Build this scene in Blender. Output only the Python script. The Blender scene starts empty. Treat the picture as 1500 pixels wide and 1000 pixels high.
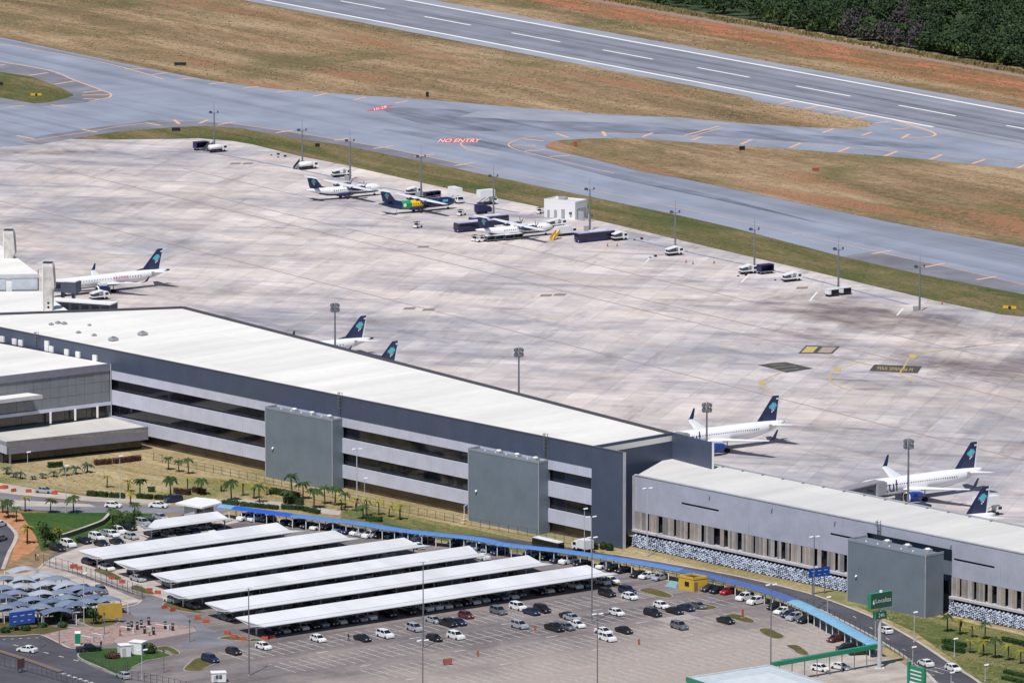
import bpy, bmesh, math, random
from mathutils import Vector, Matrix
random.seed(7)
S = bpy.context.scene
COL = S.collection
R = math.radians

# ------------------------------------------------------------------ camera, sky, sun, exposure
FPX = 9800.0                       # focal length in photograph pixels (1500 wide)
PITCH = math.atan(1675 / FPX)
CAMH = 300.0
cd = bpy.data.cameras.new('camera'); cam = bpy.data.objects.new('camera', cd); COL.objects.link(cam)
cam.location = (0, 0, CAMH); cam.rotation_euler = (R(90) - PITCH, 0, 0)
cd.sensor_width = 36; cd.lens = FPX / 1500 * 36; cd.clip_start = 5; cd.clip_end = 60000
S.camera = cam
TOSUN = Vector((-.20, -.50, 1)).normalized()
W = bpy.data.worlds.new('World'); S.world = W; W.use_nodes = True
wn = W.node_tree.nodes; wl = W.node_tree.links
sky = wn.new('ShaderNodeTexSky'); sky.sky_type = 'NISHITA'; sky.sun_disc = False
sky.sun_elevation = math.asin(TOSUN.z); sky.sun_rotation = math.atan2(TOSUN.x, TOSUN.y)
sky.altitude = 650
wl.new(sky.outputs[0], wn['Background'].inputs[0]); wn['Background'].inputs[1].default_value = .075
ld = bpy.data.lights.new('sun', 'SUN'); ld.energy = 4.3; ld.angle = R(.53); ld.color = (1, .965, .92)
sun = bpy.data.objects.new('sun', ld); COL.objects.link(sun); sun.location = (0, 1000, 900)
sun.rotation_euler = TOSUN.to_track_quat('Z', 'Y').to_euler()
S.view_settings.view_transform = 'Standard'; S.view_settings.look = 'None'
S.view_settings.exposure = 0.0; S.view_settings.gamma = 1
S.view_settings.use_curve_mapping = False

# ------------------------------------------------------------------ helpers: places
def G(px, py, z=0.0):
    """the place at height z that the photograph shows at pixel (px, py)"""
    u = (px - 750) / FPX; v = (py - 500) / FPX
    c, s = math.cos(PITCH), math.sin(PITCH)
    d = (u, c - v * s, -s - v * c)
    t = (z - CAMH) / d[2]
    return Vector((d[0] * t, d[1] * t, z))
def ang(a, b): return math.atan2(b[1] - a[1], b[0] - a[0])
def smooth(pts, n=5, closed=False):
    out = []; N = len(pts)
    for i in range(N if closed else N - 1):
        p = [pts[(i + k) % N] if closed else pts[min(max(i + k, 0), N - 1)] for k in (-1, 0, 1, 2)]
        for j in range(n):
            t = j / n
            out.append(tuple(.5 * (2 * p[1][a] + (p[2][a] - p[0][a]) * t + (2 * p[0][a] - 5 * p[1][a] + 4 * p[2][a] - p[3][a]) * t * t + (3 * p[1][a] - p[0][a] - 3 * p[2][a] + p[3][a]) * t ** 3) for a in range(2)))
    if not closed: out.append(tuple(pts[-1][:2]))
    return out

# ------------------------------------------------------------------ helpers: objects
class MB:
    def __init__(s): s.v = []; s.f = []; s.m = []
    def add(s, vs, fs, mi=0):
        b = len(s.v); s.v += [tuple(x) for x in vs]
        for k, f in enumerate(fs):
            s.f.append(tuple(b + i for i in f)); s.m.append(mi[k] if isinstance(mi, (list, tuple)) else mi)
        return s
    def bx(s, x0, x1, y0, y1, z0, z1, mi=0, T=None):
        vs = [(x, y, z) for z in (z0, z1) for y in (y0, y1) for x in (x0, x1)]
        if T: vs = [T(*p) for p in vs]
        return s.add(vs, [(0, 2, 3, 1), (4, 5, 7, 6), (0, 1, 5, 4), (2, 6, 7, 3), (0, 4, 6, 2), (1, 3, 7, 5)], mi)
    def prism(s, pts, z0, z1, mi=0, top=None):
        pts = [tuple(p[:2]) for p in pts]
        if sum(a[0] * b[1] - b[0] * a[1] for a, b in zip(pts, pts[1:] + pts[:1])) < 0: pts.reverse()
        n = len(pts)
        s.add([(x, y, z0) for x, y in pts] + [(x, y, z1) for x, y in pts],
              [tuple(range(n, 2 * n)), tuple(range(n - 1, -1, -1))] + [(i, (i + 1) % n, n + (i + 1) % n, n + i) for i in range(n)],
              [mi if top is None else top] + [mi] * (n + 1))
        return s
    def cyl(s, p0, p1, r0, r1=None, n=8, mi=0, cap=True):
        r1 = r0 if r1 is None else r1
        a = Vector(p0); b = Vector(p1); d = (b - a).normalized()
        x = d.orthogonal().normalized(); y = d.cross(x)
        vs = [a + (x * math.cos(t) + y * math.sin(t)) * r0 for t in [2 * math.pi * i / n for i in range(n)]]
        vs += [b + (x * math.cos(t) + y * math.sin(t)) * r1 for t in [2 * math.pi * i / n for i in range(n)]]
        fs = [(i, (i + 1) % n, n + (i + 1) % n, n + i) for i in range(n)]
        if cap: fs += [tuple(range(n - 1, -1, -1)), tuple(range(n, 2 * n))]
        return s.add(vs, fs, mi)
    def loft(s, rings, mi=0, cap=True):
        n = len(rings[0]); vs = [p for r in rings for p in r]; fs = []; ms = []
        for k in range(len(rings) - 1):
            for i in range(n):
                fs.append((k * n + i, k * n + (i + 1) % n, (k + 1) * n + (i + 1) % n, (k + 1) * n + i))
                ms.append(mi(k, i) if callable(mi) else mi)
        if cap:
            fs += [tuple(range(n - 1, -1, -1)), tuple(range((len(rings) - 1) * n, len(rings) * n))]
            ms += [mi(0, 0) if callable(mi) else mi, mi(len(rings) - 2, 0) if callable(mi) else mi]
        return s.add(vs, fs, ms)
    def build(s, name, mats, parent=None, sm=False, kind=None, label=None, off=None, fix=False):
        if off is not None: s.v = [(x - off[0], y - off[1], z - off[2]) for x, y, z in s.v]
        me = bpy.data.meshes.new(name); me.from_pydata(s.v, [], s.f)
        mats = mats if isinstance(mats, (list, tuple)) else [mats]
        for m in mats: me.materials.append(m)
        if len(mats) > 1: me.polygons.foreach_set('material_index', s.m)
        if sm: me.polygons.foreach_set('use_smooth', [True] * len(s.f))
        if fix:
            bm = bmesh.new(); bm.from_mesh(me); bmesh.ops.recalc_face_normals(bm, faces=bm.faces); bm.to_mesh(me); bm.free()
        me.update()
        return link(name, me, parent, kind, label)
def link(name, me, parent=None, kind=None, label=None):
    o = bpy.data.objects.new(name, me); COL.objects.link(o)
    if parent: o.parent = parent
    if kind: o['kind'] = kind
    if label: o['label'] = label
    return o
def tag(o, label, cat, group=None):
    o['label'] = label; o['category'] = cat
    if group: o['group'] = group
    return o
def thing(name, label, cat, loc=(0, 0, 0), rz=0.0, group=None):
    o = bpy.data.objects.new(name, None); COL.objects.link(o); o.empty_display_size = .5
    o.location = loc; o.rotation_euler = (0, 0, rz)
    return tag(o, label, cat, group)
def dup(root, loc, rz=0.0, label=None, group=None, scale=None):
    r = root.copy(); COL.objects.link(r); r.location = loc; r.rotation_euler = (0, 0, rz)
    if label: r['label'] = label
    if group: r['group'] = group
    if scale: r.scale = (scale,) * 3 if not isinstance(scale, tuple) else scale
    for ch in list(root.children):
        c = ch.copy(); COL.objects.link(c); c.parent = r
        for g in list(ch.children):
            d = g.copy(); COL.objects.link(d); d.parent = c
    return r
ORD = 'zeroth first second third fourth fifth sixth seventh eighth ninth tenth eleventh twelfth thirteenth fourteenth fifteenth sixteenth seventeenth eighteenth nineteenth twentieth'.split()
def od(n):
    if n <= 20: return ORD[n]
    t = {2: 'twent', 3: 'thirt', 4: 'fort', 5: 'fift', 6: 'sixt', 7: 'sevent', 8: 'eight'}[n // 10]
    return t + ('ieth' if n % 10 == 0 else 'y-' + ORD[n % 10])
def text(body, size, o, right, up, m, parent, name='lettering', sx=1.0, off=.02):
    cu = bpy.data.curves.new(name, 'FONT'); cu.body = body; cu.size = size; cu.align_x = 'CENTER'; cu.align_y = 'CENTER'
    cu.materials.append(m); cu.resolution_u = 3
    ob = link(name, cu, parent)
    r = Vector(right).normalized(); u = Vector(up).normalized(); n = r.cross(u).normalized()
    M4 = Matrix((r * sx, u, n)).transposed().to_4x4(); M4.translation = Vector(o) + n * off
    me = bpy.data.meshes.new_from_object(ob.evaluated_get(bpy.context.evaluated_depsgraph_get())); bpy.data.objects.remove(ob)
    me.transform(M4); me.materials.clear(); me.materials.append(m)
    return link(name, me, parent)

# ------------------------------------------------------------------ helpers: materials
class NT:
    def __init__(s, name, rough=.8, metal=0.0, spec=.5):
        s.m = bpy.data.materials.new(name); s.m.use_nodes = True
        s.t = s.m.node_tree; s.b = s.t.nodes['Principled BSDF']
        s.b.inputs['Roughness'].default_value = rough; s.b.inputs['Metallic'].default_value = metal
        s.b.inputs['Specular IOR Level'].default_value = spec
    def n(s, t, **k):
        x = s.t.nodes.new(t)
        for a, b in k.items(): setattr(x, a, b)
        return x
    def put(s, sock, v):
        if hasattr(v, 'is_output'): s.t.links.new(v, sock)
        elif isinstance(v, (tuple, list)): sock.default_value = tuple(v) + ((1,) if len(v) == 3 and sock.type == 'RGBA' else ())
        else: sock.default_value = v
    def pos(s): return s.n('ShaderNodeNewGeometry').outputs['Position']
    def obj(s): return s.n('ShaderNodeTexCoord').outputs['Object']
    def rot(s, vec, deg, sc=(1, 1, 1)):
        a = s.n('ShaderNodeVectorRotate', rotation_type='Z_AXIS'); s.put(a.inputs['Vector'], vec); a.inputs['Angle'].default_value = R(deg)
        b = s.n('ShaderNodeVectorMath', operation='MULTIPLY'); s.put(b.inputs[0], a.outputs[0]); b.inputs[1].default_value = sc
        return b.outputs[0]
    def noise(s, vec, scale, det=4, rough=.55, dist=0.0):
        x = s.n('ShaderNodeTexNoise'); s.put(x.inputs['Vector'], vec); x.inputs['Scale'].default_value = scale
        x.inputs['Detail'].default_value = det; x.inputs['Roughness'].default_value = rough; x.inputs['Distortion'].default_value = dist
        return x.outputs['Fac']
    def ramp(s, f, st, mode='LINEAR'):
        x = s.n('ShaderNodeValToRGB'); x.color_ramp.interpolation = mode; s.put(x.inputs[0], f); e = x.color_ramp.elements
        while len(e) < len(st): e.new(.5)
        for k, (p, c) in zip(e, st):
            k.position = p; k.color = (c, c, c, 1) if not isinstance(c, (tuple, list)) else tuple(c) + (1,)
        return x.outputs[0]
    def mix(s, f, a, b, bl='MIX'):
        x = s.n('ShaderNodeMix', data_type='RGBA', blend_type=bl)
        s.put(x.inputs[0], f); s.put(x.inputs[6], a); s.put(x.inputs[7], b); return x.outputs[2]
    def ma(s, op, a, b=0.0, c=None, clamp=False):
        x = s.n('ShaderNodeMath', operation=op, use_clamp=clamp); s.put(x.inputs[0], a); s.put(x.inputs[1], b)
        if c is not None: s.put(x.inputs[2], c)
        return x.outputs[0]
    def bump(s, h, st=.3, d=.1):
        x = s.n('ShaderNodeBump'); x.inputs['Strength'].default_value = st; x.inputs['Distance'].default_value = d
        s.put(x.inputs['Height'], h); s.t.links.new(x.outputs[0], s.b.inputs['Normal'])
    def col(s, c): s.put(s.b.inputs['Base Color'], c); return s.m
MATS = {}
def paint(name, c, rough=.55, metal=0.0, var=.12, sc=.6, spec=.4):
    """plain paint with slight dirt"""
    if name in MATS: return MATS[name]
    t = NT(name, rough, metal, spec)
    f = t.noise(t.pos(), sc, 5)
    lo = tuple(x * (1 - var) for x in c); hi = tuple(min(1, x * (1 + var * .6)) for x in c)
    MATS[name] = t.col(t.ramp(f, [(.3, lo), (.7, hi)]))
    return MATS[name]
def gloss(name, c, rough=.25):
    if name in MATS: return MATS[name]
    t = NT(name, rough, 0, .5); t.b.inputs['Coat Weight'].default_value = .3
    MATS[name] = t.col(c); return MATS[name]

RWY = -56.6                         # the runway's direction in the plan, degrees
# ---- ground covers
def grass_mat(name, cols, soil, sc=1.0, soilcut=.62, ang=RWY, green=None, streak=1.0, contrast=1.0):
    t = NT(name, .95, 0, .1); p = t.pos(); q = t.rot(p, -ang, (.16, 1, 1))
    a = t.noise(q, .05 * sc, 6, .62, .6); b = t.noise(p, .35 * sc, 5, .65); c = t.noise(p, .016 * sc, 4, .55, .4); d = t.noise(q, .5 * sc, 3, .6)
    f = t.ma('ADD', t.ma('MULTIPLY', a, .6 * streak), t.ma('MULTIPLY', b, .3)); f = t.ma('ADD', f, t.ma('MULTIPLY', d, .2))
    f = t.ma('ADD', t.ma('MULTIPLY', t.ma('SUBTRACT', f, .53), contrast), .52)
    base = t.ramp(f, [(.36, cols[0]), (.47, cols[1]), (.56, cols[2]), (.68, cols[3])])
    if green: base = t.mix(t.ramp(c, [(.5, 0), (.66, .8)]), base, green)
    so = t.ramp(t.ma('ADD', t.ma('MULTIPLY', t.noise(q, .03 * sc, 5, .6, .3), .7), t.ma('MULTIPLY', b, .3)), [(soilcut, 0), (soilcut + .05, .9)])
    base = t.mix(so, base, soil)
    fine = t.ramp(t.noise(p, .9, 6, .8), [(.3, .62), (.7, 1.26)])
    base = t.mix(1.0, base, fine, 'MULTIPLY')
    t.bump(t.noise(p, 1.6, 4, .7), .5, .25)
    return t.col(base)
m_field = grass_mat('dry_airfield_grass', [(.125, .095, .05), (.205, .147, .082), (.29, .200, .118), (.42, .31, .195)], (.33, .16, .095), green=(.125, .120, .05), soilcut=.55, contrast=1.35)
m_verge = grass_mat('green_verge_grass', [(.06, .075, .025), (.105, .110, .042), (.165, .135, .065), (.25, .185, .10)], (.25, .14, .08), 1.6, .62, contrast=1.35, green=(.065, .095, .03))
m_lawn = grass_mat('terminal_lawn', [(.17, .15, .06), (.27, .215, .105), (.36, .285, .155), (.48, .385, .24)], (.42, .28, .17), 2.2, .60, -48, green=(.14, .16, .05), contrast=1.2)
m_lawng = grass_mat('green_lawn', [(.055, .09, .028), (.10, .125, .042), (.17, .165, .065), (.26, .215, .10)], (.30, .20, .11), 2.5, .62, -48, contrast=1.3)
m_lush = grass_mat('lush_grass', [(.022, .06, .016), (.032, .085, .022), (.055, .105, .028), (.10, .125, .042)], (.15, .13, .05), 2.5, .75, -40)
m_island = grass_mat('worn_island_grass', [(.06, .075, .025), (.09, .09, .03), (.12, .10, .04), (.16, .12, .05)], (.2, .13, .08), 3, .66, 30)
def earth_mat():
    t = NT('red_earth', .95, 0, .1); p = t.pos()
    return t.col(t.ramp(t.noise(p, .35, 5, .65), [(.3, (.30, .13, .06)), (.5, (.42, .20, .10)), (.7, (.50, .28, .17))]))
m_earth = earth_mat()
def soil_mat():
    t = NT('bare_red_soil', .95, 0, .1); p = t.pos(); q = t.rot(p, -RWY, (.2, 1, 1))
    f = t.ma('ADD', t.ma('MULTIPLY', t.noise(q, .12, 6, .7, .5), .6), t.ma('MULTIPLY', t.noise(p, .45, 4, .7), .4))
    return t.col(t.ramp(f, [(.45, (.19, .125, .062)), (.50, (.26, .135, .07)), (.545, (.40, .15, .085)), (.68, (.52, .20, .125))]))
m_soil = soil_mat()
def asphalt(name, c, streaks=.5, sc=1.0, patch=.12, ang=RWY, wide=.05):
    t = NT(name, .85, 0, .3); p = t.pos(); q = t.rot(p, -ang, (.012, 1, 1))
    a = t.noise(q, .16 * sc, 4, .6); b = t.noise(p, wide * sc, 5, .6, .4); d = t.noise(p, 2.2, 3, .6)
    g = t.ramp(a, [(.3, 1 - streaks * .55), (.5, 1.0), (.72, 1 + streaks * .22)])
    h = t.ramp(b, [(.3, 1 - patch * 1.6), (.7, 1 + patch)])
    k = t.ramp(d, [(.3, .92), (.7, 1.06)])
    return t.col(t.mix(1.0, t.mix(1.0, t.mix(1.0, c, g, 'MULTIPLY'), h, 'MULTIPLY'), k, 'MULTIPLY'))
m_rwy = asphalt('runway_asphalt', (.245, .258, .31), .75, .9, .10)
m_tband = asphalt('runway_tyre_asphalt', (.205, .215, .265), .95, 1.3, .14)
m_rshld = asphalt('runway_shoulder_asphalt', (.30, .315, .37), .25, 1, .10)
m_twy = asphalt('taxiway_asphalt', (.262, .288, .365), .5, .8, .12)
m_tsh = asphalt('taxiway_shoulder_asphalt', (.20, .20, .235), .2, 1, .22)
m_rubber = asphalt('rubber_marked_asphalt', (.205, .222, .285), .8, 1.2, .2)
m_road = asphalt('road_asphalt', (.083, .083, .10), .3, 2, .2, -47)
m_road2 = asphalt('grey_road_asphalt', (.20, .20, .225), .3, 2, .2, -20)
m_walk = asphalt('pale_concrete', (.46, .41, .37), .15, 2, .15, 20, .1)
m_kerb = asphalt('kerb_concrete', (.36, .34, .32), .15, 2, .2, 20, .2)
def lot_mat():
    t = NT('parking_pavers', .9, 0, .2); p = t.pos(); q = t.rot(p, -36.24, (.05, 1, 1)); g = t.rot(p, -36.24)
    a = t.noise(q, .25, 4, .6); b = t.noise(p, .045, 5, .6, .5); d = t.noise(p, .7, 5, .7)
    base = t.ramp(b, [(.3, (.160, .142, .150)), (.5, (.215, .188, .19)), (.7, (.29, .25, .238))])
    base = t.mix(1.0, base, t.ramp(a, [(.35, .72), (.6, 1.08)]), 'MULTIPLY')
    base = t.mix(1.0, base, t.ramp(d, [(.3, .82), (.7, 1.14)]), 'MULTIPLY')
    # the pale newer paving towards the exit side of the lot
    dp = t.n('ShaderNodeVectorMath', operation='DOT_PRODUCT'); t.put(dp.inputs[0], p); nv = Vector((math.sin(R(36.24)), -math.cos(R(36.24)), 0)); dp.inputs[1].default_value = nv
    v_ = t.ma('SUBTRACT', dp.outputs['Value'], G(388, 918, 3.0).dot(nv))
    far = t.ramp(t.ma('ADD', t.ma('MULTIPLY', v_, .012), t.ma('MULTIPLY', b, .55)), [(.62, 0), (1.02, 1)])
    base = t.mix(far, base, t.ramp(d, [(.3, (.32, .275, .255)), (.7, (.43, .37, .335))]))
    br = t.n('ShaderNodeTexBrick'); t.put(br.inputs['Vector'], g); br.inputs['Scale'].default_value = 1; br.inputs['Brick Width'].default_value = .8
    br.inputs['Row Height'].default_value = .4; br.inputs['Mortar Size'].default_value = .03
    br.inputs['Color1'].default_value = (1, 1, 1, 1); br.inputs['Color2'].default_value = (.88, .88, .88, 1); br.inputs['Mortar'].default_value = (.75, .75, .75, 1)
    base = t.mix(.7, base, br.outputs[0], 'MULTIPLY')
    return t.col(base)
m_lot = lot_mat()
m_lotlight = asphalt('pale_lot_pavers', (.44, .385, .35), .4, 2, .2, 36, .08)
def apron_mat():
    t = NT('apron_concrete', .8, 0, .3); p = t.pos()
    g = t.rot(p, 14.5); w = t.n('ShaderNodeVectorMath', operation='ADD'); t.put(w.inputs[0], g)
    def bricks(vec, bw, rh, c1, c2, mort, ms=.012, off=0.0):
        br = t.n('ShaderNodeTexBrick'); t.put(br.inputs['Vector'], vec); br.offset = off
        br.inputs['Scale'].default_value = 1; br.inputs['Brick Width'].default_value = bw; br.inputs['Row Height'].default_value = rh
        br.inputs['Mortar Size'].default_value = ms; br.inputs['Color1'].default_value = (c1,) * 3 + (1,); br.inputs['Color2'].default_value = (c2,) * 3 + (1,)
        br.inputs['Mortar'].default_value = (mort,) * 3 + (1,); br.inputs['Bias'].default_value = 0
        return br.outputs[0]
    n1 = t.noise(p, .011, 5, .6, .8); n2 = t.noise(p, .05, 6, .65, .8); n3 = t.noise(p, .25, 4, .65)
    q = t.rot(p, 14.5, (.10, 1, 1)); q2 = t.rot(p, 14.5 - 90, (.12, 1, 1)); q3 = t.rot(p, -RWY, (.05, 1, 1))
    s1 = t.noise(q, .10, 5, .65, .5); s2 = t.noise(q2, .12, 4, .6, .3); s3 = t.noise(q3, .11, 5, .62, .3)
    base = t.ramp(t.ma('ADD', t.ma('MULTIPLY', n1, .65), t.ma('MULTIPLY', n2, .35)), [(.40, (.41, .40, .43)), (.47, (.55, .515, .515)), (.53, (.64, .585, .562)), (.64, (.71, .64, .60))])
    tint = t.ramp(s1, [(.32, (.52, .53, .60)), (.42, (.84, .83, .87)), (.50, (1, 1, 1)), (.72, (1.05, 1.02, .98))])
    base = t.mix(.6, base, tint, 'MULTIPLY')
    base = t.mix(.8, base, t.ramp(s2, [(.28, (.78, .78, .84)), (.46, (1, 1, 1))]), 'MULTIPLY')
    s4 = t.noise(t.rot(p, 14.5, (.30, 1, 1)), .075, 9, .72, .5); s5 = t.noise(t.rot(p, 14.5 - 90, (.22, 1, 1)), .14, 8, .72, .2)
    base = t.mix(.9, base, t.ramp(s4, [(.33, (.58, .57, .63)), (.44, (.92, .91, .93)), (.52, (1, 1, 1)), (.66, (1.06, 1.0, .95))]), 'MULTIPLY')
    base = t.mix(.8, base, t.ramp(s5, [(.33, (.68, .65, .66)), (.44, (1, 1, 1))]), 'MULTIPLY')
    base = t.mix(.45, base, t.ramp(s3, [(.34, (.62, .60, .63)), (.45, (.97, .96, .97)), (.7, (1.04, 1.01, .99))]), 'MULTIPLY')
    base = t.mix(.75, base, t.ramp(n3, [(.3, .84), (.7, 1.10)]), 'MULTIPLY')
    base = t.mix(.75, base, bricks(g, 7.5, 7.5, .88, 1.05, .60, .07), 'MULTIPLY')
    base = t.mix(.8, base, bricks(t.rot(p, 14.5 - 90), 38, 7.5, .87, 1.05, .9, .03, .35), 'MULTIPLY')
    base = t.mix(.9, base, bricks(g, 64, 15, .87, 1.06, .85, .05, .4), 'MULTIPLY')
    rust = t.ramp(t.noise(q3, .16, 6, .7, .6), [(.56, 0), (.72, .5)])
    base = t.mix(rust, base, (.50, .36, .27))
    # old fuel and tyre stains: worn areas of the concrete, each with a place and size of its own
    warp = t.ma('MULTIPLY', t.ma('SUBTRACT', n2, .5), 1.6); acc = None
    for (px, py), ang_, rx, ry, amt in (((1290, 465), -50, 64, 21, 1.0), ((1480, 545), -50, 50, 20, 1.0), ((60, 224), 10, 26, 9, .9), ((1180, 490), -45, 22, 9, .8), ((330, 282), 12, 20, 6, .45), ((300, 425), -15, 34, 10, .45), ((560, 470), 5, 26, 8, .4), ((1270, 570), 5, 6, 2.2, .8), ((1030, 440), 5, 24, 8, .5), ((200, 300), 10, 30, 8, .4)):
        c = G(px, py); v = t.n('ShaderNodeVectorMath', operation='SUBTRACT'); t.put(v.inputs[0], p); v.inputs[1].default_value = (c.x, c.y, 0)
        q_ = t.rot(v.outputs[0], -ang_, (1 / rx, 1 / ry, 0)); ln = t.n('ShaderNodeVectorMath', operation='LENGTH'); t.put(ln.inputs[0], q_)
        k_ = t.ma('MULTIPLY', t.ramp(t.ma('ADD', ln.outputs['Value'], warp), [(.35, 1), (1.0, 0)]), amt); acc = k_ if acc is None else t.ma('MAXIMUM', acc, k_)
    sf = t.ma('ADD', t.ma('MULTIPLY', t.noise(t.rot(p, 14.5, (.45, 1, 1)), .10, 8, .7, .6), .55), t.ma('MULTIPLY', t.noise(q3, .2, 7, .7, .4), .45))
    base = t.mix(t.ma('MULTIPLY', acc, .88), base, t.mix(1.0, base, t.ramp(sf, [(.40, (.27, .235, .23)), (.50, (.50, .45, .44)), (.62, (.86, .81, .79))]), 'MULTIPLY'))
    return t.col(base), t
m_apron, _t = apron_mat()
def stain_mat(name, c, cut=.48):
    """old worn stained concrete, a surface of its own on the apron"""
    t = NT(name, .85, 0, .3); p = t.pos(); q = t.rot(p, 14.5, (.40, 1, 1)); q3 = t.rot(p, -RWY, (.30, 1, 1))
    f = t.ma('ADD', t.ma('MULTIPLY', t.noise(q, .09, 6, .65, .6), .6), t.ma('MULTIPLY', t.noise(q3, .13, 5, .65, .4), .4))
    return t.col(t.ramp(f, [(cut - .10, c), (cut - .02, tuple(x * 1.3 for x in c)), (cut + .03, (.44, .395, .385)), (cut + .1, (.57, .53, .515))]))
m_stain = stain_mat('stained_concrete', (.17, .145, .14), .505)
# ---- paints, metals, glass
m_white = paint('white_paint', (.78, .78, .78), .5, var=.05)
m_line = paint('worn_white_line', (.52, .49, .475), .8, var=.35, sc=1.2)
m_rline = paint('runway_white_paint', (.80, .80, .80), .8, var=.12, sc=.8)
m_orange = paint('faded_orange_paint', (.66, .42, .29), .8, var=.2, sc=.9)
m_yellow = paint('yellow_paint', (.52, .38, .14), .7, var=.15)
m_redl = paint('faded_red_line', (.30, .225, .215), .85, var=.2)
m_blackp = paint('black_marking_paint', (.07, .065, .065), .85, var=.25)
m_redp = paint('red_marking_paint', (.52, .13, .14), .85, var=.2)
def roof_mat(name, c, ang, w, l):
    t = NT(name, .6, 0, .3); p = t.pos(); g = t.rot(p, -ang)
    br = t.n('ShaderNodeTexBrick'); t.put(br.inputs['Vector'], g); br.inputs['Scale'].default_value = 1
    br.inputs['Brick Width'].default_value = l; br.inputs['Row Height'].default_value = w; br.inputs['Mortar Size'].default_value = .05
    br.inputs['Color1'].default_value = (1, 1, 1, 1); br.inputs['Color2'].default_value = (.93, .93, .94, 1); br.inputs['Mortar'].default_value = (.90, .90, .91, 1)
    q = t.rot(p, -ang, (1, .12, 1))
    b = t.mix(1.0, c, br.outputs[0], 'MULTIPLY'); b = t.mix(1.0, b, t.ramp(t.noise(q, .12, 6, .65), [(.3, .84), (.62, 1.0)]), 'MULTIPLY')
    b = t.mix(1.0, b, t.ramp(t.noise(p, .5, 5, .7), [(.25, .93), (.55, 1.0)]), 'MULTIPLY')
    return t.col(b)
m_roof = roof_mat('white_roof_membrane', (.82, .80, .76), -47.7, 30, 24)
m_wroof = roof_mat('pale_grey_roof_sheet', (.68, .665, .64), -47.7, 22, 12)
m_croof = roof_mat('carport_white_sheet', (.70, .715, .745), 36.24, 30, 6)
def cladding(name, c, rough=.45, metal=.0, rib=.35, ang=-47.7):
    t = NT(name, rough, metal, .5); p = t.pos(); q = t.rot(p, -ang)
    wv = t.n('ShaderNodeTexWave', wave_type='BANDS', bands_direction='X'); t.put(wv.inputs['Vector'], q); wv.inputs['Scale'].default_value = .34
    b = t.mix(1.0, c, t.ramp(wv.outputs['Fac'], [(.0, 1 - rib * .3), (.6, 1.0)]), 'MULTIPLY')
    b = t.mix(1.0, b, t.ramp(t.noise(p, .25, 5, .65), [(.3, .88), (.7, 1.08)]), 'MULTIPLY')
    return t.col(b)
m_fascia = cladding('dark_blue_grey_cladding', (.066, .086, .140))
m_band = cladding('light_grey_cladding', (.55, .565, .68), rib=.2)
m_box = cladding('mid_grey_ribbed_cladding', (.165, .205, .25), rib=.22)
m_panel = cladding('slate_panel', (.19, .205, .225), rib=.0, ang=40)
m_wing = cladding('pale_grey_facade_cladding', (.40, .42, .52), rib=.12)
m_trim = paint('dark_parapet_metal', (.055, .055, .075), .5)
m_ltrim = paint('light_metal_trim', (.50, .50, .54), .4)
def glass_mat(name, c=(.012, .014, .02), rough=.06, ior=1.62):
    t = NT(name, rough, 0, .5); t.b.inputs['IOR'].default_value = ior
    f = t.noise(t.obj(), .35, 3); return t.col(t.ramp(f, [(.35, c), (.7, tuple(x * 2.4 for x in c))]))
m_glass = glass_mat('dark_facade_glass')
m_glassb = glass_mat('brown_reflection_glass', (.035, .027, .022))  # brown of the mirrored ground put into the base colour
m_carglass = gloss('car_glass', (.012, .014, .018), .08)
m_tyre = paint('tyre_rubber', (.02, .02, .022), .9)
m_steel = paint('galvanised_steel', (.21, .225, .25), .45, .4)
m_dsteel = paint('dark_grey_steel', (.10, .115, .14), .5, .3)
m_lampw = gloss('lamp_white', (.85, .87, .9), .3)
m_concw = paint('weathered_white_concrete', (.58, .56, .54), .8, var=.3, sc=.5)
m_black = paint('black_plastic', (.02, .02, .023), .6)
m_blue = gloss('sign_blue', (.01, .075, .38), .45)
m_green = gloss('sign_green', (.006, .22, .12), .4)
m_dgreen = gloss('sign_shaded_green', (.008, .085, .055), .4)  # darker copy of the sign green, with the faces' weaker light painted in
m_kiosk = paint('kiosk_yellow', (.62, .40, .06), .7)
m_banner = paint('ochre_banner_back', (.48, .31, .05), .75)
m_navy = gloss('aircraft_navy', (.010, .022, .085), .3)
m_acw = gloss('aircraft_white', (.80, .80, .82), .3)
m_acg = paint('aircraft_grey', (.36, .37, .40), .4)
m_teal = gloss('aircraft_teal', (.02, .36, .42), .3)
m_cyan = gloss('aircraft_cyan', (.12, .50, .62), .3)
m_acblue = gloss('engine_blue', (.012, .05, .26), .3)
m_pink = gloss('aircraft_pink', (.55, .12, .22), .4)
m_acgreen = gloss('aircraft_green', (.01, .30, .11), .35)
m_acyel = gloss('aircraft_yellow', (.75, .48, .02), .35)
m_bus = paint('bus_indigo', (.030, .028, .105), .5, var=.2)
m_redc = paint('barrier_red', (.42, .075, .035), .6)
def leaf_mat(name, c, var=.5):
    t = NT(name, .8, 0, .2); p = t.pos()
    f = t.ma('ADD', t.ma('MULTIPLY', t.noise(p, 1.1, 3), .5), t.ma('MULTIPLY', t.noise(p, .09, 2), .5))
    return t.col(t.ramp(f, [(.36, tuple(x * (1 - var) for x in c)), (.5, c), (.64, tuple(x * (1 + var) for x in c))]))
m_leaf = leaf_mat('forest_foliage', (.034, .060, .026), .55)
m_leaf2 = leaf_mat('lighter_forest_foliage', (.055, .095, .032), .55)
m_twig = leaf_mat('bare_grey_twigs', (.072, .066, .066), .4)
m_palm = leaf_mat('palm_fronds', (.04, .075, .022), .5)
m_palmy = leaf_mat('yellowing_palm_fronds', (.22, .20, .025), .4)
m_hedge = leaf_mat('hedge_leaves', (.03, .06, .018), .5)
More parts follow.
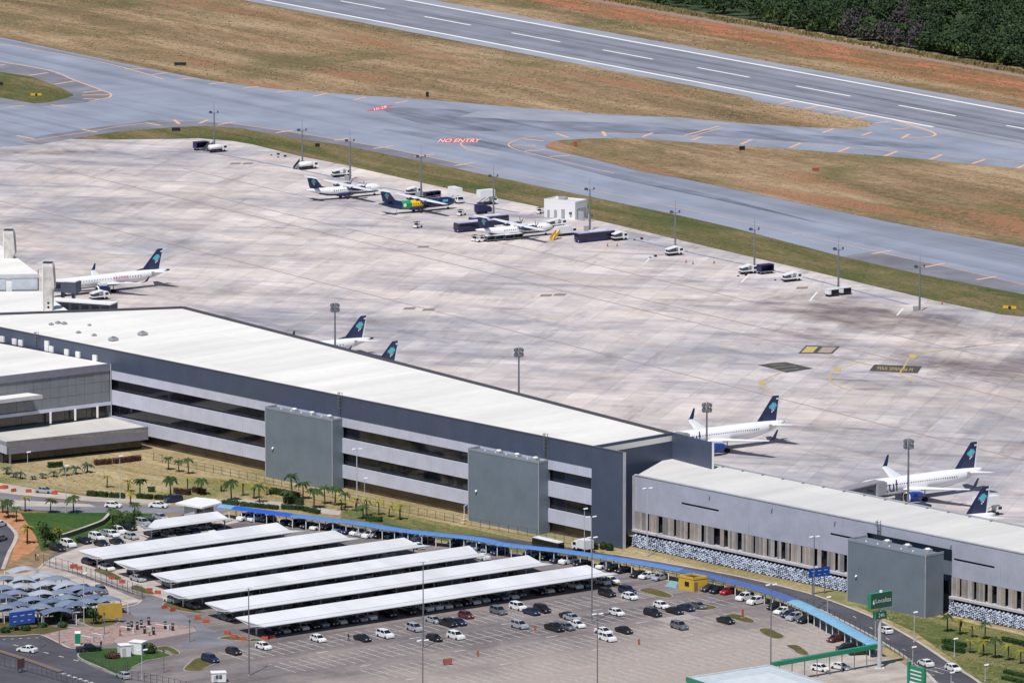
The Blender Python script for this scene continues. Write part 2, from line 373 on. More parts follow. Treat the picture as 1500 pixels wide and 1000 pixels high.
m_hedger = leaf_mat('red_hedge_leaves', (.075, .035, .03), .4)
m_bark = paint('bark', (.10, .075, .055), .9)

# ================================================================== THE GROUND
def pxw(pts, z=0.0): return [tuple(G(x, y, z)[:2]) for x, y in pts]
def sheet(name, pts, z, m, parent=None, kind='structure', sm=0, label=None):
    """a flat sheet with the outline pts (plan)"""
    p = smooth(pts, sm, True) if sm else [tuple(q[:2]) for q in pts]
    if sum(a[0] * b[1] - b[0] * a[1] for a, b in zip(p, p[1:] + p[:1])) < 0: p.reverse()
    mb = MB(); mb.add([(x, y, z) for x, y in p], [tuple(range(len(p)))])
    return mb.build(name, m, parent, kind=kind, label=label)
def ribbon(mb, pts, w, z, mi=0):
    P = [Vector(p[:2]) for p in pts]; vs = []
    for i, p in enumerate(P):
        d = (P[min(i + 1, len(P) - 1)] - P[max(i - 1, 0)]).normalized(); n = Vector((-d.y, d.x)) * w / 2
        vs += [(p.x - n.x, p.y - n.y, z), (p.x + n.x, p.y + n.y, z)]
    return mb.add(vs, [(2 * i, 2 * i + 2, 2 * i + 3, 2 * i + 1) for i in range(len(P) - 1)], mi)
def lines(name, plist, w, z, m, parent=None, kind='structure', sm=0):
    mb = MB()
    for p in plist: ribbon(mb, smooth(p, sm) if sm else p, w, z)
    return mb.build(name, m, parent, kind=kind)

sheet('ground', [(-9000, -2000), (9000, -2000), (9000, 16000), (-9000, 16000)], 0, m_field)
# runway
ra, rb = G(1000, 75), G(1500, 167)
rd = (rb - ra).normalized(); rn = Vector((-rd.y, rd.x, 0))          # rn points to the far side
rc = ra - rn * 22.3
def RW(s, d, z=0): return (rc.x + rd.x * s + rn.x * d, rc.y + rd.y * s + rn.y * d, z)
def rstrip(name, d0, d1, z, m, s0=-1500, s1=900, parent=None):
    return sheet(name, [RW(s0, d0), RW(s1, d0), RW(s1, d1), RW(s0, d1)], z, m, parent)
runway = rstrip('runway', -29.5, 30.5, .05, m_rshld)
rstrip('runway_surface', -21.8, 21.8, .06, m_rwy, parent=runway)
for d0, d1 in ((-8.5, -1.2), (1.4, 6.5), (-17, -13)): rstrip('tyre_band', d0, d1, .068, m_tband, parent=runway)
for d in (-22.3, 22.3): rstrip('edge_line', d - .75, d + .75, .075, m_rline, s1=(900 if d > 0 else 208), parent=runway)
s0 = (G(1172, 126) - rc).dot(rd); me = None
for k in range(-9, 5):
    a = s0 + k * 59.0
    if me is None:
        o = sheet('centre_stripe', [(0, -.55), (31.5, -.55), (31.5, .55), (0, .55)], 0, m_rline, runway); me = o.data
    else: o = link('centre_stripe', me, runway, 'structure')
    o.location = RW(a, 0, .075); o.rotation_euler = (0, 0, math.atan2(rd.y, rd.x))
# taxiways
upper = [(-60, 41), (0, 55), (127, 82), (213, 100), (300, 117), (353, 125), (417, 132), (500, 138), (633, 147), (750, 157), (877, 167), (1000, 173), (1100, 182), (1183, 187), (1247, 189), (1280, 185), (1272, 178), (1213, 167), (1103, 147), (1100, 140), (1300, 168), (1640, 225)]
lower = [(1640, 466), (1560, 447), (1497, 431), (1353, 403), (1233, 376), (1070, 333), (1000, 317), (833, 282), (667, 247), (500, 213), (417, 200), (350, 188), (300, 185), (253, 187), (173, 193), (103, 205), (60, 212), (0, 216), (-60, 220)]
taxiway = sheet('taxiway', pxw(upper + lower), .03, m_twy)
isl2 = [(798, 213), (808, 208), (820, 206), (867, 203), (933, 203), (1000, 208), (1200, 222), (1333, 232), (1500, 248), (1640, 262), (1640, 396), (1500, 362), (1300, 325), (1167, 297), (1000, 262), (933, 250), (867, 233), (813, 221), (800, 217)]
sheet('grass_island', pxw(isl2), .09, m_field, kind='structure')
isl1 = [(-90, 92), (-40, 97), (0, 106), (47, 113), (87, 128), (105, 137), (108, 140), (100, 143), (73, 150), (50, 152), (0, 143), (-90, 140)]
sheet('grass_island', pxw(isl1), .09, m_verge)
verge = [(103, 204), (173, 193), (253, 187), (300, 185), (350, 188), (417, 200), (500, 213), (667, 247), (833, 282), (1000, 317), (1070, 333), (1233, 376), (1353, 403), (1497, 431), (1640, 466), (1640, 497), (1500, 464), (1467, 461), (1367, 440), (1200, 400), (1000, 353), (913, 332), (793, 304), (640, 273), (500, 241), (443, 230), (370, 212), (340, 207), (290, 203), (253, 204), (160, 205)]
sheet('grass_verge', pxw(verge), .09, m_verge)
# paved shoulders in a browner, older asphalt
for pts in ([(103, 205), (60, 212), (30, 208), (60, 199), (150, 186), (220, 177), (300, 179), (345, 182), (420, 193), (560, 216), (700, 246), (667, 247), (500, 213), (417, 200), (350, 188), (300, 185), (253, 187), (173, 193)],
            [(0, 91), (70, 103), (112, 119), (150, 133), (163, 138), (158, 144), (130, 150), (60, 156), (0, 153), (-60, 150), (-60, 82)],
            [(1233, 376), (1280, 368), (1340, 380), (1400, 393), (1500, 416), (1640, 449), (1640, 466), (1497, 431), (1353, 403)]):
    sheet('taxiway_shoulder', pxw(pts), .045, m_tsh)
for pts in ([(560, 160), (700, 163), (980, 188), (1100, 193), (1250, 202), (1380, 216), (1380, 219), (1200, 210), (1050, 200), (820, 192), (660, 190)], [(560, 189), (700, 205), (760, 218), (840, 238), (940, 262), (1060, 290), (1200, 327), (1060, 295), (900, 261), (760, 226), (640, 206)]):
    sheet('rubber_streak', pxw(pts), .047, m_rubber, taxiway, sm=3)
sheet('pavement_patch', pxw([(673, 171), (700, 163), (1000, 174), (1100, 184), (1000, 181), (800, 178)]), .048, m_rshld, taxiway)
# bare soil strip and service track beyond the runway
soil = [RW(-700, 62), RW(-150, 60), RW(40, 52), RW(170, 47), RW(330, 46), RW(330, 66), RW(200, 74), RW(40, 78), RW(-100, 76), RW(-700, 80)]
sheet('bare_soil', soil, .03, m_soil)
sheet('service_track', [RW(-1500, 79), RW(900, 79), RW(900, 83.5), RW(-1500, 83.5)], .05, paint('track_gravel', (.30, .20, .165), .95, var=.25))
# painted lines of the taxiways
tl = [([(0, 91), (70, 103), (112, 119), (150, 133), (162, 138), (160, 143), (146, 146), (130, 149)], .8), ([(30, 208), (100, 198), (210, 181), (300, 178), (345, 182), (420, 193)], .5),
      ([(0, 65), (100, 82), (180, 99), (240, 117)], .7), ([(420, 193), (560, 216), (700, 246), (800, 265), (1000, 306), (1180, 345), (1280, 368), (1400, 394), (1500, 417), (1640, 450)], .45),
      ([(808, 199), (770, 202), (750, 208), (745, 213), (755, 219), (790, 228), (850, 243), (900, 254)], .5), ([(676, 208), (676, 213), (690, 220), (730, 228)], .6),
      ([(1002, 199), (1054, 185)], .9), ([(1010, 201), (1060, 187)], .5), ([(1300, 173), (1340, 185), (1368, 195), (1366, 200), (1345, 202), (1325, 201)], 1.0), ([(1150, 155), (1300, 173)], .5), ([(850, 199), (910, 196), (1000, 200), (1200, 213), (1500, 238)], .5)]
mb = MB()
for p, w in tl: ribbon(mb, smooth(pxw(p), 4), w, .06)
mb.build('taxiway_line', m_orange, taxiway, kind='structure')
dash = [(-14, 97, 8, 95), (42, 111, 70, 107), (80, 124, 110, 119), (122, 136, 150, 133), (120, 140, 160, 139), (122, 145, 146, 146), (12, 157, 35, 155), (75, 154, 98, 157), (24, 199, 50, 204), (120, 190, 142, 194), (213, 180, 235, 184), (255, 176, 263, 182), (292, 181, 305, 176), (319, 183, 345, 179), (404, 195, 431, 191), (490, 206, 511, 203), (547, 218, 577, 214), (607, 230, 637, 226), (667, 243, 698, 238), (182, 102, 211, 101), (221, 110, 246, 107), (259, 117, 285, 115), (305, 124, 331, 121), (355, 130, 380, 127), (404, 136, 428, 133), (458, 142, 480, 137), (518, 147, 536, 143), (578, 152, 598, 148),
        (766, 204, 797, 207), (750, 213, 785, 214), (768, 222, 798, 220), (805, 230, 835, 228), (815, 196, 833, 202), (883, 193, 887, 200), (941, 201, 956, 195), (1013, 206, 1028, 201), (1085, 212, 1101, 205), (1157, 217, 1173, 210), (1228, 223, 1245, 216), (1296, 229, 1314, 222), (1362, 234, 1380, 227), (1424, 240, 1443, 234), (1490, 247, 1506, 240),
        (1143, 153, 1165, 148), (1178, 160, 1200, 155), (1215, 166, 1236, 162), (1250, 174, 1272, 170), (1282, 181, 1304, 178), (1305, 190, 1333, 188), (1205, 195, 1221, 189), (1262, 199, 1277, 194), (1321, 203, 1332, 197), (1277, 372, 1307, 367), (1351, 392, 1385, 386), (1430, 410, 1460, 405), (1505, 430, 1540, 424)]
for x0, y0, x1, y1 in dash:
    mb = MB(); ribbon(mb, [G(x0, y0), G(x1, y1)], 1.2, .066); mb.build('shoulder_stripe', m_orange, taxiway, kind='structure')
sheet('red_marking', pxw([(643, 209.3), (648, 203.2), (703, 203.0), (698, 209.3)]), .062, m_redp, taxiway)
o = G(672.5, 206.3, .07); xr = G(700, 206.0) - G(645, 206.3); text('NO ENTRY', 11.5, o, xr, (.09, 1, 0), m_white, taxiway, sx=.235)
sheet('red_marking', pxw([(535, 163.5), (556, 155.5), (578, 154), (560, 162)]), .062, m_redp, taxiway)
xr = G(566, 156) - G(545, 161); text('10-28', 8.0, G(556.5, 158.8, .07), xr, (-.05, 1, 0), m_white, taxiway, sx=.5)

# apron
apr = [(-80, 221), (0, 216), (60, 212), (103, 205)] + verge[::-1][:15]
apr = [(-80, 221), (0, 216), (60, 212), (103, 204), (160, 205), (253, 204), (290, 203), (340, 207), (370, 212), (443, 230), (500, 241), (640, 273), (793, 304), (913, 332), (1000, 353), (1200, 400), (1367, 440), (1467, 461), (1500, 464), (1640, 497), (1640, 935), (1500, 900), (1043, 788), (985, 775), (265, 585), (-80, 590)]
apron = sheet('apron', pxw(apr), .06, m_apron)
def stains(name, pts, z=.065, m=m_stain): return sheet(name, pxw(pts), z, m, apron, sm=4)
E2 = lambda px, py, L, w: [G(px, py) + Vector((math.cos(R(RWY)), math.sin(R(RWY)), 0)) * s for s in (-L, L)]
D2 = Vector((math.cos(R(RWY)), math.sin(R(RWY)), 0))
def guide(px, py, l0, l1): a = G(px, py); return [a - D2 * l0, a + D2 * l1]
lines('guide_line', [guide(1040, 558, 420, 200), guide(900, 395, 240, 330), guide(600, 372, 230, 420), guide(1240, 510, 330, 90)], .45, .078, m_redl, apron)
cur = [[(1140, 583), (1131, 578), (1118, 568), (1114, 562), (1121, 556), (1132, 551), (1146, 545)], [(1248, 573), (1238, 570), (1221, 562), (1215, 553), (1219, 546), (1232, 539), (1270, 529), (1330, 520), (1420, 508), (1500, 500)], [(1340, 561), (1332, 556), (1319, 548), (1324, 538), (1332, 525), (1345, 519), (1420, 508), (1500, 498)]]
lines('lead_in_line', [pxw(c) for c in cur], .42, .084, m_yellow, apron, sm=5)
mb = MB()
for px, py in ((1116, 561), (1227, 541), (1337, 522)):
    g = G(px, py); mb.prism([(g.x + 1.0 * math.cos(a), g.y + 3.2 * math.sin(a)) for a in [2 * math.pi * i / 10 for i in range(10)]], .084, .09)
mb.build('stop_mark', m_yellow, apron, kind='structure')
for pts, i in (([(1169, 518), (1181, 506), (1203, 507), (1192, 518)], 1), ([(1192, 518), (1203, 507), (1231, 507.5), (1219, 518.5)], 2), ([(1110, 535), (1130, 532), (1151, 530.5), (1192, 540), (1152, 546), (1135, 541)], 0), ([(1273, 543.5), (1281, 534), (1351, 536.5), (1344, 547)], 0)):
    b = sheet('marking_panel', pxw(pts), .080, m_blackp, apron)
    if i:
        c = (sum(p[0] for p in pts) / 4, sum(p[1] for p in pts) / 4)
        sheet('marking_inset', pxw([(c[0] + (p[0] - c[0]) * .74, c[1] + (p[1] - c[1]) * .74) for p in pts]), .088, m_yellow if i == 1 else paint('faded_marking', (.36, .28, .25), .85), apron)
xr = G(1345, 545) - G(1276, 541.5); xu = G(1312, 535) - G(1309, 545)
text('MAX SPAN 36 M', 7.0, G(1311, 540.5, .088), xr, xu, m_yellow, apron, sx=.19)
lines('faded_lettering', [pxw([(1132, 539), (1166, 536)]), pxw([(1128, 535), (1150, 534)]), pxw([(1146, 543), (1170, 540)])], .8, .088, paint('worn_grey_paint', (.22, .21, .16), .85, var=.5, sc=2), apron)
lines('service_road_line', [[G(320, 226), G(430, 247), G(560, 275), G(760, 312)], [G(880, 340), G(1000, 368), G(1180, 407), G(1330, 446)]], 1.1, .074, paint('worn_blue_line', (.22, .26, .36), .85, var=.4, sc=.8), apron)
lines('bay_mark', [pxw([(1086, 414), (1098, 401)]), pxw([(1186, 441), (1197, 428)]), pxw([(946, 384), (955, 376)]), pxw([(1314, 462), (1323, 452)])], .5, .078, m_white, apron)
for px, py in ((345, 240), (363, 240), (600, 452), (628, 454), (800, 433), (820, 432), (1175, 422), (620, 362), (210, 462)):
    g = G(px, py); mb = MB(); mb.prism([(g.x - 1.9, g.y - 2), (g.x + 1.3, g.y - 1.6), (g.x + 1.9, g.y + 2), (g.x - 1.3, g.y + 1.6)], .062, .095); mb.build('drain_cover', paint('rusty_grating', (.24, .19, .17), .9), apron, kind='structure')

# ---- the landside
sheet('terminal_lawn', pxw([(-80, 640), (217, 640), (930, 800), (1640, 955), (1640, 1060), (1380, 1060), (1290, 960), (1200, 912), (1040, 866), (870, 826), (700, 800), (520, 775), (320, 752), (128, 724), (0, 708), (-80, 700)]), .02, m_lawn)
sheet('lawn', pxw([(540, 742), (700, 776), (860, 812), (860, 824), (700, 800), (545, 775), (500, 766), (500, 748)]), .03, m_lawng, sm=0)
sheet('lawn', pxw([(1250, 885), (1300, 890), (1390, 905), (1520, 935), (1560, 1040), (1470, 1040), (1400, 968), (1340, 925), (1290, 903)]), .03, m_lawng)
sheet('parking_lot', pxw([(80, 808), (215, 762), (322, 752), (430, 768), (600, 790), (740, 806), (900, 832), (1000, 856), (1060, 866), (1130, 885), (1200, 912), (1290, 962), (1300, 1060), (-80, 1060), (-80, 905), (40, 850)]), .03, m_lot)
sheet('pale_paving', pxw([(80, 815), (215, 764), (330, 752), (360, 762), (150, 810), (260, 868), (250, 880), (130, 842), (60, 826)]), .037, m_walk)
sheet('access_road', pxw([(-80, 932), (0, 931), (58, 929), (84, 940), (100, 948), (118, 950), (113, 965), (140, 978), (168, 989), (200, 1010), (260, 1060), (-80, 1060)]), .042, m_road)
sheet('entry_road', pxw([(212, 878), (222, 874), (262, 897), (330, 932), (345, 942), (300, 950), (262, 950), (285, 924), (287, 918), (250, 912), (200, 905), (185, 893)]), .043, m_road2)
sheet('crosswalk_paving', pxw([(62, 930), (105, 918), (150, 918), (230, 910), (285, 918), (285, 923), (200, 936), (125, 948), (100, 948), (84, 940)]), .046, asphalt('pink_pavers', (.34, .24, .22), .2, 3, .25, 30, .3))
sheet('road', pxw([(-80, 712), (0, 721), (100, 734), (240, 741), (330, 742), (330, 751), (232, 752), (100, 750), (0, 744), (-80, 740)]), .042, m_road2)
sheet('footpath', pxw([(-80, 700), (0, 707), (80, 720), (130, 727), (250, 735), (250, 739), (130, 734), (0, 722), (-80, 714)]), .036, m_walk)
sheet('footpath', pxw([(-80, 733), (0, 731), (130, 738), (140, 742), (0, 741), (-80, 743)]), .05, m_walk)
sheet('footpath', pxw([(330, 730), (414, 735), (500, 748), (497, 754), (468, 752), (418, 741), (330, 734)]), .036, m_walk)
sheet('red_earth', pxw([(-20, 742), (30, 752), (62, 790), (48, 808), (14, 826), (22, 795), (10, 767)]), .036, m_earth)
sheet('lush_lawn', pxw([(30, 751), (155, 750), (235, 752), (226, 762), (170, 780), (110, 797), (88, 803), (60, 806), (52, 785)]), .039, m_lush)
sheet('west_road', pxw([(-80, 760), (0, 761), (10, 767), (20, 777), (24, 785), (20, 797), (13, 810), (4, 834), (-80, 850)]), .042, m_road)
lines('kerb', [pxw([(0, 761), (10, 767), (20, 777), (24, 785), (20, 797), (13, 810), (4, 834)])], .9, .13, m_walk, sm=4)
sheet('east_road', pxw([(690, 783), (800, 796), (900, 813), (1000, 830), (1080, 845), (1150, 861), (1200, 875), (1276, 904), (1340, 938), (1400, 978), (1440, 1005), (1480, 1050), (1410, 1050), (1368, 996), (1340, 972), (1290, 938), (1200, 891), (1150, 876), (1080, 857), (1000, 840), (900, 821), (800, 804), (690, 790)]), .042, m_road, sm=3)
lines('kerb', [pxw([(900, 812), (1000, 829), (1080, 844), (1150, 860), (1200, 874), (1276, 903), (1340, 937), (1400, 977), (1440, 1004), (1480, 1049)]), pxw([(1200, 892), (1290, 939), (1340, 973), (1368, 997), (1410, 1051)])], .8, .14, m_walk, sm=4)
lines('lane_line', [[G(1250 + 12 * k * 1.0, 902 + 8.0 * k), G(1254 + 12 * k, 904.7 + 8.0 * k)] for k in range(0, 13, 2)], .25, .055, m_line)
lines('lane_line', [[G(20 + 22 * k, 944 + 5.5 * k), G(27 + 22 * k, 945.6 + 5.5 * k)] for k in range(7)] + [[G(4 + 12 * k, 936 - .5 * k), G(8 + 12 * k, 935.8 - .5 * k)] for k in range(5)], .4, .055, m_line)
mb = MB()
ribbon(mb, [G(-40, 944), G(0, 954), G(50, 970), G(89, 984)], 1.6, .2); mb.build('median_strip', paint('brown_median', (.17, .12, .10), .9), kind='structure')
lines('crossing_bar', [[G(91 + 8 * k, 985.5 + 2.6 * k), G(95 + 8 * k, 987 + 2.6 * k)] for k in range(6)], 1.0, .056, m_line)
sheet('rental_yard', pxw([(1120, 990), (1180, 966), (1286, 957), (1312, 966), (1380, 1002), (1380, 1060), (1100, 1060)]), .05, m_lotlight)
sheet('bluish_bay', pxw([(973, 858), (985, 849), (993, 850), (990, 862)]), .045, paint('faded_blue_paint', (.20, .38, .42), .85))
sheet('sail_lot', pxw([(-80, 850), (40, 838), (70, 826), (125, 845), (208, 880), (190, 884), (120, 902), (60, 905), (-80, 905)]), .044, m_lotlight)
sheet('roadside_grass', pxw([(-60, 906), (55, 905), (75, 917), (103, 920), (60, 929), (-60, 931)]), .05, m_island)

def island(name, pts, m=m_island, h=.14):
    p = smooth(pxw(pts), 4, True); c = Vector((sum(q[0] for q in p) / len(p), sum(q[1] for q in p) / len(p)))
    mb = MB(); mb.prism(p, .0, h); o = mb.build(name, m_kerb, kind='structure')
    inn = []
    for q in p:
        d = Vector(q) - c; inn.append(tuple(c + d * max(.4, (d.length - .35) / d.length)))
    sheet('island_grass', inn, h + .012, m, o); return o
island('traffic_island', [(113, 909), (125, 903), (150, 905), (176, 908), (170, 915), (150, 919), (133, 918), (122, 914)])
island('traffic_island', [(115, 963), (121, 953), (160, 949), (225, 951), (240, 955), (252, 960), (230, 965), (215, 968), (190, 980), (178, 990), (150, 979)], m_lush)
island('traffic_island', [(269, 982), (275, 972), (288, 964), (310, 962), (323, 966), (312, 974), (300, 979), (292, 983)])
island('traffic_island', [(170, 936), (230, 926), (280, 921), (286, 923), (283, 926), (235, 935), (180, 943)], paint('pink_paver_top', (.36, .27, .25), .9), .13)
island('traffic_island', [(218, 952), (240, 946), (258, 951), (264, 957), (258, 959), (240, 952)])
for p in ([(935, 865), (950, 861), (975, 867), (986, 873), (980, 876), (960, 873)], [(995, 886), (1012, 881), (1036, 885), (1052, 890), (1035, 894), (1010, 893)], [(1061, 902), (1075, 899), (1098, 905), (1107, 911), (1098, 913), (1080, 909)], [(1111, 922), (1125, 920), (1140, 926), (1150, 932), (1140, 936), (1120, 931)],
          [(1152, 945), (1168, 945), (1184, 955), (1182, 960), (1168, 957), (1158, 950)], [(895, 855), (905, 853), (911, 857), (905, 861), (897, 861)], [(365, 937), (372, 935), (388, 938), (372, 940)], [(318, 935), (345, 931), (362, 936), (372, 939), (345, 938)], [(237, 885), (262, 879), (292, 895), (305, 899), (285, 898), (255, 893)], [(190, 862), (200, 857), (226, 868), (222, 871), (205, 868)], [(137, 835), (150, 832), (178, 846), (172, 850), (155, 844)]):
    island('planted_island', p)

lines('kerb', [pxw([(208, 879), (196, 887), (160, 893), (125, 898), (98, 905), (90, 911), (95, 917), (106, 920)])], .55, .14, m_walk, sm=4)
lines('kerb', [pxw([(0, 932), (30, 931.5), (58, 929.5), (84, 940.5), (100, 948.5), (112, 950)])], .55, .14, m_walk, sm=3)
lines('kerb', [pxw([(40, 850), (62, 828), (75, 824), (125, 842), (205, 872)])], .5, .14, m_walk, sm=3)
# parking bays: rows of lines in the lot's own directions
EA = R(36.24); eu = Vector((math.cos(EA), math.sin(EA), 0)); en = Vector((math.sin(EA), -math.cos(EA), 0)); LO = G(388, 918, 3.0); LO.z = 0
def LOT(u, v, z=0.0): q = LO + eu * u + en * v; return Vector((q.x, q.y, z))
mb = MB()
for v0, v1, u0, u1 in ((3.2, 13.2, -14, 96), (19.2, 29.2, -12, 104), (35.2, 45.2, 0, 98), (51.2, 61.2, 10, 100), (67.2, 77.2, 20, 96), (83.2, 93.2, 30, 96), (99.2, 109.2, 40, 100)):
    u = u0
    while u < u1:
        ribbon(mb, [LOT(u, v0), LOT(u, v1)], .21, .045); u += 2.5
    ribbon(mb, [LOT(u0, (v0 + v1) / 2), LOT(u1, (v0 + v1) / 2)], .15, .045)
mb.build('bay_lines', m_line, kind='structure')
mb = MB()
for v in (16.2, 32.2, 48.2):
    for u in range(2, 96, 24):
        a = LOT(u, v); mb.add([LOT(u, v - .3, .045), LOT(u + 3, v - .12, .045), LOT(u + 3, v + .12, .045), LOT(u, v + .3, .045)], [(0, 1, 2, 3)])
mb.build('lane_arrow', m_line, kind='structure')
lines('bay_lines', [[LOT(79.4, 31.5 + .9 * k), LOT(88.5, 31.8 + .9 * k)] for k in range(5)], .45, .046, m_line)
lines('bay_lines', [pxw([(1128, 899), (1160, 912), (1210, 933), (1232, 943)])] + [pxw([(1168 + 9 * k, 916.5 + 4.2 * k), (1192 + 9 * k, 914 + 4.2 * k)]) for k in range(5)], .2, .047, m_line)

# ================================================================== THE TERMINAL
class FR:
    """a facade's own frame: s along it, d out from it, z up; local to origin o"""
    def __init__(f, a, b, o=None):
        f.a = Vector((a[0], a[1], 0)); d = Vector((b[0] - a[0], b[1] - a[1], 0)); f.L = d.length; f.u = d.normalized()
        f.n = Vector((f.u.y, -f.u.x, 0))
        f.o = Vector((0, 0, 0)) if o is None else Vector((o[0], o[1], 0))
    def __call__(f, s, d, z): q = f.a + f.u * s + f.n * d - f.o; return (q.x, q.y, z)
    def w(f, s, d, z): q = f.a + f.u * s + f.n * d; return Vector((q.x, q.y, z))
def fbx(fr, s0, s1, d0, d1, z0, z1, name, m, parent, label=None, kind=None):
    return MB().bx(s0, s1, d0, d1, z0, z1, T=fr).build(name, m, parent, label=label, kind=kind, fix=True)
NA, NB = G(0, 480, 22), G(868, 654, 22)
tn = (NB - NA).normalized()
n0 = NA - tn * 12
E1, F1, L1 = G(985, 634, 22), G(267, 449, 22), G(-45, 460, 22)
oT = Vector((n0.x, n0.y, 0))
T = thing('terminal_building', 'long terminal block with white flat roof, dark blue fascia and three dark glass bands', 'terminal', oT)
fr = FR(n0, NB, oT); LT = fr.L
endL = 10.4                                                          # the fascia slab carried past the corner
def loc(p, o=oT): return (p[0] - o[0], p[1] - o[1])
# roof
NB2 = Vector(fr.w(LT, -.5, 0)); 
poly = [loc(fr.w(0, -.45, 0)), loc(fr.w(LT, -.45, 0)), loc(E1), loc(F1), loc(L1)]
MB().prism(poly, 20.2, 21.45).build('roof', m_roof, T)
# far, end and left parapets
def wallseg(name, a, b, th, z0, z1, m, parent, o):
    f = FR(a, b, o); return fbx(f, 0, f.L, -th, 0, z0, z1, name, m, parent)
wallseg('parapet', L1, F1, .7, 0, 22.0, m_trim, T, oT)
wallseg('parapet', F1, E1, .7, 0, 22.0, m_trim, T, oT)
MB().prism([loc(fr.w(0, -1.2, 0)), loc(fr.w(LT - .3, -1.2, 0)), loc(E1 - Vector((.6, .2, 0))), loc(F1 + Vector((.6, -.6, 0))), loc(L1)], .2, 20.2).build('core', m_box, T)
fe = FR(fr.w(LT, 0, 0), E1, oT)
MB().bx(0, fe.L, -.5, 0, 0, 22.1, T=fe).build('end_wall', m_fascia, T, fix=True)
sl = FR(E1, G(1043, 649, 22), oT)
MB().bx(-.3, sl.L, -.5, 0, 0, 22.1, T=sl).build('screen_wall', m_fascia, T, fix=True)
# fascia, cladding bands and glass: in lengths, with joints
P = 7.6; k = 0; s = 0.0; bands = [(17.15, 21.95, 'fascia_panel', m_fascia, .0, .30), (14.85, 17.13, 'cladding_panel', m_band, -.2, .22), (12.15, 14.83, 'window_pane', m_glass, -.9, -.78), (8.6, 12.13, 'cladding_panel', m_band, -.2, .22), (5.75, 8.58, 'window_pane', m_glass, -.9, -.78), (2.6, 5.73, 'cladding_panel', m_band, -.2, .22), (0, 2.58, 'window_pane', m_glassb, -.9, -.78)]
cache = {}
sA = (G(160, 533, 18.7) - n0).dot(tn)                                # where the entrance block meets the wall
while s < LT - .5:
    w = min(P, LT - s)
    for (z0, z1, nm, m, d0, d1) in bands:
        if z1 < 17 and s + w < sA - 2: continue
        key = (nm, z0, round(w, 2))
        if key not in cache:
            o = MB().bx(.012, w - .012, d0, d1, z0, z1, T=lambda a, b, c: (fr.u.x * a + fr.n.x * b, fr.u.y * a + fr.n.y * b, c)).build(nm, m, T, fix=True); cache[key] = o.data
        else: o = link(nm, cache[key], T)
        o.location = fr(s, 0, 0)
    s += P
MB().bx(LT + .02, LT + endL, -.5, .3, 0, 21.95, T=fr).build('fascia_panel', m_fascia, T, fix=True)
MB().bx(LT - .02, LT + .6, -.2, .24, 0, 17.1, T=fr).build('fascia_panel', m_fascia, T, fix=True)
MB().bx(-.2, LT + endL, -.55, .34, 21.97, 22.12, T=fr).build('coping', m_trim, T, fix=True)
MB().bx(LT + .3, LT + endL + .06, -.5, -.44, 21.98, 22.13, T=fr).build('coping', m_ltrim, T, fix=True)
MB().bx(LT + endL + .02, LT + endL + .12, -.5, .32, 0, 22.1, T=fr).build('corner_trim', m_ltrim, T, fix=True)
MB().bx(sl.L + .01, sl.L + .12, -.5, 0, 15, 22.1, T=sl).build('corner_trim', m_white, T, fix=True)

# ---- roof things on the main block
def ladder(fr, s, z0, z1, parent):
    mb = MB()
    for a in (s - .45, s + .45): mb.bx(a - .05, a + .05, .35, .45, z0, z1 + 1.1, T=fr)
    z = z0 + .3
    while z < z1: mb.bx(s - .45, s + .45, .37, .43, z, z + .05, T=fr); z += .45
    z = z0 + 2
    while z < z1 + 1:
        mb.bx(s - .5, s + .5, 1.05, 1.1, z, z + .08, T=fr); mb.bx(s - .5, s - .45, .4, 1.1, z, z + .08, T=fr); mb.bx(s + .45, s + .5, .4, 1.1, z, z + .08, T=fr); z += .9
    for a in (s - .3, s, s + .3): mb.bx(a - .03, a + .03, 1.06, 1.12, z0 + 2, z1 + 1, T=fr)
    return mb.build('ladder_cage', m_steel, parent, fix=True)
for px, py, z0 in ((455, 600, 17.3), (745, 663, 17.3), (77, 500, 18.9)):
    ladder(fr, (G(px, py, 20) - n0).dot(tn), z0, 22.0, T)
hv = thing('roof_fan', 'grey roof ventilator on the white terminal roof', 'roof vent', tuple(G(186, 502, 21.45)), R(42))
mb = MB()
mb.bx(-1.1, 1.1, -.9, .9, .2, .75); mb.bx(-.8, .8, -.6, .6, .75, 1.0)
for x in (-.9, .9):
    for y in (-.7, .7): mb.bx(x - .08, x + .08, y - .08, y + .08, 0, .2)
mb.build('housing', m_acg, hv); MB().cyl((0, 0, 1.0), (0, 0, 1.15), .5, .42, 12).build('hood', m_dsteel, hv)
fans = [(166, 499, 1.3, 'widest low grey ventilator on the terminal roof near the entrance block'), (209, 491, 1.3, 'wide low ventilator standing alone behind the others on the white roof'), (75, 476, .7, 'small cowl on the terminal roof, leftmost of the row of three'), (85, 474, .8, 'small cowl in the middle of the row of three on the terminal roof'), (94, 475, .8, 'small cowl at the right end of the row of three on the terminal roof'), (115, 488, .7, 'small roof cowl standing in front of the row of three'), (138, 492, .7, 'small roof cowl just behind the two wide ventilators'), (131, 477, .55, 'tiny roof cowl right of the row of three')]
for i, (px, py, sc, lb) in enumerate(fans):
    if i == 0: hv.location = G(px, py, 21.45); hv['label'] = lb; hv['group'] = 'ventilators on the terminal roof'; hv.scale = (sc * .72,) * 3
    else: dup(hv, G(px, py, 21.45), R(42), lb, 'ventilators on the terminal roof', sc * .72)

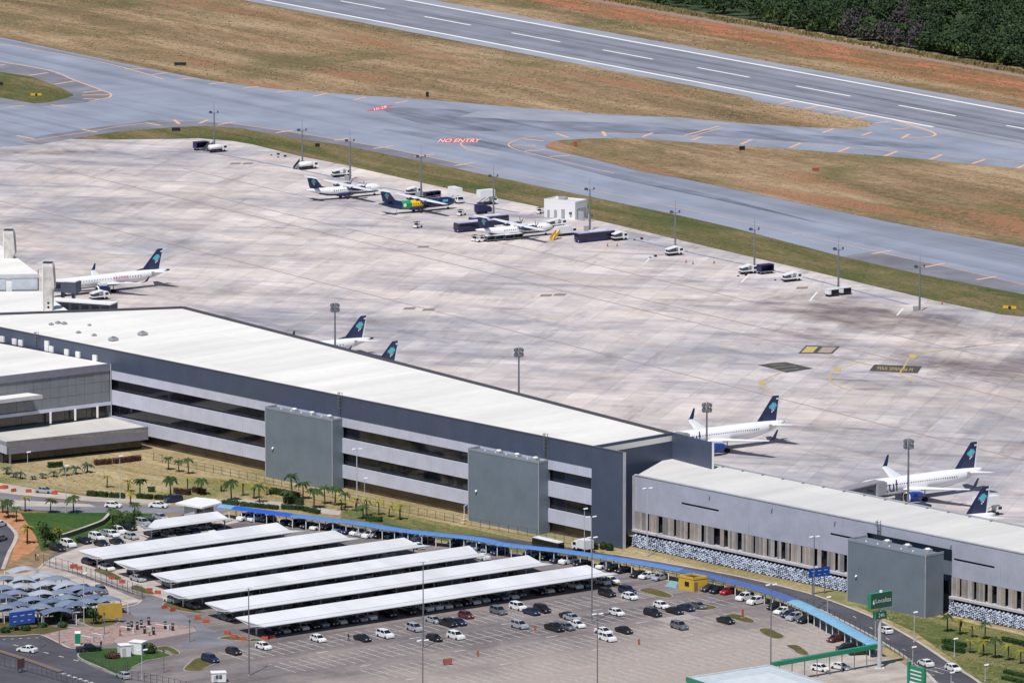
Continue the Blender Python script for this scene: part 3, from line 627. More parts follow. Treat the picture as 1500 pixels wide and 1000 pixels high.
# ---- the grey service shafts in front of the facade
def shaft(i, pl, pr, pside, h, hidden, lb):
    a, b = G(*pl), G(*pr)
    o = Vector((a.x, a.y, 0)); t = thing('service_shaft', lb, 'plant tower', o, 0, 'grey ribbed shafts on the facade')
    f = FR(a, b, o); dep = hidden
    MB().prism([f(0, 0, 0), f(f.L, 0, 0), f(f.L, -dep, 0), f(0, -dep, 0)], 0, h - .5).build('tower', m_box, t)
    mb = MB()
    mb.bx(-.05, f.L + .05, -.18, .06, h - .5, h, T=f); mb.bx(-.05, .15, -dep, -.18, h - .5, h, T=f); mb.bx(f.L - .15, f.L + .05, -dep, -.18, h - .5, h, T=f)
    mb.build('parapet', paint('grey_parapet', (.27, .29, .33), .5), t, fix=True)
    for s in (0, f.L): MB().cyl(f(s, .02, 0), f(s, .02, h), .07, n=5).build('corner_trim', m_ltrim, t)
    for k in range(3):
        s = f.L * (.33 + .26 * k); mb = MB()
        mb.bx(s - .8, s + .8, -dep + .6, -dep + 1.9, h - .5, h + .12, T=f); mb.build('chiller', m_acg, t, fix=True)
        MB().cyl(f(s, -dep + 1.25, h + .12), f(s, -dep + 1.25, h + .32), .6, .5, 12).build('fan_hood', m_white, t)
    for k in range(5):
        s = f.L * (.2 + .15 * k); MB().cyl(f(s, -.9, h - .5), f(s, -.9, h + .1), .22, .18, 8).build('vent_pipe', m_white, t)
    MB().cyl(f(f.L * .12, .05, h * .44), f(f.L * .12, .42, h * .42), .25, .2, 8).build('wall_lamp', m_white, t)
    return t
shaft(0, (389, 698), (487, 718), 0, 17, 3.6, 'windowless grey shaft standing before the terminal facade behind a clump of palms')
shaft(1, (686, 762), (789, 783), 0, 17, 3.6, 'windowless grey shaft on the terminal facade beside the blue flag')
shaft(2, (1241, 880), (1355, 905), 0, 13.9, 5.5, 'windowless grey shaft standing behind the green rental sign')

# ---- the lower wing at the right
wa, wb = G(930, 695.6, 16.2), G(1500, 811, 16.2); wd = (wb - wa).normalized(); wb = wb + wd * 22
oW = Vector((wa.x, wa.y, 0)); WG = thing('pier_wing', 'low terminal wing with pale grey fascia, curtained window strip and white lattice base', 'terminal wing', oW)
fw = FR(wa, wb, oW); LW = fw.L
wf0, wf1 = G(1043, 679, 16.2), G(1500, 771, 16.2); wf1 = wf1 + (wf1 - wf0).normalized() * 30
cor = G(986, 664, 16.2)
pl = [loc(fw.w(0, -.3, 0), oW), loc(fw.w(LW, -.3, 0), oW), loc(wf1, oW), loc(wf0, oW), loc(cor, oW)]
MB().prism(pl, 15.3, 16.0).build('roof', m_wroof, WG)
MB().prism([loc(fw.w(.1, -1.4, 0), oW), loc(fw.w(LW, -1.4, 0), oW), loc(wf1, oW), loc(wf0, oW), loc(cor, oW)], .2, 15.3).build('core', m_box, WG)
ff = FR(wf0, wf1, oW)
MB().bx(0, ff.L, -.4, .05, 14, 16.35, T=ff).build('parapet', m_acg, WG, fix=True)
for k in range(14):
    s = 4 + k * 6.5
    if s < ff.L: MB().bx(s, s + .14, .05, .8, 16.0, 16.25, T=ff).build('roof_anchor', m_steel, WG, fix=True)
MB().bx(-.05, LW, -.45, .12, 16.2, 16.42, T=fw).build('coping', m_ltrim, WG, fix=True)
shs = [(G(1241, 880) - wa).dot(wd), (G(1355, 905) - wa).dot(wd)]
slots = [((995, 737), (1046, 749)), ((1180, 788), (1222, 800)), ((1394, 819), (1450, 832))]
ss = [((G(*a, 12) - wa).dot(wd), (G(*b, 12) - wa).dot(wd)) for a, b in slots]
cutp = sorted(set([0.0, shs[0] - 1.6, shs[1] + .4, LW]))
def wing_panels(s0, s1):
    n = max(1, round((s1 - s0) / 7.4)); w = (s1 - s0) / n
    for i in range(n):
        a = s0 + i * w
        MB().bx(a + .012, a + w - .012, -.3, 0, 14.4, 16.18, T=fw).build('cladding_panel', m_wing, WG, fix=True)
        z = 12.15 if any(q0 - .1 < a + w and a < q1 + .1 for q0, q1 in ss) else None
        if z is None: MB().bx(a + .012, a + w - .012, -.3, .05, 8.0, 14.38, T=fw).build('cladding_panel', m_wing, WG, fix=True)
        else:
            MB().bx(a + .012, a + w - .012, -.3, .05, 12.25, 14.38, T=fw).build('cladding_panel', m_wing, WG, fix=True)
            MB().bx(a + .012, a + w - .012, -.3, .05, 8.0, 11.75, T=fw).build('cladding_panel', m_wing, WG, fix=True)
            q0, q1 = [q for q in ss if q[0] - .1 < a + w and a < q[1] + .1][0]
            if a + .012 < q0: MB().bx(a + .012, min(q0, a + w - .012), -.3, .05, 11.75, 12.25, T=fw).build('cladding_panel', m_wing, WG, fix=True)
            if a + w - .012 > q1: MB().bx(max(q1, a + .012), a + w - .012, -.3, .05, 11.75, 12.25, T=fw).build('cladding_panel', m_wing, WG, fix=True)
wing_panels(0, cutp[1]); wing_panels(shs[1] + .4, LW)
MB().bx(cutp[1], shs[1] + .4, -.3, .03, 13.95, 16.18, T=fw).build('cladding_panel', m_wing, WG, fix=True)
for q0, q1 in ss: MB().bx(q0, q1, -1.0, -.6, 11.7, 12.3, T=fw).build('slot_shutter', m_trim, WG, fix=True)
m_blind = [paint('beige_blind', (.33, .285, .255), .85, var=.2), paint('grey_blind', (.22, .205, .21), .85, var=.2), paint('pale_blind', (.40, .37, .36), .85, var=.2)]
MB().bx(0, LW, -1.4, -1.0, 3.9, 8.0, T=fw).build('window_glazing', m_glass, WG, fix=True)
rr = random.Random(3); s = .5; bl = {}
while s < LW - 1:
    if not (cutp[1] - .2 < s < shs[1] + .3):
        if rr.random() < .88:
            for q in range(rr.randint(2, 6)):
                w = .62
                m = rr.choice(m_blind[:1] * 3 + m_blind[1:] * 2)
                if m.name not in bl: bl[m.name] = MB().bx(0, w - .05, -.55, -.42, 3.95, 7.98, T=lambda a, b, c: (fw.u.x * a + fw.n.x * (b + .45), fw.u.y * a + fw.n.y * (b + .45), c)).build('blind', m, WG, fix=True).data; o = WG.children[-1]; o = [c for c in WG.children if c.data == bl[m.name]][0]
                else: o = link('blind', bl[m.name], WG)
                o.location = fw(s, 0, 0); s += w
        s += rr.choice((.5, .7, .9, 1.3))
    else: s += 1
for s0, s1 in ((0, cutp[1]), (shs[1] + .4, LW)):
    MB().bx(s0, s1, -1.3, .9, 3.45, 3.95, T=fw).build('ledge', m_ltrim, WG, fix=True)
    MB().bx(s0 + .1, s1, -1.35, -1.0, .2, 3.35, T=fw).build('base_wall', m_trim, WG, fix=True)
    MB().prism([(0, 0), (1, 0), (1, 1)], -50, -49) if False else MB().loft([[fw(s0 + .1, -.9, .05), fw(s0 + .1, 1.0, .05), fw(s0 + .1, .55, 2.75), fw(s0 + .1, -.9, 2.75)], [fw(s1, -.9, .05), fw(s1, 1.0, .05), fw(s1, .55, 2.75), fw(s1, -.9, 2.75)]]).build('lattice_backing', paint('lattice_backing_grey', (.15, .17, .22), .8), WG, fix=True)
MB().bx(-.02, .25, -.3, .75, 3.9, 16.2, T=fw).build('corner_trim', m_ltrim, WG, fix=True)
# lattice of small white leaves in front of the base wall
mb = MB(); s = .6; row = 0
m_latt = paint('white_lattice', (.38, .43, .54), .5, var=.2)
while s < LW:
    if not (cutp[1] - .5 < s < shs[1] + .5):
        for k in range(5):
            z = .05 + k * .52 + (.3 if row % 2 else 0); a = rr.uniform(-.15, .15); t2 = 1 if (row + k) % 2 else -1
            w, h = rr.uniform(.24, .44), rr.uniform(.18, .36)
            pts = [(-w, -h * .2 * t2), (-.08, h), (w, h * .3 * t2), (.08, -h)]
            tl_ = rr.uniform(-.22, .22)
            mb.add([fw(s + x, 1.25 - .16 * z + tl_ * x / w - .2 * (y / h), z + .32 + y) for x, y in pts] + [fw(s + x, 1.18 - .16 * z + tl_ * x / w - .2 * (y / h), z + .32 + y) for x, y in pts], [(0, 1, 2, 3), (7, 6, 5, 4)])
    s += .62; row += 1
mb.build('lattice_screen', m_latt, WG, kind='stuff')
ladder(fw, (G(1288, 770, 16) - wa).dot(wd), 14.0, 16.2, WG)
for px, py in ((1042, 725), (1131, 744), (1222, 763), (1390, 798)):
    s = (G(px, py, 15) - wa).dot(wd); MB().bx(s, s + .3, .05, .5, 14.7, 15.1, T=fw).build('wall_lamp', m_acg, WG, fix=True)

# ---- the entrance block at the left, its awning and low canopy
ec, ed = G(160.6, 532.5, 18.7), G(0, 551.4, 18.7); edir = (ed - ec).normalized(); ed = ed + edir * 10
oE = Vector((ec.x, ec.y, 0)); EB = thing('entrance_block', 'white-roofed terminal entrance block clad in a grid of slate panels over a low canopy', 'terminal wing', oE)
f2 = FR(ed, ec, oE); L2 = f2.L
bk = G(0, 503, 18.7) - tn * 12
MB().prism([loc(ec, oE), loc(ed, oE), loc(bk, oE), loc(fr.w(sA, 0.35, 0), oE)], 17.9, 18.6).build('roof', m_roof, EB)
MB().prism([loc(f2.w(.1, -1.2, 0), oE), loc(f2.w(L2 - .5, -1.2, 0), oE), loc(fr.w(sA - .5, .4, 0), oE), loc(bk, oE)], .2, 17.9).build('core', m_box, EB)
MB().bx(0, L2, -.4, .25, 17.0, 18.75, T=f2).build('fascia', paint('shaded_mauve_grey_fascia', (.20, .195, .25), .5), EB, fix=True)
np_ = round(L2 / 2.45); w = L2 / np_; pd = None
for r_ in range(3):
    for c_ in range(np_):
        if pd is None: o = MB().bx(.03, w - .03, -.35, 0, .03, 2.53, T=lambda a, b, c: (f2.u.x * a + f2.n.x * b, f2.u.y * a + f2.n.y * b, c)).build('wall_panel', m_panel, EB, fix=True); pd = o.data
        else: o = link('wall_panel', pd, EB)
        o.location = f2(c_ * w, rr.uniform(-.03, .02), 9.3 + 2.56 * r_)
MB().bx(0, L2, -1.2, -.36, 9.3, 17.0, T=f2).build('backing_wall', m_trim, EB, fix=True)
MB().bx(0, L2 + .05, -.6, .3, 8.5, 9.28, T=f2).build('lower_beam', m_band, EB, fix=True)
for i in range(8):
    a = L2 - 6.2 * (i + 1)
    if a < 0: break
    MB().bx(a + .06, a + 6.14, -1.15, -1.0, 5.75, 8.48, T=f2).build('window_pane', m_glassb, EB, fix=True)
for px in (52, 104, 151):
    s = (G(px, 614, 5.7) - ed).dot(f2.u); MB().cyl(f2(s, .35, 5.75), f2(s, .35, 8.5), .28, n=10).build('column', m_white, EB)
MB().cyl(f2(L2 + .1, .35, 2), f2(L2 + .1, .35, 18.6), .12, n=6).build('downpipe', m_ltrim, EB)
# awning
aw0, aw1, aw2 = G(52, 577, 13.6), G(40, 568, 13.6), G(-40, 579, 13.6)
mb = MB(); q = (aw0 - ed).dot(f2.u)
mb.prism([f2(-2, 0.02, 0), f2(q - 1.2, .02, 0), f2(q, 4.4, 0), f2(-2, 4.4, 0)], 13.0, 13.85); mb.build('awning', m_ltrim, EB)
mb = MB(); mb.prism([f2(-2, 0.06, 0), f2(q - 1.5, .06, 0), f2(q - .4, 4.1, 0), f2(-2, 4.1, 0)], 13.86, 13.93); mb.build('awning_top', m_roof, EB)
# canopy
c0, c1 = G(217, 625, 5.7), G(10.5, 647, 5.7)
oC = Vector((c0.x, c0.y, 0)); CN = thing('entrance_canopy', 'long low canopy with grey fascia below the slate panelled entrance block', 'canopy', oC)
f3 = FR(c1, c0, oC)
back = (G(0, 638, 5.7) - G(10.5, 647, 5.7)).normalized()
wl0 = fr.w((c0 - n0).dot(tn), .3, 0)
bkl = c1 + Vector((-f3.n.x, -f3.n.y, 0)) * 13
MB().prism([loc(c0, oC), loc(c1, oC), loc(bkl, oC), loc(Vector(ec) + f2.n * .3, oC), ], 4.6, 5.5).build('roof', roof_mat('aged_white_roof', (.62, .60, .56), 31, 6, 9), CN)
MB().bx(0, f3.L, -.35, 0, 2.6, 5.75, T=f3).build('fascia', paint('shaded_mauve_grey_fascia', (.20, .195, .25), .5), CN, fix=True)  # darker than the end fascia: weaker light on this side put into colour
f3b = FR(bkl, c1, oC)
MB().bx(0, f3b.L, -.35, 0, 2.6, 5.75, T=f3b).build('fascia', m_band, CN, fix=True)
for i in range(8):
    a = .3 + i * (f3.L - .6) / 8
    MB().bx(a + .05, a + (f3.L - .6) / 8 - .05, -3.0, -2.85, .05, 4.6, T=f3).build('window_pane', m_glass, CN, fix=True)
MB().bx(.3, f3.L - .3, -9.0, -3.01, .05, 4.6, T=f3).build('core', m_trim, CN, fix=True)
MB().bx(1, 1.4, -1.2, -.8, 0, 2.6, T=f3).build('column', m_ltrim, CN, fix=True)
for px, py in ((4, 497), (19, 501), (27, 503), (64, 511), (73, 512), (92, 517), (111, 520), (136, 525)):
    s = (G(px, py, 19.3) - n0).dot(tn); MB().bx(s - .75, s + .75, .32, .75, 18.65, 20.1 if px != 64 else 21.2, T=fr).build('wall_vent', m_white, T, fix=True)

# ---- the old terminal with its white pylons
oO = G(-60, 470, 10); oO.z = 0
OT = thing('old_terminal', 'white flat-roofed older terminal at the end of the apron beside two concrete pylons', 'terminal', oO)
z1_, z2_ = 10.0, 14.2
lowp = [G(x, y, z1_) for x, y in ((-70, 428), (60, 426.5), (99, 454), (104, 462), (-70, 472))]
MB().prism([loc(p, oO) for p in lowp], .2, z1_).build('lower_block', m_roof, OT)
upp = [G(x, y, z2_) for x, y in ((-70, 404), (56, 402.5), (0, 360.5), (-70, 312))]
MB().prism([loc(p, oO) for p in upp], .2, z2_).build('upper_block', m_white, OT)
MB().prism([loc(p, oO) for p in upp], z2_, z2_ + .35).build('roof', m_roof, OT)
fo = FR(upp[0], upp[1], oO)
for i in range(6):
    a = fo.L - 7.2 - i * 8.6
    MB().bx(a, a + 7.0, .02, .25, 10.3, 13.2, T=fo).build('wall_panel', paint('pale_blue_panel', (.50, .54, .60), .5), OT, fix=True)
MB().bx(fo.L - .1, fo.L + .12, -10, .2, 10.02, 14.1, T=fo).build('dark_glazing', m_glass, OT, fix=True)
MB().bx(-1, fo.L + .3, -.3, .35, 13.4, z2_ + .2, T=fo).build('eave', m_ltrim, OT, fix=True)
def pylon(px, py, h, lb):
    p = G(px, py, 10.0); t = thing('concrete_pylon', lb, 'pylon', (p.x, p.y, 10.0), R(-12), 'white concrete pylons of the older terminal')
    mb = MB()
    rings = []
    for z, hw, dp in ((0, 1.25, .7), (h * .42, 1.35, .85), (h * .5, 1.9, .95), (h * .62, 1.85, 1.0), (h * .93, 1.6, 1.1), (h, 1.35, .9)):
        rings.append([(-1.25, -dp, z), (hw, -dp, z), (hw, dp, z), (-1.25, dp, z)])
    mb.loft(rings).build('shaft', m_concw, t)
    MB().bx(-1.15, 1.2, -.95, .95, h + .02, h + .3).build('cap', m_trim, t)
    MB().bx(-1.28, -1.26 + .25, -1.16, -1.1, .2, h * .98).build('edge_strip', m_white, t)
    for z in (.9, 2.0): MB().cyl((.2, -.6, z), (.2, -.78, z), .33, n=10).build('porthole', m_black, t)
    return t
pylon(13.5, 402, 12.2, 'tall weathered white concrete pylon rising from the upper roof of the older terminal')
pylon(71, 454, 12.6, 'weathered white concrete pylon standing where the older terminal meets the new roof')
m_slate = paint('slate_blue_panel', (.085, .105, .15), .6)
def tunnel(name, lb, a, b, w, z0, z1, body, roofm, cat='boarding bridge', legs=2, wins=True, cab=True, cabm=None):
    o = Vector((a[0], a[1], 0)); t = thing(name, lb, cat, o, 0, 'boarding bridges'); f = FR(a, b, o)
    MB().bx(0, f.L, -w / 2, w / 2, z0, z1, T=f).build('tunnel', body, t, fix=True)
    MB().bx(-.1, f.L + .1, -w / 2 - .15, w / 2 + .15, z1, z1 + .3, T=f).build('roof', roofm, t, fix=True)
    if wins:
        n = max(1, int(f.L / 3))
        for i in range(n): MB().bx(f.L * (i + .15) / n, f.L * (i + .85) / n, w / 2, w / 2 + .04, z0 + 1.0, z1 - .5, T=f).build('window', m_glass, t, fix=True)
    if cab: MB().bx(f.L - 3.2, f.L + .4, -w / 2 - .5, w / 2 + .5, z0 - .1, z1 + .12, T=f).build('cab', cabm or m_acg, t, fix=True)
    for k in range(legs):
        s = f.L * (k + 1) / (legs + .35); MB().bx(s - .35, s + .35, -.5, .5, 0, z0, T=f).build('support_leg', m_dsteel, t, fix=True)
    return t
tunnel('boarding_bridge', 'slate blue boarding bridge with white roof docked at the jet by the older terminal', G(76, 410, 7.6), G(113, 412, 7.6), 3, 4.6, 7.4, m_slate, m_white, cabm=m_slate)
tunnel('service_corridor', 'long low dark corridor with white roof between the older terminal and the new roof', G(78, 438, 7), G(167, 444, 7), 4.5, 3.2, 6.8, m_trim, m_white, cat='corridor', cab=False)

# ================================================================== AIRCRAFT
EMB = ['..CCt.', '.CCCCC', 'CCcCCCt', 'tCCccP.', '..CcPk.', '...kW..', '...W...']
def emblem(parent, o, right, up, n, size):
    """the mosaic of small squares on the fin, both faces"""
    mats = [m_cyan, m_teal, m_white, m_pink, m_acyel]; mm = {'C': 0, 't': 1, 'c': 2, 'P': 1, 'k': 3, 'W': 2, 'y': 4}
    mb = MB(); o = Vector(o); r = Vector(right); u = Vector(up)
    for j, row in enumerate(EMB):
        for i, ch in enumerate(row):
            if ch == '.': continue
            p = o + r * ((i - 3) * size + (6 - j) * size * .0) - u * ((j - 3) * size)
            for sg in (1, -1):
                q = [p + Vector(n) * sg + r * a * size * .52 + u * b * size * .52 for a, b in ((-1, -1), (1, -1), (1, 1), (-1, 1))]
                mb.add(q, [(0, 1, 2, 3) if sg < 0 else (3, 2, 1, 0)], mm[ch if ch != 'c' else 'C'])
    return mb.build('tail_emblem', mats, parent)
def wingslab(mb, secs, mi=0):
    """secs: (x_leading, y, z, chord, thickness)"""
    mb.loft([[(x, y, z), (x - c * .25, y, z + t * .6), (x - c * .65, y, z + t * .45), (x - c, y, z), (x - c * .6, y, z - t * .3), (x - c * .2, y, z - t * .45)] for x, y, z, c, t in secs], mi)
    return mb
def fuselage(prof, n=18, belly=None):
    rings = []
    for x, rw, rh, zc in prof: rings.append([(x, rw * math.sin(2 * math.pi * i / n), zc + rh * math.cos(2 * math.pi * i / n)) for i in range(n)])
    return rings
def airliner(name, lb, tip, hd, big, group, text_=None, seed=0):
    """tip: world place of the fin tip's trailing edge; hd: heading angle. Local x points forward, nose at 0."""
    if big: L, r, zc, H, hs = 37.6, 2.0, 3.85, 11.76, 17.0
    else: L, r, zc, H, hs = 38.6, 1.6, 3.35, 10.55, 13.2
    back = L - .9 if big else L - .7
    d = Vector((math.cos(hd), math.sin(hd), 0)); nose = Vector((tip.x, tip.y, 0)) + d * back
    t = thing(name, lb, 'airliner', nose, hd, group)
    prof = []
    for f_, k, o in ((0, .04, -.28), (.008, .27, -.24), (.02, .45, -.18), (.045, .68, -.09), (.075, .86, -.03), (.11, .97, 0), (.14, 1, 0), (.40, 1, 0), (.64, 1, 0), (.74, .93, .06), (.83, .76, .20), (.91, .50, .40), (.97, .27, .56), (1, .10, .60)):
        prof.append((-L * f_, r * k, r * k * (1.03 if big else 1.1), zc + r * o))
    rings = fuselage(prof); n = 18
    low = (lambda k, i: 1 if i in (7, 8, 9, 10) and k < 9 else 0) if not big else (lambda k, i: 1 if i in (8, 9) and k < 8 else 0)
    mb = MB(); mb.loft(rings, low); mb.build('fuselage', [m_acw, m_navy if not big else m_acg], t, sm=True, fix=True)
    # glazing
    mb = MB(); zz = zc + r * .28
    for sg in (1, -1):
        for k in range(34 if big else 26):
            x = -L * (.17 + .60 * k / (34 if big else 26)); yy = sg * (math.sqrt(max(.01, r * r - (zz - zc) ** 2)) + .02)
            mb.add([(x, yy, zz - .16), (x - .26, yy, zz - .16), (x - .26, yy - sg * .03, zz + .17), (x, yy - sg * .03, zz + .17)], [(0, 1, 2, 3) if sg < 0 else (3, 2, 1, 0)])
    mb.build('cabin_windows', m_carglass, t, kind='stuff')
    mb = MB(); x0 = -L * .045
    for y0, y1, xa, xb in ((-.95, -.5, -.75, -.2), (-.45, .0, -.15, 0), (.05, .5, 0, -.15), (.55, 1.0, -.2, -.75)):
        mb.add([(x0 + xa, y0 * r * .72, zc + r * .34), (x0 + xb, y1 * r * .72, zc + r * .34), (x0 + xb - .7, y1 * r * .66, zc + r * .66), (x0 + xa - .6, y0 * r * .66, zc + r * .62)], [(0, 1, 2, 3)])
    mb.build('cockpit_windows', m_carglass, t)
    for sg in (1, -1):
        for x in (-L * .13, -L * .86):
            rr_ = r * (.97 if x > -20 else .74); zd = zc + (0 if x > -20 else r * .22); 
            MB().bx(x - .45, x + .45, sg * rr_ * .97 - .04, sg * rr_ * .97 + .04, zd - .7, zd + .75).build('door', m_acg, t)
    if text_:
        for sg in (1, -1):
            if text_ == 'azul':
                text('azul', 4.0, (-L * .215, sg * (r * 1.0 + .03), zc + r * .10), (-sg, 0, 0), (0, -sg * .12, 1), m_navy, t, off=.03)
            else: text(text_, 1.5, (-L * .58, sg * r * .97, zc + r * .42), (-sg, 0, 0), (0, -sg * .45, 1), m_pink, t, off=.05)
    # wings
    for sg in (1, -1):
        if big: se = [(-12.3, sg * 1.2, 2.9, 7.6, .95), (-15.6, sg * 6.3, 3.45, 4.4, .55), (-20.6, sg * hs, 4.55, 1.6, .2)]
        else: se = [(-14.3, sg * 1.0, 2.55, 6.4, .8), (-16.9, sg * 4.8, 2.95, 3.9, .5), (-21.6, sg * hs, 3.95, 1.4, .18)]
        w = wingslab(MB(), se).build('wing', m_acw, t, fix=True)
        x, y, z = se[2][:3]
        if big: ws = [(x + .0, y, z + .02, 1.55, .15), (x - .7, y + sg * .25, z + .55, 1.2, .1), (x - 1.9, y + sg * .55, z + 2.6, .55, .06)]
        else: ws = [(x + .0, y, z + .02, 1.35, .15), (x - .8, y + sg * .5, z + .35, 1.05, .1), (x - 1.9, y + sg * 1.0, z + 1.75, .45, .06)]
        wingslab(MB(), ws).build('winglet', m_navy, w, fix=True)
        for s in ((-17.6, sg * 4.0), (-19.4, sg * 8.2), (-20.9, sg * 12.0)) if big else ((-18.6, sg * 3.2), (-20.4, sg * 7.0)):
            zf = 2.7 + abs(s[1]) * .08; wingslab(MB(), [(s[0] + .6, s[1] - .18, zf, 2.8, .5), (s[0] + .6, s[1] + .18, zf, 2.8, .5)]).build('flap_fairing', m_acw, w, fix=True)
        # engine
        ex, ey, ez, er, el = (-10.8, sg * 5.75, 1.95, 1.28, 4.4) if big else (-12.7, sg * 4.35, 1.75, .98, 3.6)
        N = 14; ring = lambda x, q, dz=0: [(x, ey + q * math.sin(2 * math.pi * i / N), ez + dz + q * math.cos(2 * math.pi * i / N)) for i in range(N)]
        en_ = MB().loft([ring(ex, er * .9), ring(ex - .35, er), ring(ex - el * .5, er * 1.0), ring(ex - el * .8, er * .82), ring(ex - el, er * .62, .05), ring(ex - el - .7, er * .3, .08)], cap=True).build('engine', m_acblue if big else m_navy, t, sm=True, fix=True)
        MB().loft([ring(ex + .04, er * .84), ring(ex + .06, er * .93), ring(ex - .3, er * 1.012)], cap=False).build('intake_lip', m_acw, en_, sm=True)
        MB().loft([ring(ex + .03, er * .83), ring(ex + .032, er * .02)], cap=False).build('fan', m_black, en_)
        MB().bx(ex - el * .95, ex - .9, ey - .15, ey + .15, ez + er * .85, 3.0 + abs(ey) * .07 + .1).build('pylon', m_acw, en_)
        # tailplane
        if big: ts = [(-32.0, sg * .6, 4.75, 4.4, .4), (-35.1, sg * 6.2, 5.35, 1.5, .15)]
        else: ts = [(-33.6, sg * .5, 4.15, 3.9, .35), (-36.4, sg * 6.0, 4.6, 1.5, .14)]
        wingslab(MB(), ts).build('tailplane', m_acw, t, fix=True)
        # main gear
        gx, gy = (-17.7, sg * 3.8) if big else (-19.0, sg * 2.97)
        g = MB().cyl((gx, gy, .5), (gx, gy, 3.0), .14, n=6).build('main_gear', m_steel, t)
        for q in (-.42, .42): MB().cyl((gx, gy + q - .17, .55), (gx, gy + q + .17, .55), .55, n=12).build('wheel', m_tyre, g)
    g = MB().cyl((-5.0, 0, .4), (-5.0, 0, 2.4), .11, n=6).build('nose_gear', m_steel, t)
    for q in (-.25, .25): MB().cyl((-5.0, q - .12, .38), (-5.0, q + .12, .38), .38, n=10).build('wheel', m_tyre, g)
    # fin
    if big: a, b, c = (-28.9, 5.75), (-33.9, H), (6.5, 2.1)
    else: a, b, c = (-29.6, 4.75), (-35.4, H), (6.6, 2.0)
    th = .17
    def finq(x0, x1, x2, x3, z0, z1, w): return [[(x0, -w * .2, z0), (x0 - (x0 - x1) * .25, -w, z0), (x1, -w * .6, z0), (x1, w * .6, z0), (x0 - (x0 - x1) * .25, w, z0), (x0, w * .2, z0)], [(x2, -w * .2, z1), (x2 - (x2 - x3) * .25, -w, z1), (x3, -w * .6, z1), (x3, w * .6, z1), (x2 - (x2 - x3) * .25, w, z1), (x2, w * .2, z1)]]
    te = .55
    fin = MB().loft(finq(a[0], a[0] - c[0] + te, b[0], b[0] - c[1] + te * .6, a[1] - .35, b[1], th)).build('fin', m_navy, t, fix=True)
    MB().loft(finq(a[0] - c[0] + te - .01, a[0] - c[0], b[0] - c[1] + te * .6 - .01, b[0] - c[1], a[1] - .25, b[1], th * .55)).build('rudder_edge', m_acw, fin, fix=True)
    if not big: MB().loft(finq(a[0] + 4.2, a[0] - 1, a[0] - .6, a[0] - 1.2, a[1] - .15, a[1] + .75, th * .7)).build('dorsal_fin', m_navy, fin, fix=True)
    zm = (a[1] * .45 + b[1] * .55); xm = (a[0] - c[0] * .5) * .45 + (b[0] - c[1] * .5) * .55 - .15
    emblem(fin, (xm, 0, zm - .1), (-.98, 0, 0), (-.25, 0, .97), (0, th + .025, 0), .35)
    MB().bx(b[0] - c[1] * .75, b[0] - c[1] * .45, -th - .02, th + .02, b[1] - .95, b[1] - .6).build('white_square', m_white, fin)
    if not big: MB().cyl((-L + .3, 0, zc + r * .6), (-L - .7, 0, zc + r * .62), .3, .22, 10).build('tail_exhaust', m_black, t)
    return t, nose, d
HD = R(-56.6 - 90)
GJ = 'jets parked nose-in at the terminal'
A1 = airliner('jet_airliner', 'white jet with blue engines, nose hidden behind the dark screen wall', G(1145.6, 578, 11.76), HD, True, GJ, 'azul')
A2 = airliner('jet_airliner', 'white jet with blue engines docked at the bridge behind the pale wing roof', G(1436, 645.6, 11.76), HD, True, GJ, 'azul')
A3 = airliner('jet_airliner', 'white jet mostly hidden behind the wing roof, fin beside a service truck', G(1453.6, 710.4, 11.76), HD, True, GJ, 'azul')
B1 = airliner('regional_jet', 'white regional jet with pink lettering and navy belly beside the older terminal', G(241.5, 363.3, 10.55), HD + R(2), False, GJ, 'azulrosa')
B2 = airliner('regional_jet', 'white regional jet whose rear shows behind the white roof next to a floodlight mast', G(540, 461.5, 10.55), HD, False, GJ)
B3 = airliner('regional_jet', 'regional jet of which only the navy fin tip shows above the white roof', G(586.8, 498.4, 10.55), HD, False, GJ)
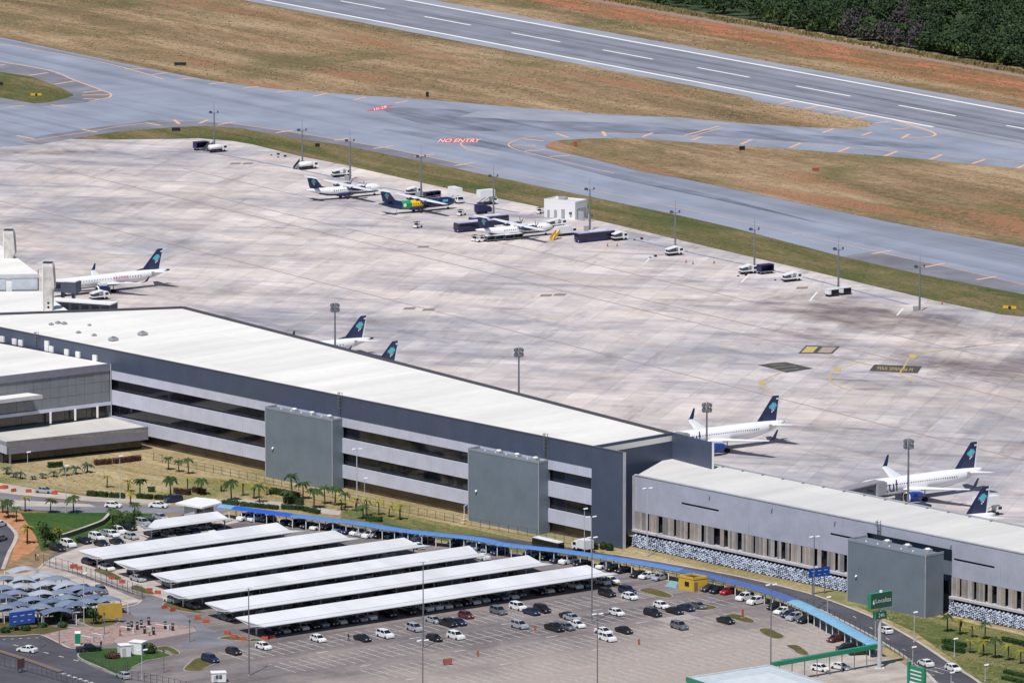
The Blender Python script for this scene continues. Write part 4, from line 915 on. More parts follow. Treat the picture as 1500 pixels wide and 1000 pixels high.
def turboprop(lb, nose, hd, livery):
    t = thing('turboprop_airliner', lb, 'airliner', (nose.x, nose.y, 0), hd, 'turboprops on the remote stands'); L, r, zc = 27.2, 1.42, 2.45
    prof = []
    for f_, k, o in ((0, .08, -.30), (.012, .34, -.22), (.03, .55, -.12), (.06, .80, -.04), (.10, .95, 0), (.14, 1, 0), (.30, 1, 0), (.45, 1, 0), (.60, 1, 0), (.72, .92, .12), (.84, .66, .40), (.93, .38, .66), (1, .10, .88)):
        prof.append((-L * f_, r * k, r * k, zc + r * o))
    rings = fuselage(prof)
    if livery: low = lambda k, i: 2 if k in (7, 8) and i not in (7, 8, 9, 10) and (k == 8) else 3 if k == 7 and i not in (8, 9) else 1
    else: low = lambda k, i: 1 if i in (6, 7, 8, 9, 10, 11) and k < 10 else 0
    MB().loft(rings, low).build('fuselage', [m_acw, m_navy, m_acgreen, m_acyel], t, sm=True, fix=True)
    mb = MB()
    for sg in (1, -1):
        for k in range(18):
            x = -L * (.18 + .5 * k / 18); yy = sg * (r * .97 + .02); zz = zc + .42
            mb.add([(x, yy, zz - .18), (x - .28, yy, zz - .18), (x - .28, yy - sg * .08, zz + .18), (x, yy - sg * .08, zz + .18)], [(0, 1, 2, 3) if sg < 0 else (3, 2, 1, 0)])
    mb.build('cabin_windows', m_carglass, t, kind='stuff')
    mb = MB()
    for y0, y1, xa, xb in ((-1.0, -.5, -.9, -.3), (-.45, .45, -.2, -.2), (.5, 1.0, -.3, -.9)):
        x0 = -L * .045; mb.add([(x0 + xa, y0 * .95, zc + .52), (x0 + xb, y1 * .95, zc + .52), (x0 + xb - .75, y1 * .85, zc + 1.02), (x0 + xa - .6, y0 * .85, zc + .98)], [(0, 1, 2, 3)])
    mb.build('cockpit_windows', m_carglass, t)
    if livery:
        for sg in (1, -1):
            MB().cyl((-L * .69, sg * 1.30, zc + .25), (-L * .69, sg * 1.34, zc + .25), .55, n=12).build('white_roundel', m_white, t)
            MB().bx(-L * .20, -L * .13, sg * 1.42 - .02, sg * 1.42 + .02, zc + .15, zc + .85).build('cyan_patch', m_cyan, t)
    w = wingslab(MB(), [(-11.3, -13.5, 3.98, 1.6, .2), (-10.9, -4.6, 3.92, 2.6, .42), (-10.9, 4.6, 3.92, 2.6, .42), (-11.3, 13.5, 3.98, 1.6, .2)]).build('wing', m_acw, t, fix=True)
    MB().bx(-14.5, -9.6, -.9, .9, 3.55, 4.05).build('wing_fairing', m_navy if livery else m_acw, t)
    for sg in (1, -1):
        y = sg * 4.05; N = 10; ring = lambda x, a, b, dz=0: [(x, y + a * math.sin(2 * math.pi * i / N), 3.45 + dz + b * math.cos(2 * math.pi * i / N)) for i in range(N)]
        e = MB().loft([ring(-8.9, .3, .3, .1), ring(-9.3, .5, .62), ring(-11.0, .55, .75, -.05), ring(-13.0, .5, .6, .05), ring(-14.8, .25, .25, .25)]).build('engine_nacelle', m_navy, t, sm=True, fix=True)
        MB().cyl((-8.95, y, 3.55), (-8.35, y, 3.55), .3, .04, 10).build('spinner', m_dsteel, e)
        mb = MB()
        for q in range(6):
            a = q * math.pi / 3 + .2; c, s = math.cos(a), math.sin(a); tv = Vector((0, -s, c)); rv = Vector((0, c, s)); o = Vector((-8.7, y, 3.55))
            mb.add([o + rv * .25 + tv * .1, o + rv * 1.95 + tv * .09, o + rv * 1.95 - tv * .12 + Vector((-.06, 0, 0)), o + rv * .25 - tv * .12 + Vector((-.12, 0, 0))], [(0, 1, 2, 3)])
        mb.build('propeller', m_dsteel, e)
        MB().loft([[(x, sg * (1.35 + k * .42 * (1 + .0 * a)) if a in (1, 2) else sg * 1.1, z) for a, z in ((0, 1.0), (1, 1.05), (2, 1.75), (3, 1.95))] for x, k in ((-11.2, .1), (-12.2, 1), (-15.0, 1), (-16.6, .1))]).build('gear_fairing', m_navy, t, fix=True)
        g = MB().cyl((-13.6, sg * 2.05, .4), (-13.6, sg * 1.7, 1.3), .1, n=6).build('main_gear', m_steel, t)
        for q in (-.22, .22): MB().cyl((-13.6, sg * 2.05 + q - .11, .43), (-13.6, sg * 2.05 + q + .11, .43), .43, n=10).build('wheel', m_tyre, g)
    g = MB().cyl((-2.6, 0, .35), (-2.6, 0, 1.5), .08, n=6).build('nose_gear', m_steel, t)
    for q in (-.16, .16): MB().cyl((-2.6, q - .08, .33), (-2.6, q + .08, .33), .33, n=10).build('wheel', m_tyre, g)
    def q4(x0, x1, z, w): return [(x0, 0, z), (x0 * .7 + x1 * .3, -w, z), (x1, 0, z), (x0 * .7 + x1 * .3, w, z)]
    fin = MB().loft([q4(-18.6, -24.6, 3.6, .06), q4(-21.4, -25.9, 4.35, .15), q4(-23.9, -26.7, 7.3, .13)]).build('fin', m_navy, t, fix=True)
    emblem(fin, (-24.5, 0, 5.8), (-.9, 0, 0), (-.25, 0, .97), (0, .19, 0), .27)
    wingslab(MB(), [(-24.6, -3.7, 7.42, 1.3, .12), (-24.1, 0, 7.42, 2.1, .22), (-24.6, 3.7, 7.42, 1.3, .12)]).build('tailplane', m_acw, t, fix=True)
    if livery: MB().cyl((-21.2, 0, .05), (-20.8, 0, 1.6), .05, n=5).build('tail_prop_stand', m_black, t)
    return t
HT = R(-56.6 + 90)
turboprop('white turboprop with navy tail and belly parked furthest along the stands', G(559.2, 276.4, 1.9), HT, False)
turboprop('navy turboprop with green and yellow midsection and white wing', G(667, 296.3, 1.9), HT, True)
wc = (G(801.3, 337.3, 4) + G(723.3, 320, 4)) / 2
turboprop('white turboprop surrounded by buses and baggage carts', wc + Vector((math.cos(HT), math.sin(HT), 0)) * 11.6, HT, False)
for (t, nose, d), lb in ((A1, 'grey boarding bridge docked at the jet behind the dark screen wall'), (A2, 'grey boarding bridge with dark windows reaching the jet above the pale wing roof')):
    lf = Vector((-d.y, d.x, 0)); q = nose - d * 5.0 + lf * 2.2
    a = q + lf * 6 + d * 17
    tunnel('boarding_bridge', lb, a, q + lf * .9, 2.8, 3.3, 5.9, m_dsteel, paint('grey_bridge_roof', (.26, .25, .28), .6))

# ================================================================== APRON FURNITURE
def wheels(t, xs, y, r, w=.3, m=None):
    for x in xs:
        for sg in (1, -1): MB().cyl((x, sg * y - w / 2, r), (x, sg * y + w / 2, r), r, n=10).build('wheel', m or m_tyre, t)
def placed(fn, spots, group=None):
    """fn(label, loc, rz) builds the first; the others are copies with labels of their own"""
    first = None
    for px, py, rz, lb in spots:
        if first is None: first = fn(lb, G(px, py), rz); 
        else: dup(first, G(px, py), rz, lb)
        if group: (first if first and first['label'] == lb else COL.objects[-1])
    return first
def bus(lb, loc_, rz):
    t = thing('apron_bus', lb, 'bus', loc_, rz, 'indigo apron buses'); L = 12.6
    MB().loft([[(x, -1.42 * k, .35), (x, 1.42 * k, .35), (x, 1.42 * k, 1.5), (x, 1.33 * k, 2.75), (x, -1.33 * k, 2.75), (x, -1.42 * k, 1.5)] for x, k in ((-L / 2, .96), (-L / 2 + .2, 1), (L / 2 - .3, 1), (L / 2, .93))]).build('body', m_bus, t, fix=True)
    MB().bx(-L / 2 + .1, L / 2 - .2, -1.28, 1.28, 2.76, 2.95).build('roof', paint('bus_roof', (.45, .42, .60), .5), t)
    MB().bx(-L * .3, L * .1, -.8, .8, 2.96, 3.15).build('roof_unit', m_acw, t)
    for sg in (1, -1):
        for k in range(6): MB().bx(-L / 2 + .7 + k * 1.95, -L / 2 + 2.45 + k * 1.95, sg * 1.40 - .04, sg * 1.40 + .04, 1.35, 2.4).build('window', m_carglass, t)
    MB().bx(L / 2 - .06, L / 2 + .04, -1.15, 1.15, 1.1, 2.5).build('windscreen', m_carglass, t)
    wheels(t, (-L * .3, L * .32), 1.28, .48)
    for y in (-1, 1): MB().bx(L / 2 - .02, L / 2 + .03, y - .2, y + .2, .55, .75).build('headlight', m_lampw, t)
    return t
b = bus('indigo apron bus standing nearest the baggage carts, behind the turboprop tail', G(694, 338), HT + math.pi)
dup(b, G(716, 330), HT + math.pi, 'indigo apron bus on the far side of the turboprop, under the floodlight mast')
dup(b, G(871, 353), HT + math.pi, 'indigo apron bus standing alone right of the yellow stairs')
def truck(lb, loc_, rz, kind='box', cabm=None, boxm=None, L=6.4, cat='truck', name='service_truck'):
    cabm = cabm or m_acw; boxm = boxm or m_acw
    t = thing(name, lb, cat, loc_, rz, 'service trucks on the apron')
    MB().bx(-L / 2, L / 2 - .2, -.95, .95, .5, .85).build('chassis', m_black, t)
    MB().loft([[(L / 2 - 1.9, y, .55), (L / 2 - .1, y, .55), (L / 2, y, 1.35), (L / 2 - .5, y * .94, 2.25), (L / 2 - 1.9, y * .94, 2.25)] for y in (-1.05, 1.05)]).build('cab', cabm, t, fix=True)
    MB().loft([[(L / 2 - .01, y, 1.40), (L / 2 + .03, y, 1.42), (L / 2 - .40, y * .95, 2.15), (L / 2 - .45, y * .95, 2.12)] for y in (-.92, .92)]).build('windscreen', m_carglass, t, fix=True)
    for sg in (1, -1): MB().bx(L / 2 - 1.5, L / 2 - .5, sg * 1.03 - .03, sg * 1.03 + .03, 1.4, 2.05).build('side_window', m_carglass, t)
    if kind == 'box': MB().bx(-L / 2, L / 2 - 2.1, -1.15, 1.15, .9, 2.9).build('cargo_box', boxm, t)
    elif kind == 'tank':
        MB().loft([[(x, 1.1 * k * math.cos(a), 1.75 + .85 * k * math.sin(a)) for a in [2 * math.pi * i / 12 for i in range(12)]] for x, k in ((-L / 2, .8), (-L / 2 + .2, 1), (L / 2 - 2.4, 1), (L / 2 - 2.15, .8))]).build('tank', boxm, t, sm=True, fix=True)
    elif kind == 'lift':
        MB().bx(-L / 2, L / 2 - 1.2, -1.15, 1.15, 2.6, 4.7).build('cargo_box', boxm, t)
        for sg in (1, -1):
            MB().loft([[(-L / 2 + .6, sg * .9 - .06, .9), (-L / 2 + .9, sg * .9 - .06, .9), (L / 2 - 2.6, sg * .9 - .06, 2.6), (L / 2 - 2.9, sg * .9 - .06, 2.6)], [(-L / 2 + .6, sg * .9 + .06, .9), (-L / 2 + .9, sg * .9 + .06, .9), (L / 2 - 2.6, sg * .9 + .06, 2.6), (L / 2 - 2.9, sg * .9 + .06, 2.6)]]).build('lift_arm', m_steel, t, fix=True)
    elif kind == 'flat':
        MB().bx(-L / 2, L / 2 - 2.0, -1.1, 1.1, .9, 1.15).build('deck', boxm, t)
        MB().bx(-L / 2 + .3, -L / 2 + 2.2, -.8, .8, 1.16, 2.0).build('machine', m_dsteel, t)
        MB().loft([[(-L / 2, y, 1.9), (L / 2 - 2.1, y, 2.55), (L / 2 - 2.1, y, 2.75), (-L / 2, y, 2.1)] for y in (-1, 1)]).build('raised_cover', m_acw, t, fix=True)
    wheels(t, (-L * .28, L * .28), .95, .45)
    return t
HV = HT
truck('white tank truck with black chassis at the furthest floodlight mast', G(319, 223), HV, 'tank', boxm=m_acw)
truck('white tank truck at the second furthest mast behind the turboprop tail', G(452, 248), HV, 'tank')
truck('white box truck at the mast beyond the white turboprop wing', G(500, 259), HV, 'flat')
truck('large white lift truck standing ahead of the navy turboprop nose', G(668, 297), R(-62), 'lift')
truck('white lift truck with high box between grass and the apron buses', G(714, 300), HV, 'lift')
truck('dark blue van parked behind the indigo bus', G(708, 313), HV, 'box', m_bus, m_bus, 5.0, 'van', 'service_van')
truck('white flat truck with raised cover at the nose of the crowded turboprop', G(815, 333), HV, 'flat')
truck('white crew van with dark windows beside the yellow stairs', G(829, 345), HV, 'box', L=6.8)
truck('small white flat truck just right of the lone indigo bus', G(908, 352), HV, 'flat', L=4.8)
truck('white service truck at the mast beyond the lone bus', G(988, 374), HV, 'flat', L=5.5)
truck('white service truck beside a dark blue container cart at its mast', G(1096, 401), HV, 'flat', L=5.5)
truck('white stair truck standing between the two masts on the right', G(1160, 412), HV, 'flat', L=6)
truck('dark blue tow truck in front of the docked jet engine', G(1357, 757), R(-60), 'box', m_bus, m_bus, 5.0)
truck('white loading truck behind the hidden jet fin', G(1447, 755), HV, 'lift', L=7.5)
truck('pale grey loading truck beneath the regional jet engine', G(146, 439), HV, 'flat', L=5.5)
truck('white flat truck with machine at the mast beside the grey hut', G(606, 286), HV, 'flat', L=5.2)
def cart(lb, loc_, rz, roofm=None, side=None):
    t = thing('baggage_cart', lb, 'cart', loc_, rz, 'baggage carts on the apron')
    MB().bx(-1.5, 1.5, -.75, .75, .45, .6).build('deck', m_steel, t)
    for x in (-1.45, 1.45): MB().bx(x - .05, x + .05, -.75, .75, .6, 1.75).build('end_wall', side or m_dsteel, t)
    MB().bx(-1.45, 1.45, .68, .75, .6, 1.75).build('back_wall', side or m_dsteel, t)
    MB().bx(-1.55, 1.55, -.8, .8, 1.75, 1.85).build('roof', roofm or m_acw, t)
    MB().bx(1.5, 2.3, -.06, .06, .4, .5).build('drawbar', m_dsteel, t)
    wheels(t, (-1, 1), .65, .24, .15); return t
ct = cart('white-roofed baggage cart right behind the tractor before the turboprop', G(718, 354), HV)
for px, py, lb in ((730, 353, 'white-roofed baggage cart, second behind the tractor at the crowded turboprop'), (745, 352, 'white-roofed baggage cart, third behind the tractor at the crowded turboprop'), (758, 350.5, 'white-roofed baggage cart ending the train at the crowded turboprop'), (741, 345, 'white-roofed baggage cart tucked under the turboprop wing')): dup(ct, G(px, py), HV, lb)
c2 = cart('dark covered baggage cart by the mast behind the navy turboprop', G(628, 290), HV, m_bus, m_bus)
dup(c2, G(638, 288.5), HV, 'dark covered baggage cart between mast and lift truck, nearer the truck')
dup(c2, G(294, 220), HV, 'dark blue cart standing alone at the furthest mast', scale=1.5)
dup(c2, G(1121, 401), HV, 'dark blue container cart at the mast right of the white service truck', scale=1.5)
def tractor(lb, loc_, rz):
    t = thing('baggage_tractor', lb, 'tractor', loc_, rz, 'baggage tractors')
    MB().loft([[(-1.4, y, .35), (1.4, y, .35), (1.4, y, .85), (.3, y, 1.0), (-1.4, y, .95)] for y in (-.65, .65)]).build('body', m_acw, t, fix=True)
    MB().bx(-.9, -.3, -.5, .5, .95, 1.45).build('seat', m_black, t)
    for x in (-1.1, .2):
        for y in (-.55, .55): MB().cyl((x, y, .95), (x, y, 1.85), .035, n=5).build('roof_post', m_black, t)
    MB().bx(-1.25, .35, -.65, .65, 1.85, 1.92).build('roof', m_black, t)
    wheels(t, (-.9, .9), .62, .36, .25); return t
tr = tractor('baggage tractor leading the train of white-roofed carts', G(704, 354.5), HV + math.pi)
for px, py, lb in ((612, 334, 'baggage tractor alone on open concrete before the navy turboprop'), (676, 316, 'baggage tractor ahead of the navy turboprop near the buses'), (792, 313, 'dark tractor parked at the corner of the white building'), (697, 353.5, 'baggage tractor in front of the cart train, its leading vehicle')): dup(tr, G(px, py), HV + .3, lb)
def gpu(lb, loc_, rz):
    t = thing('ground_power_unit', lb, 'generator', loc_, rz, 'white-roofed power units')
    MB().bx(-1.8, 1.8, -.95, .95, .5, .75).build('base', m_black, t)
    MB().bx(-1.8, -1.0, -.95, .95, .75, 2.0).build('housing', m_acw, t); MB().bx(-1.0, 1.8, -.7, .9, .75, 1.95).build('engine_bay', m_black, t)
    MB().bx(-1.85, 1.85, -1.0, 1.0, 2.0, 2.2).build('roof', m_acw, t); wheels(t, (-1.2, 1.2), .85, .32, .2); return t
gp = gpu('white-roofed power unit with dark open side, the nearer of a pair at the mast', G(1219, 434), HV)
dup(gp, G(1237, 431.5), HV, 'white-roofed power unit with dark side, standing right of its twin at the mast')
def stairs(lb, loc_, rz, m, h=2.0):
    t = thing('passenger_stairs', lb, 'stairs', loc_, rz, 'mobile stairs')
    mb = MB()
    for k in range(9): mb.bx(-2.4 + k * .42, -1.98 + k * .42, -.6, .6, .2 + k * h / 9 - .05, .2 + k * h / 9 + .05)
    mb.build('treads', m, t)
    MB().bx(1.3, 2.6, -.65, .65, h + .0, h + .12).build('platform', m, t)
    for sg in (1, -1):
        MB().loft([[(-2.4, sg * .62 - .03, .1), (-2.4, sg * .62 - .03, 1.0), (1.4, sg * .62 - .03, h + 1.0), (1.4, sg * .62 - .03, h - .1)], [(-2.4, sg * .62 + .03, .1), (-2.4, sg * .62 + .03, 1.0), (1.4, sg * .62 + .03, h + 1.0), (1.4, sg * .62 + .03, h - .1)]]).build('side_panel', m, t, fix=True)
        MB().cyl((2.3, sg * .5, 0), (2.3, sg * .5, h), .06, n=5).build('leg', m_steel, t)
    wheels(t, (-1.6, 1.8), .55, .2, .12); return t
stairs('yellow mobile stairs standing at the crowded turboprop', G(814, 351), R(60), m_acyel, 1.9)
stairs('grey mobile stairs folded at the furthest mast', G(306, 221), R(60), m_steel)
stairs('grey mobile stairs beside the tank truck at the second mast', G(438, 247), R(60), m_dsteel)
def gearpile(lb, loc_, rz):
    t = thing('tow_bar', lb, 'tow bar', loc_, rz, 'tow bars')
    MB().cyl((-2.4, 0, .25), (2.2, 0, .25), .07, n=6).build('bar', m_white, t); MB().bx(2.1, 2.8, -.35, .35, .1, .6).build('towing_head', m_black, t)
    MB().cyl((-.2, -.4, .2), (-.2, .4, .2), .2, n=8).build('axle_wheel', m_tyre, t); return t
tb = gearpile('white tow bar on the concrete between bus and mast', G(953, 378), R(55))
for px, py, lb in ((895, 350, 'tow bar lying among others right of the small flat truck'), (930, 352, 'tow bar on the pale strip past the small flat truck'), (1136, 411, 'white tow bar before the stair truck'), (408, 231, 'tow bar on the far strip between the first two masts'), (398, 228, 'tow bar lying next to the grass between the first two masts'), (1082, 405, 'tow bar left of the container cart')): dup(tb, G(px, py), R(35), lb)
def cone(lb, loc_):
    t = thing('traffic_cone', lb, 'cone', loc_, 0, 'cones on the apron')
    MB().bx(-.3, .3, -.3, .3, 0, .08).build('base', m_black, t); MB().cyl((0, 0, .08), (0, 0, 1.0), .24, .05, 8).build('body', m_redc, t); return t
cn = cone('dark red cone nearest the lone bus', G(890, 361))
for px, py, lb in ((1005, 385, 'cone right of the mast past the lone bus'), (1015, 387, 'second cone right of that mast'), (1046, 386, 'cone midway between two masts on the concrete'), (904, 361, 'cone below the small flat truck'), (1380, 446, 'black cone near the last mast by the grass')): dup(cn, G(px, py), 0, lb)
# white utility building on the apron's edge
a, b_, c_ = G(797, 318), G(842, 322), G(859.5, 320.3)
o = Vector((a.x, a.y, 0)); ub = thing('utility_building', 'small white flat-roofed building between the grass and the turboprops', 'building', o)
fu = FR(a, G(842.5, 322.5), o); hU = 5.5
MB().bx(0, fu.L, -6.6, 0, 0, hU - .55, T=fu).build('walls', m_acw, ub, fix=True)
mb = MB()
for q in ((0, fu.L, -.22, .02), (0, fu.L, -6.62, -6.4), (-.02, .2, -6.4, -.22), (fu.L - .2, fu.L + .02, -6.4, -.22)): mb.bx(*q, hU - .55, hU, T=fu)
mb.build('parapet', m_acw, ub, fix=True)
MB().bx(.25, fu.L - .25, -6.35, -.25, hU - .5, hU - .4, T=fu).build('roof', m_wroof, ub, fix=True)
MB().bx(2.8, 5.2, -5, -3.4, hU - .4, hU + .45, T=fu).build('roof_unit', m_acg, ub, fix=True)
for s, w, z0, z1 in ((1.2, .8, 0, 2.3), (3.6, 1.0, .3, 2.5), (6.2, 1.2, 0, 2.9), (12.2, 1.9, 0, 2.9), (15.6, 1.0, 0, 2.3)): MB().bx(s, s + w, .02, .1, z0, z1, T=fu).build('door' if z0 == 0 else 'window', m_acg, ub, fix=True)
for s in (9.2, 16.6): MB().bx(s, s + .7, .02, .5, 1.6, 2.3, T=fu).build('air_conditioner', m_dsteel, ub, fix=True)
MB().bx(fu.L + .02, fu.L + .1, -5.8, -.8, .0, 3.4, T=fu).build('roller_shutter', m_ltrim, ub, fix=True)

# floodlight masts
def mast(lb, loc_, h, big):
    t = thing('floodlight_mast', lb, 'floodlight mast', loc_, R(20), 'floodlight masts around the apron')
    MB().cyl((0, 0, 0), (0, 0, h), .34, .20, 8).build('pole', m_steel, t)
    MB().cyl((0, 0, h), (0, 0, h + (2.6 if big else 3.6)), .05, .025, 5).build('lightning_rod', m_dsteel, t)
    mb = MB()
    if big:
        for k in range(10): a = 2 * math.pi * k / 10; mb.cyl((1.1 * math.cos(a), 1.1 * math.sin(a), h - .1), (1.1 * math.cos(a + .63), 1.1 * math.sin(a + .63), h - .1), .07, n=4)
        for k in range(4): a = math.pi * k / 2; mb.cyl((0, 0, h - .1), (1.1 * math.cos(a), 1.1 * math.sin(a), h - .1), .05, n=4); mb.cyl((.95 * math.cos(a), .95 * math.sin(a), h - .1), (.95 * math.cos(a), .95 * math.sin(a), h + 1.9), .05, n=4)
        mb.build('head_frame', m_dsteel, t)
        for k in range(14):
            a = 2 * math.pi * (k % 7) / 7; z = h + .35 + (k // 7) * 1.1; c, s = math.cos(a), math.sin(a); w = .34
            MB().add([(1.2 * c - s * w * i, 1.2 * s + c * w * i, z + j) for i, j in ((-1, -.35), (1, -.35), (1, .35), (-1, .35))] + [(.9 * c - s * w * i, .9 * s + c * w * i, z + j + .15) for i, j in ((-1, -.35), (1, -.35), (1, .35), (-1, .35))], [(0, 1, 2, 3), (7, 6, 5, 4), (0, 4, 5, 1), (1, 5, 6, 2), (2, 6, 7, 3), (3, 7, 4, 0)]).build('floodlight', m_steel, t)
    else:
        mb.cyl((-1.5, 0, h - .2), (1.5, 0, h - .2), .06, n=5); mb.cyl((-1.0, -.5, h - .2), (-1.0, .5, h - .2), .06, n=4); mb.build('head_frame', m_dsteel, t)
        for x, y in ((-1.5, 0), (-1.0, -.5), (-1.0, .5), (1.3, .1)):
            MB().bx(x - .2, x + .2, y - .14, y + .14, h - .1, h + .5).build('floodlight', m_dsteel, t)
    MB().bx(-1.7, -.5, -.6, .6, 0, 1.5).build('cabinet', m_acg, t)
    MB().cyl((0, 0, 0), (0, 0, .35), .7, .7, 8).build('footing', m_concw, t)
    return t
ms = mast('slim mast furthest along the apron, standing alone at the tank truck', G(314, 221), 12.3, False)
for px, py, h, lb in ((443, 248, 12.3, 'slim mast rising behind the tail of the furthest turboprop'), (513, 264, 12.3, 'slim mast behind the wing of the furthest turboprop'), (617, 288, 12.3, 'slim mast behind the navy and green turboprop'), (723, 318, 13, 'slim mast rising among the indigo buses'), (864, 338, 13, 'slim mast between the white building and the lone bus'), (989, 373, 13, 'slim mast right of the lone bus with a small truck'), (1105, 399, 13, 'slim mast beside the dark blue container cart'), (1228, 429, 13, 'slim mast above the pair of white-roofed power units'), (1347, 456, 13.6, 'slim mast standing bare at the end of the row, near the yellow sign')): dup(ms, G(px, py), R(20), lb)
mg = mast('tall mast with ring of floodlights beside the regional jet behind the white roof', G(491, 540), 15.2, True)
for px, py, lb in ((760, 609, 'tall mast with ring of floodlights behind the middle of the white roof edge'), (1035, 694, 'tall mast with ring of floodlights in front of the jet behind the screen wall'), (1330, 750, 'tall mast with ring of floodlights before the docked jet with boarding bridge')): dup(mg, G(px, py), R(20), lb)
tk = truck('grey service truck behind the white roof edge at the tall mast', G(744, 606), HV, 'flat', m_acg, m_acg)
# signs in the grass
def airsign(lb, loc_, rz, L, m, h=1.0):
    t = thing('guidance_sign', lb, 'airfield sign', loc_, rz, 'airfield signs in the grass')
    MB().bx(-L / 2, L / 2, -.15, .15, .3, .3 + h).build('board', m, t)
    for x in (-L * .35, L * .35): MB().bx(x - .06, x + .06, -.06, .06, 0, .3).build('leg', m_black, t)
    if m is m_acyel: MB().bx(-L * .1, L * .12, -.17, .17, .32, .28 + h).build('black_field', m_black, t)
    return t
airsign('long black sign in the dry grass above the taxiway', G(264, 97), R(5), 4.2, m_black)
airsign('yellow and black sign in the left green island', G(53, 141.5), R(3), 3.6, m_acyel, .75)
airsign('small black sign at the left edge of the green island', G(1, 126), R(5), 1.5, m_black)
airsign('black sign in the verge above the furthest mast', G(258, 193), R(5), 2.8, m_black)
airsign('small dark sign in the green verge by the second mast', G(465, 216), R(5), 1.5, m_black)
airsign('single black sign at the far side of the taxiway', G(626, 143), R(5), 1.0, m_black, 1.6)
airsign('dark red sign at the tip of the dry grass island', G(843, 215), R(5), 1.0, m_redc, 1.4)
airsign('brown sign in the dry island below the exit taxiway', G(1087, 221), R(30), 2.0, m_black, 1.2)
airsign('low brown sign midway along the dry island', G(1195, 251), R(5), 2.2, m_redc, .8)
airsign('yellow and black sign in the verge at the picture edge', G(1479, 453.5), R(-20), 3.8, m_acyel, .75)

# ================================================================== THE CARPORTS
cps = [((44.8, 33.6), (99.5, 97), -110.6, -101.4), ((11.9, 11.4), (0, 0), -91.6, -80.1), ((11.6, 11.7), (0, 0), -76.5, -65.4), ((10.9, 11.0), (0, 0), -60.4, -49.5), ((3.4, 3.3), (0, 0), -44.3, -33.2), ((3.4, 3.0), (0, 0), -28.0, -16.8), ((.3, 0), (0, 0), -11.6, 0)]
FRE = [((322, 749.3), (342, 758.7), (354, 762.4)), ((403.3, 764), (420.7, 773.3), (442.7, 776)), ((485, 774.7), (506.7, 784), (524, 787.3)), ((589, 786), (604, 793.3), (629, 798)), ((688, 798.7), (700, 808.7), (721, 813.3)), ((774, 812.7), (790.7, 821.3), (812, 826)), ((861.3, 827.3), (884, 836), (904, 839.3))]
def uv(px, py, z): g = G(px, py, z) - LO; return g.dot(eu), g.dot(en)
CPU = []
for i, ((ua, ub_), _, va, vb) in enumerate(cps):
    far, val, near = FRE[i]; uf = uv(*far, 3.1)[0]; uv_ = uv(*val, 2.55)[0]; un = uv(*near, 3.1)[0]; vm = (va + vb) / 2
    um = (ua + ub_) / 2; o = LOT(um, vm)
    t = thing('carport', 'long white butterfly-roofed carport, ' + ('one at the far end beside the toll hut' if i == 0 else 'nearest the open parking bays' if i == 6 else od(i) + ' row in front of the toll hut carport'), 'carport', o, 0, 'white carports over the parking rows')
    W3 = lambda u, v, z: tuple(LOT(u, v, z) - o)
    for nm, (x0, x1), (y0, y1), v0, v1, z0, z1 in (('roof_panel', (ua, um), (uf, uv_), va, vm - .12, 3.1, 2.3), ('roof_panel', (um, ub_), (uv_, un), vm + .12, vb, 2.3, 3.1)):
        top = [W3(x0, v0, z0), W3(x1, v1, z1), W3(y1, v1, z1), W3(y0, v0, z0)]
        MB().add(top + [(x, y, z - .14) for x, y, z in top], [(0, 1, 2, 3), (7, 6, 5, 4), (0, 4, 5, 1), (1, 5, 6, 2), (2, 6, 7, 3), (3, 7, 4, 0)]).build(nm, m_croof, t, fix=True)
    g = [W3(um, vm - .26, 2.28), W3(um, vm + .26, 2.28), W3(uv_, vm + .26, 2.28), W3(uv_, vm - .26, 2.28)]
    MB().add(g + [(x, y, z - .1) for x, y, z in g], [(0, 1, 2, 3), (7, 6, 5, 4), (0, 4, 5, 1), (1, 5, 6, 2), (2, 6, 7, 3), (3, 7, 4, 0)]).build('gutter', m_steel, t, fix=True)
    u = um + 1.6; cdat = None
    while u < uv_ - .5:
        if cdat is None:
            mb = MB(); mb.cyl((0, 0, 0), (0, 0, 2.15), .16, .16, 8)
            for sg in (1, -1): mb.cyl((en.x * .05 * sg, en.y * .05 * sg, 1.4), (en.x * 3.9 * sg, en.y * 3.9 * sg, 2.55), .09, .07, 5)
            c = mb.build('column', m_white, t); cdat = c.data
        else: c = link('column', cdat, t)
        c.location = W3(u, vm, 0); u += 5.0
    MB().add([W3(um + .1, va + .2, 2.88), W3(um + .1, vb - .2, 2.88), W3(um + .1, vm, 2.12), W3(um + .3, va + .2, 2.88), W3(um + .3, vb - .2, 2.88), W3(um + .3, vm, 2.12)], [(0, 2, 1), (3, 4, 5), (0, 3, 5, 2), (2, 5, 4, 1), (0, 1, 4, 3)]).build('end_truss', m_acg, t, fix=True)
    CPU.append((um, uv_, va, vb))

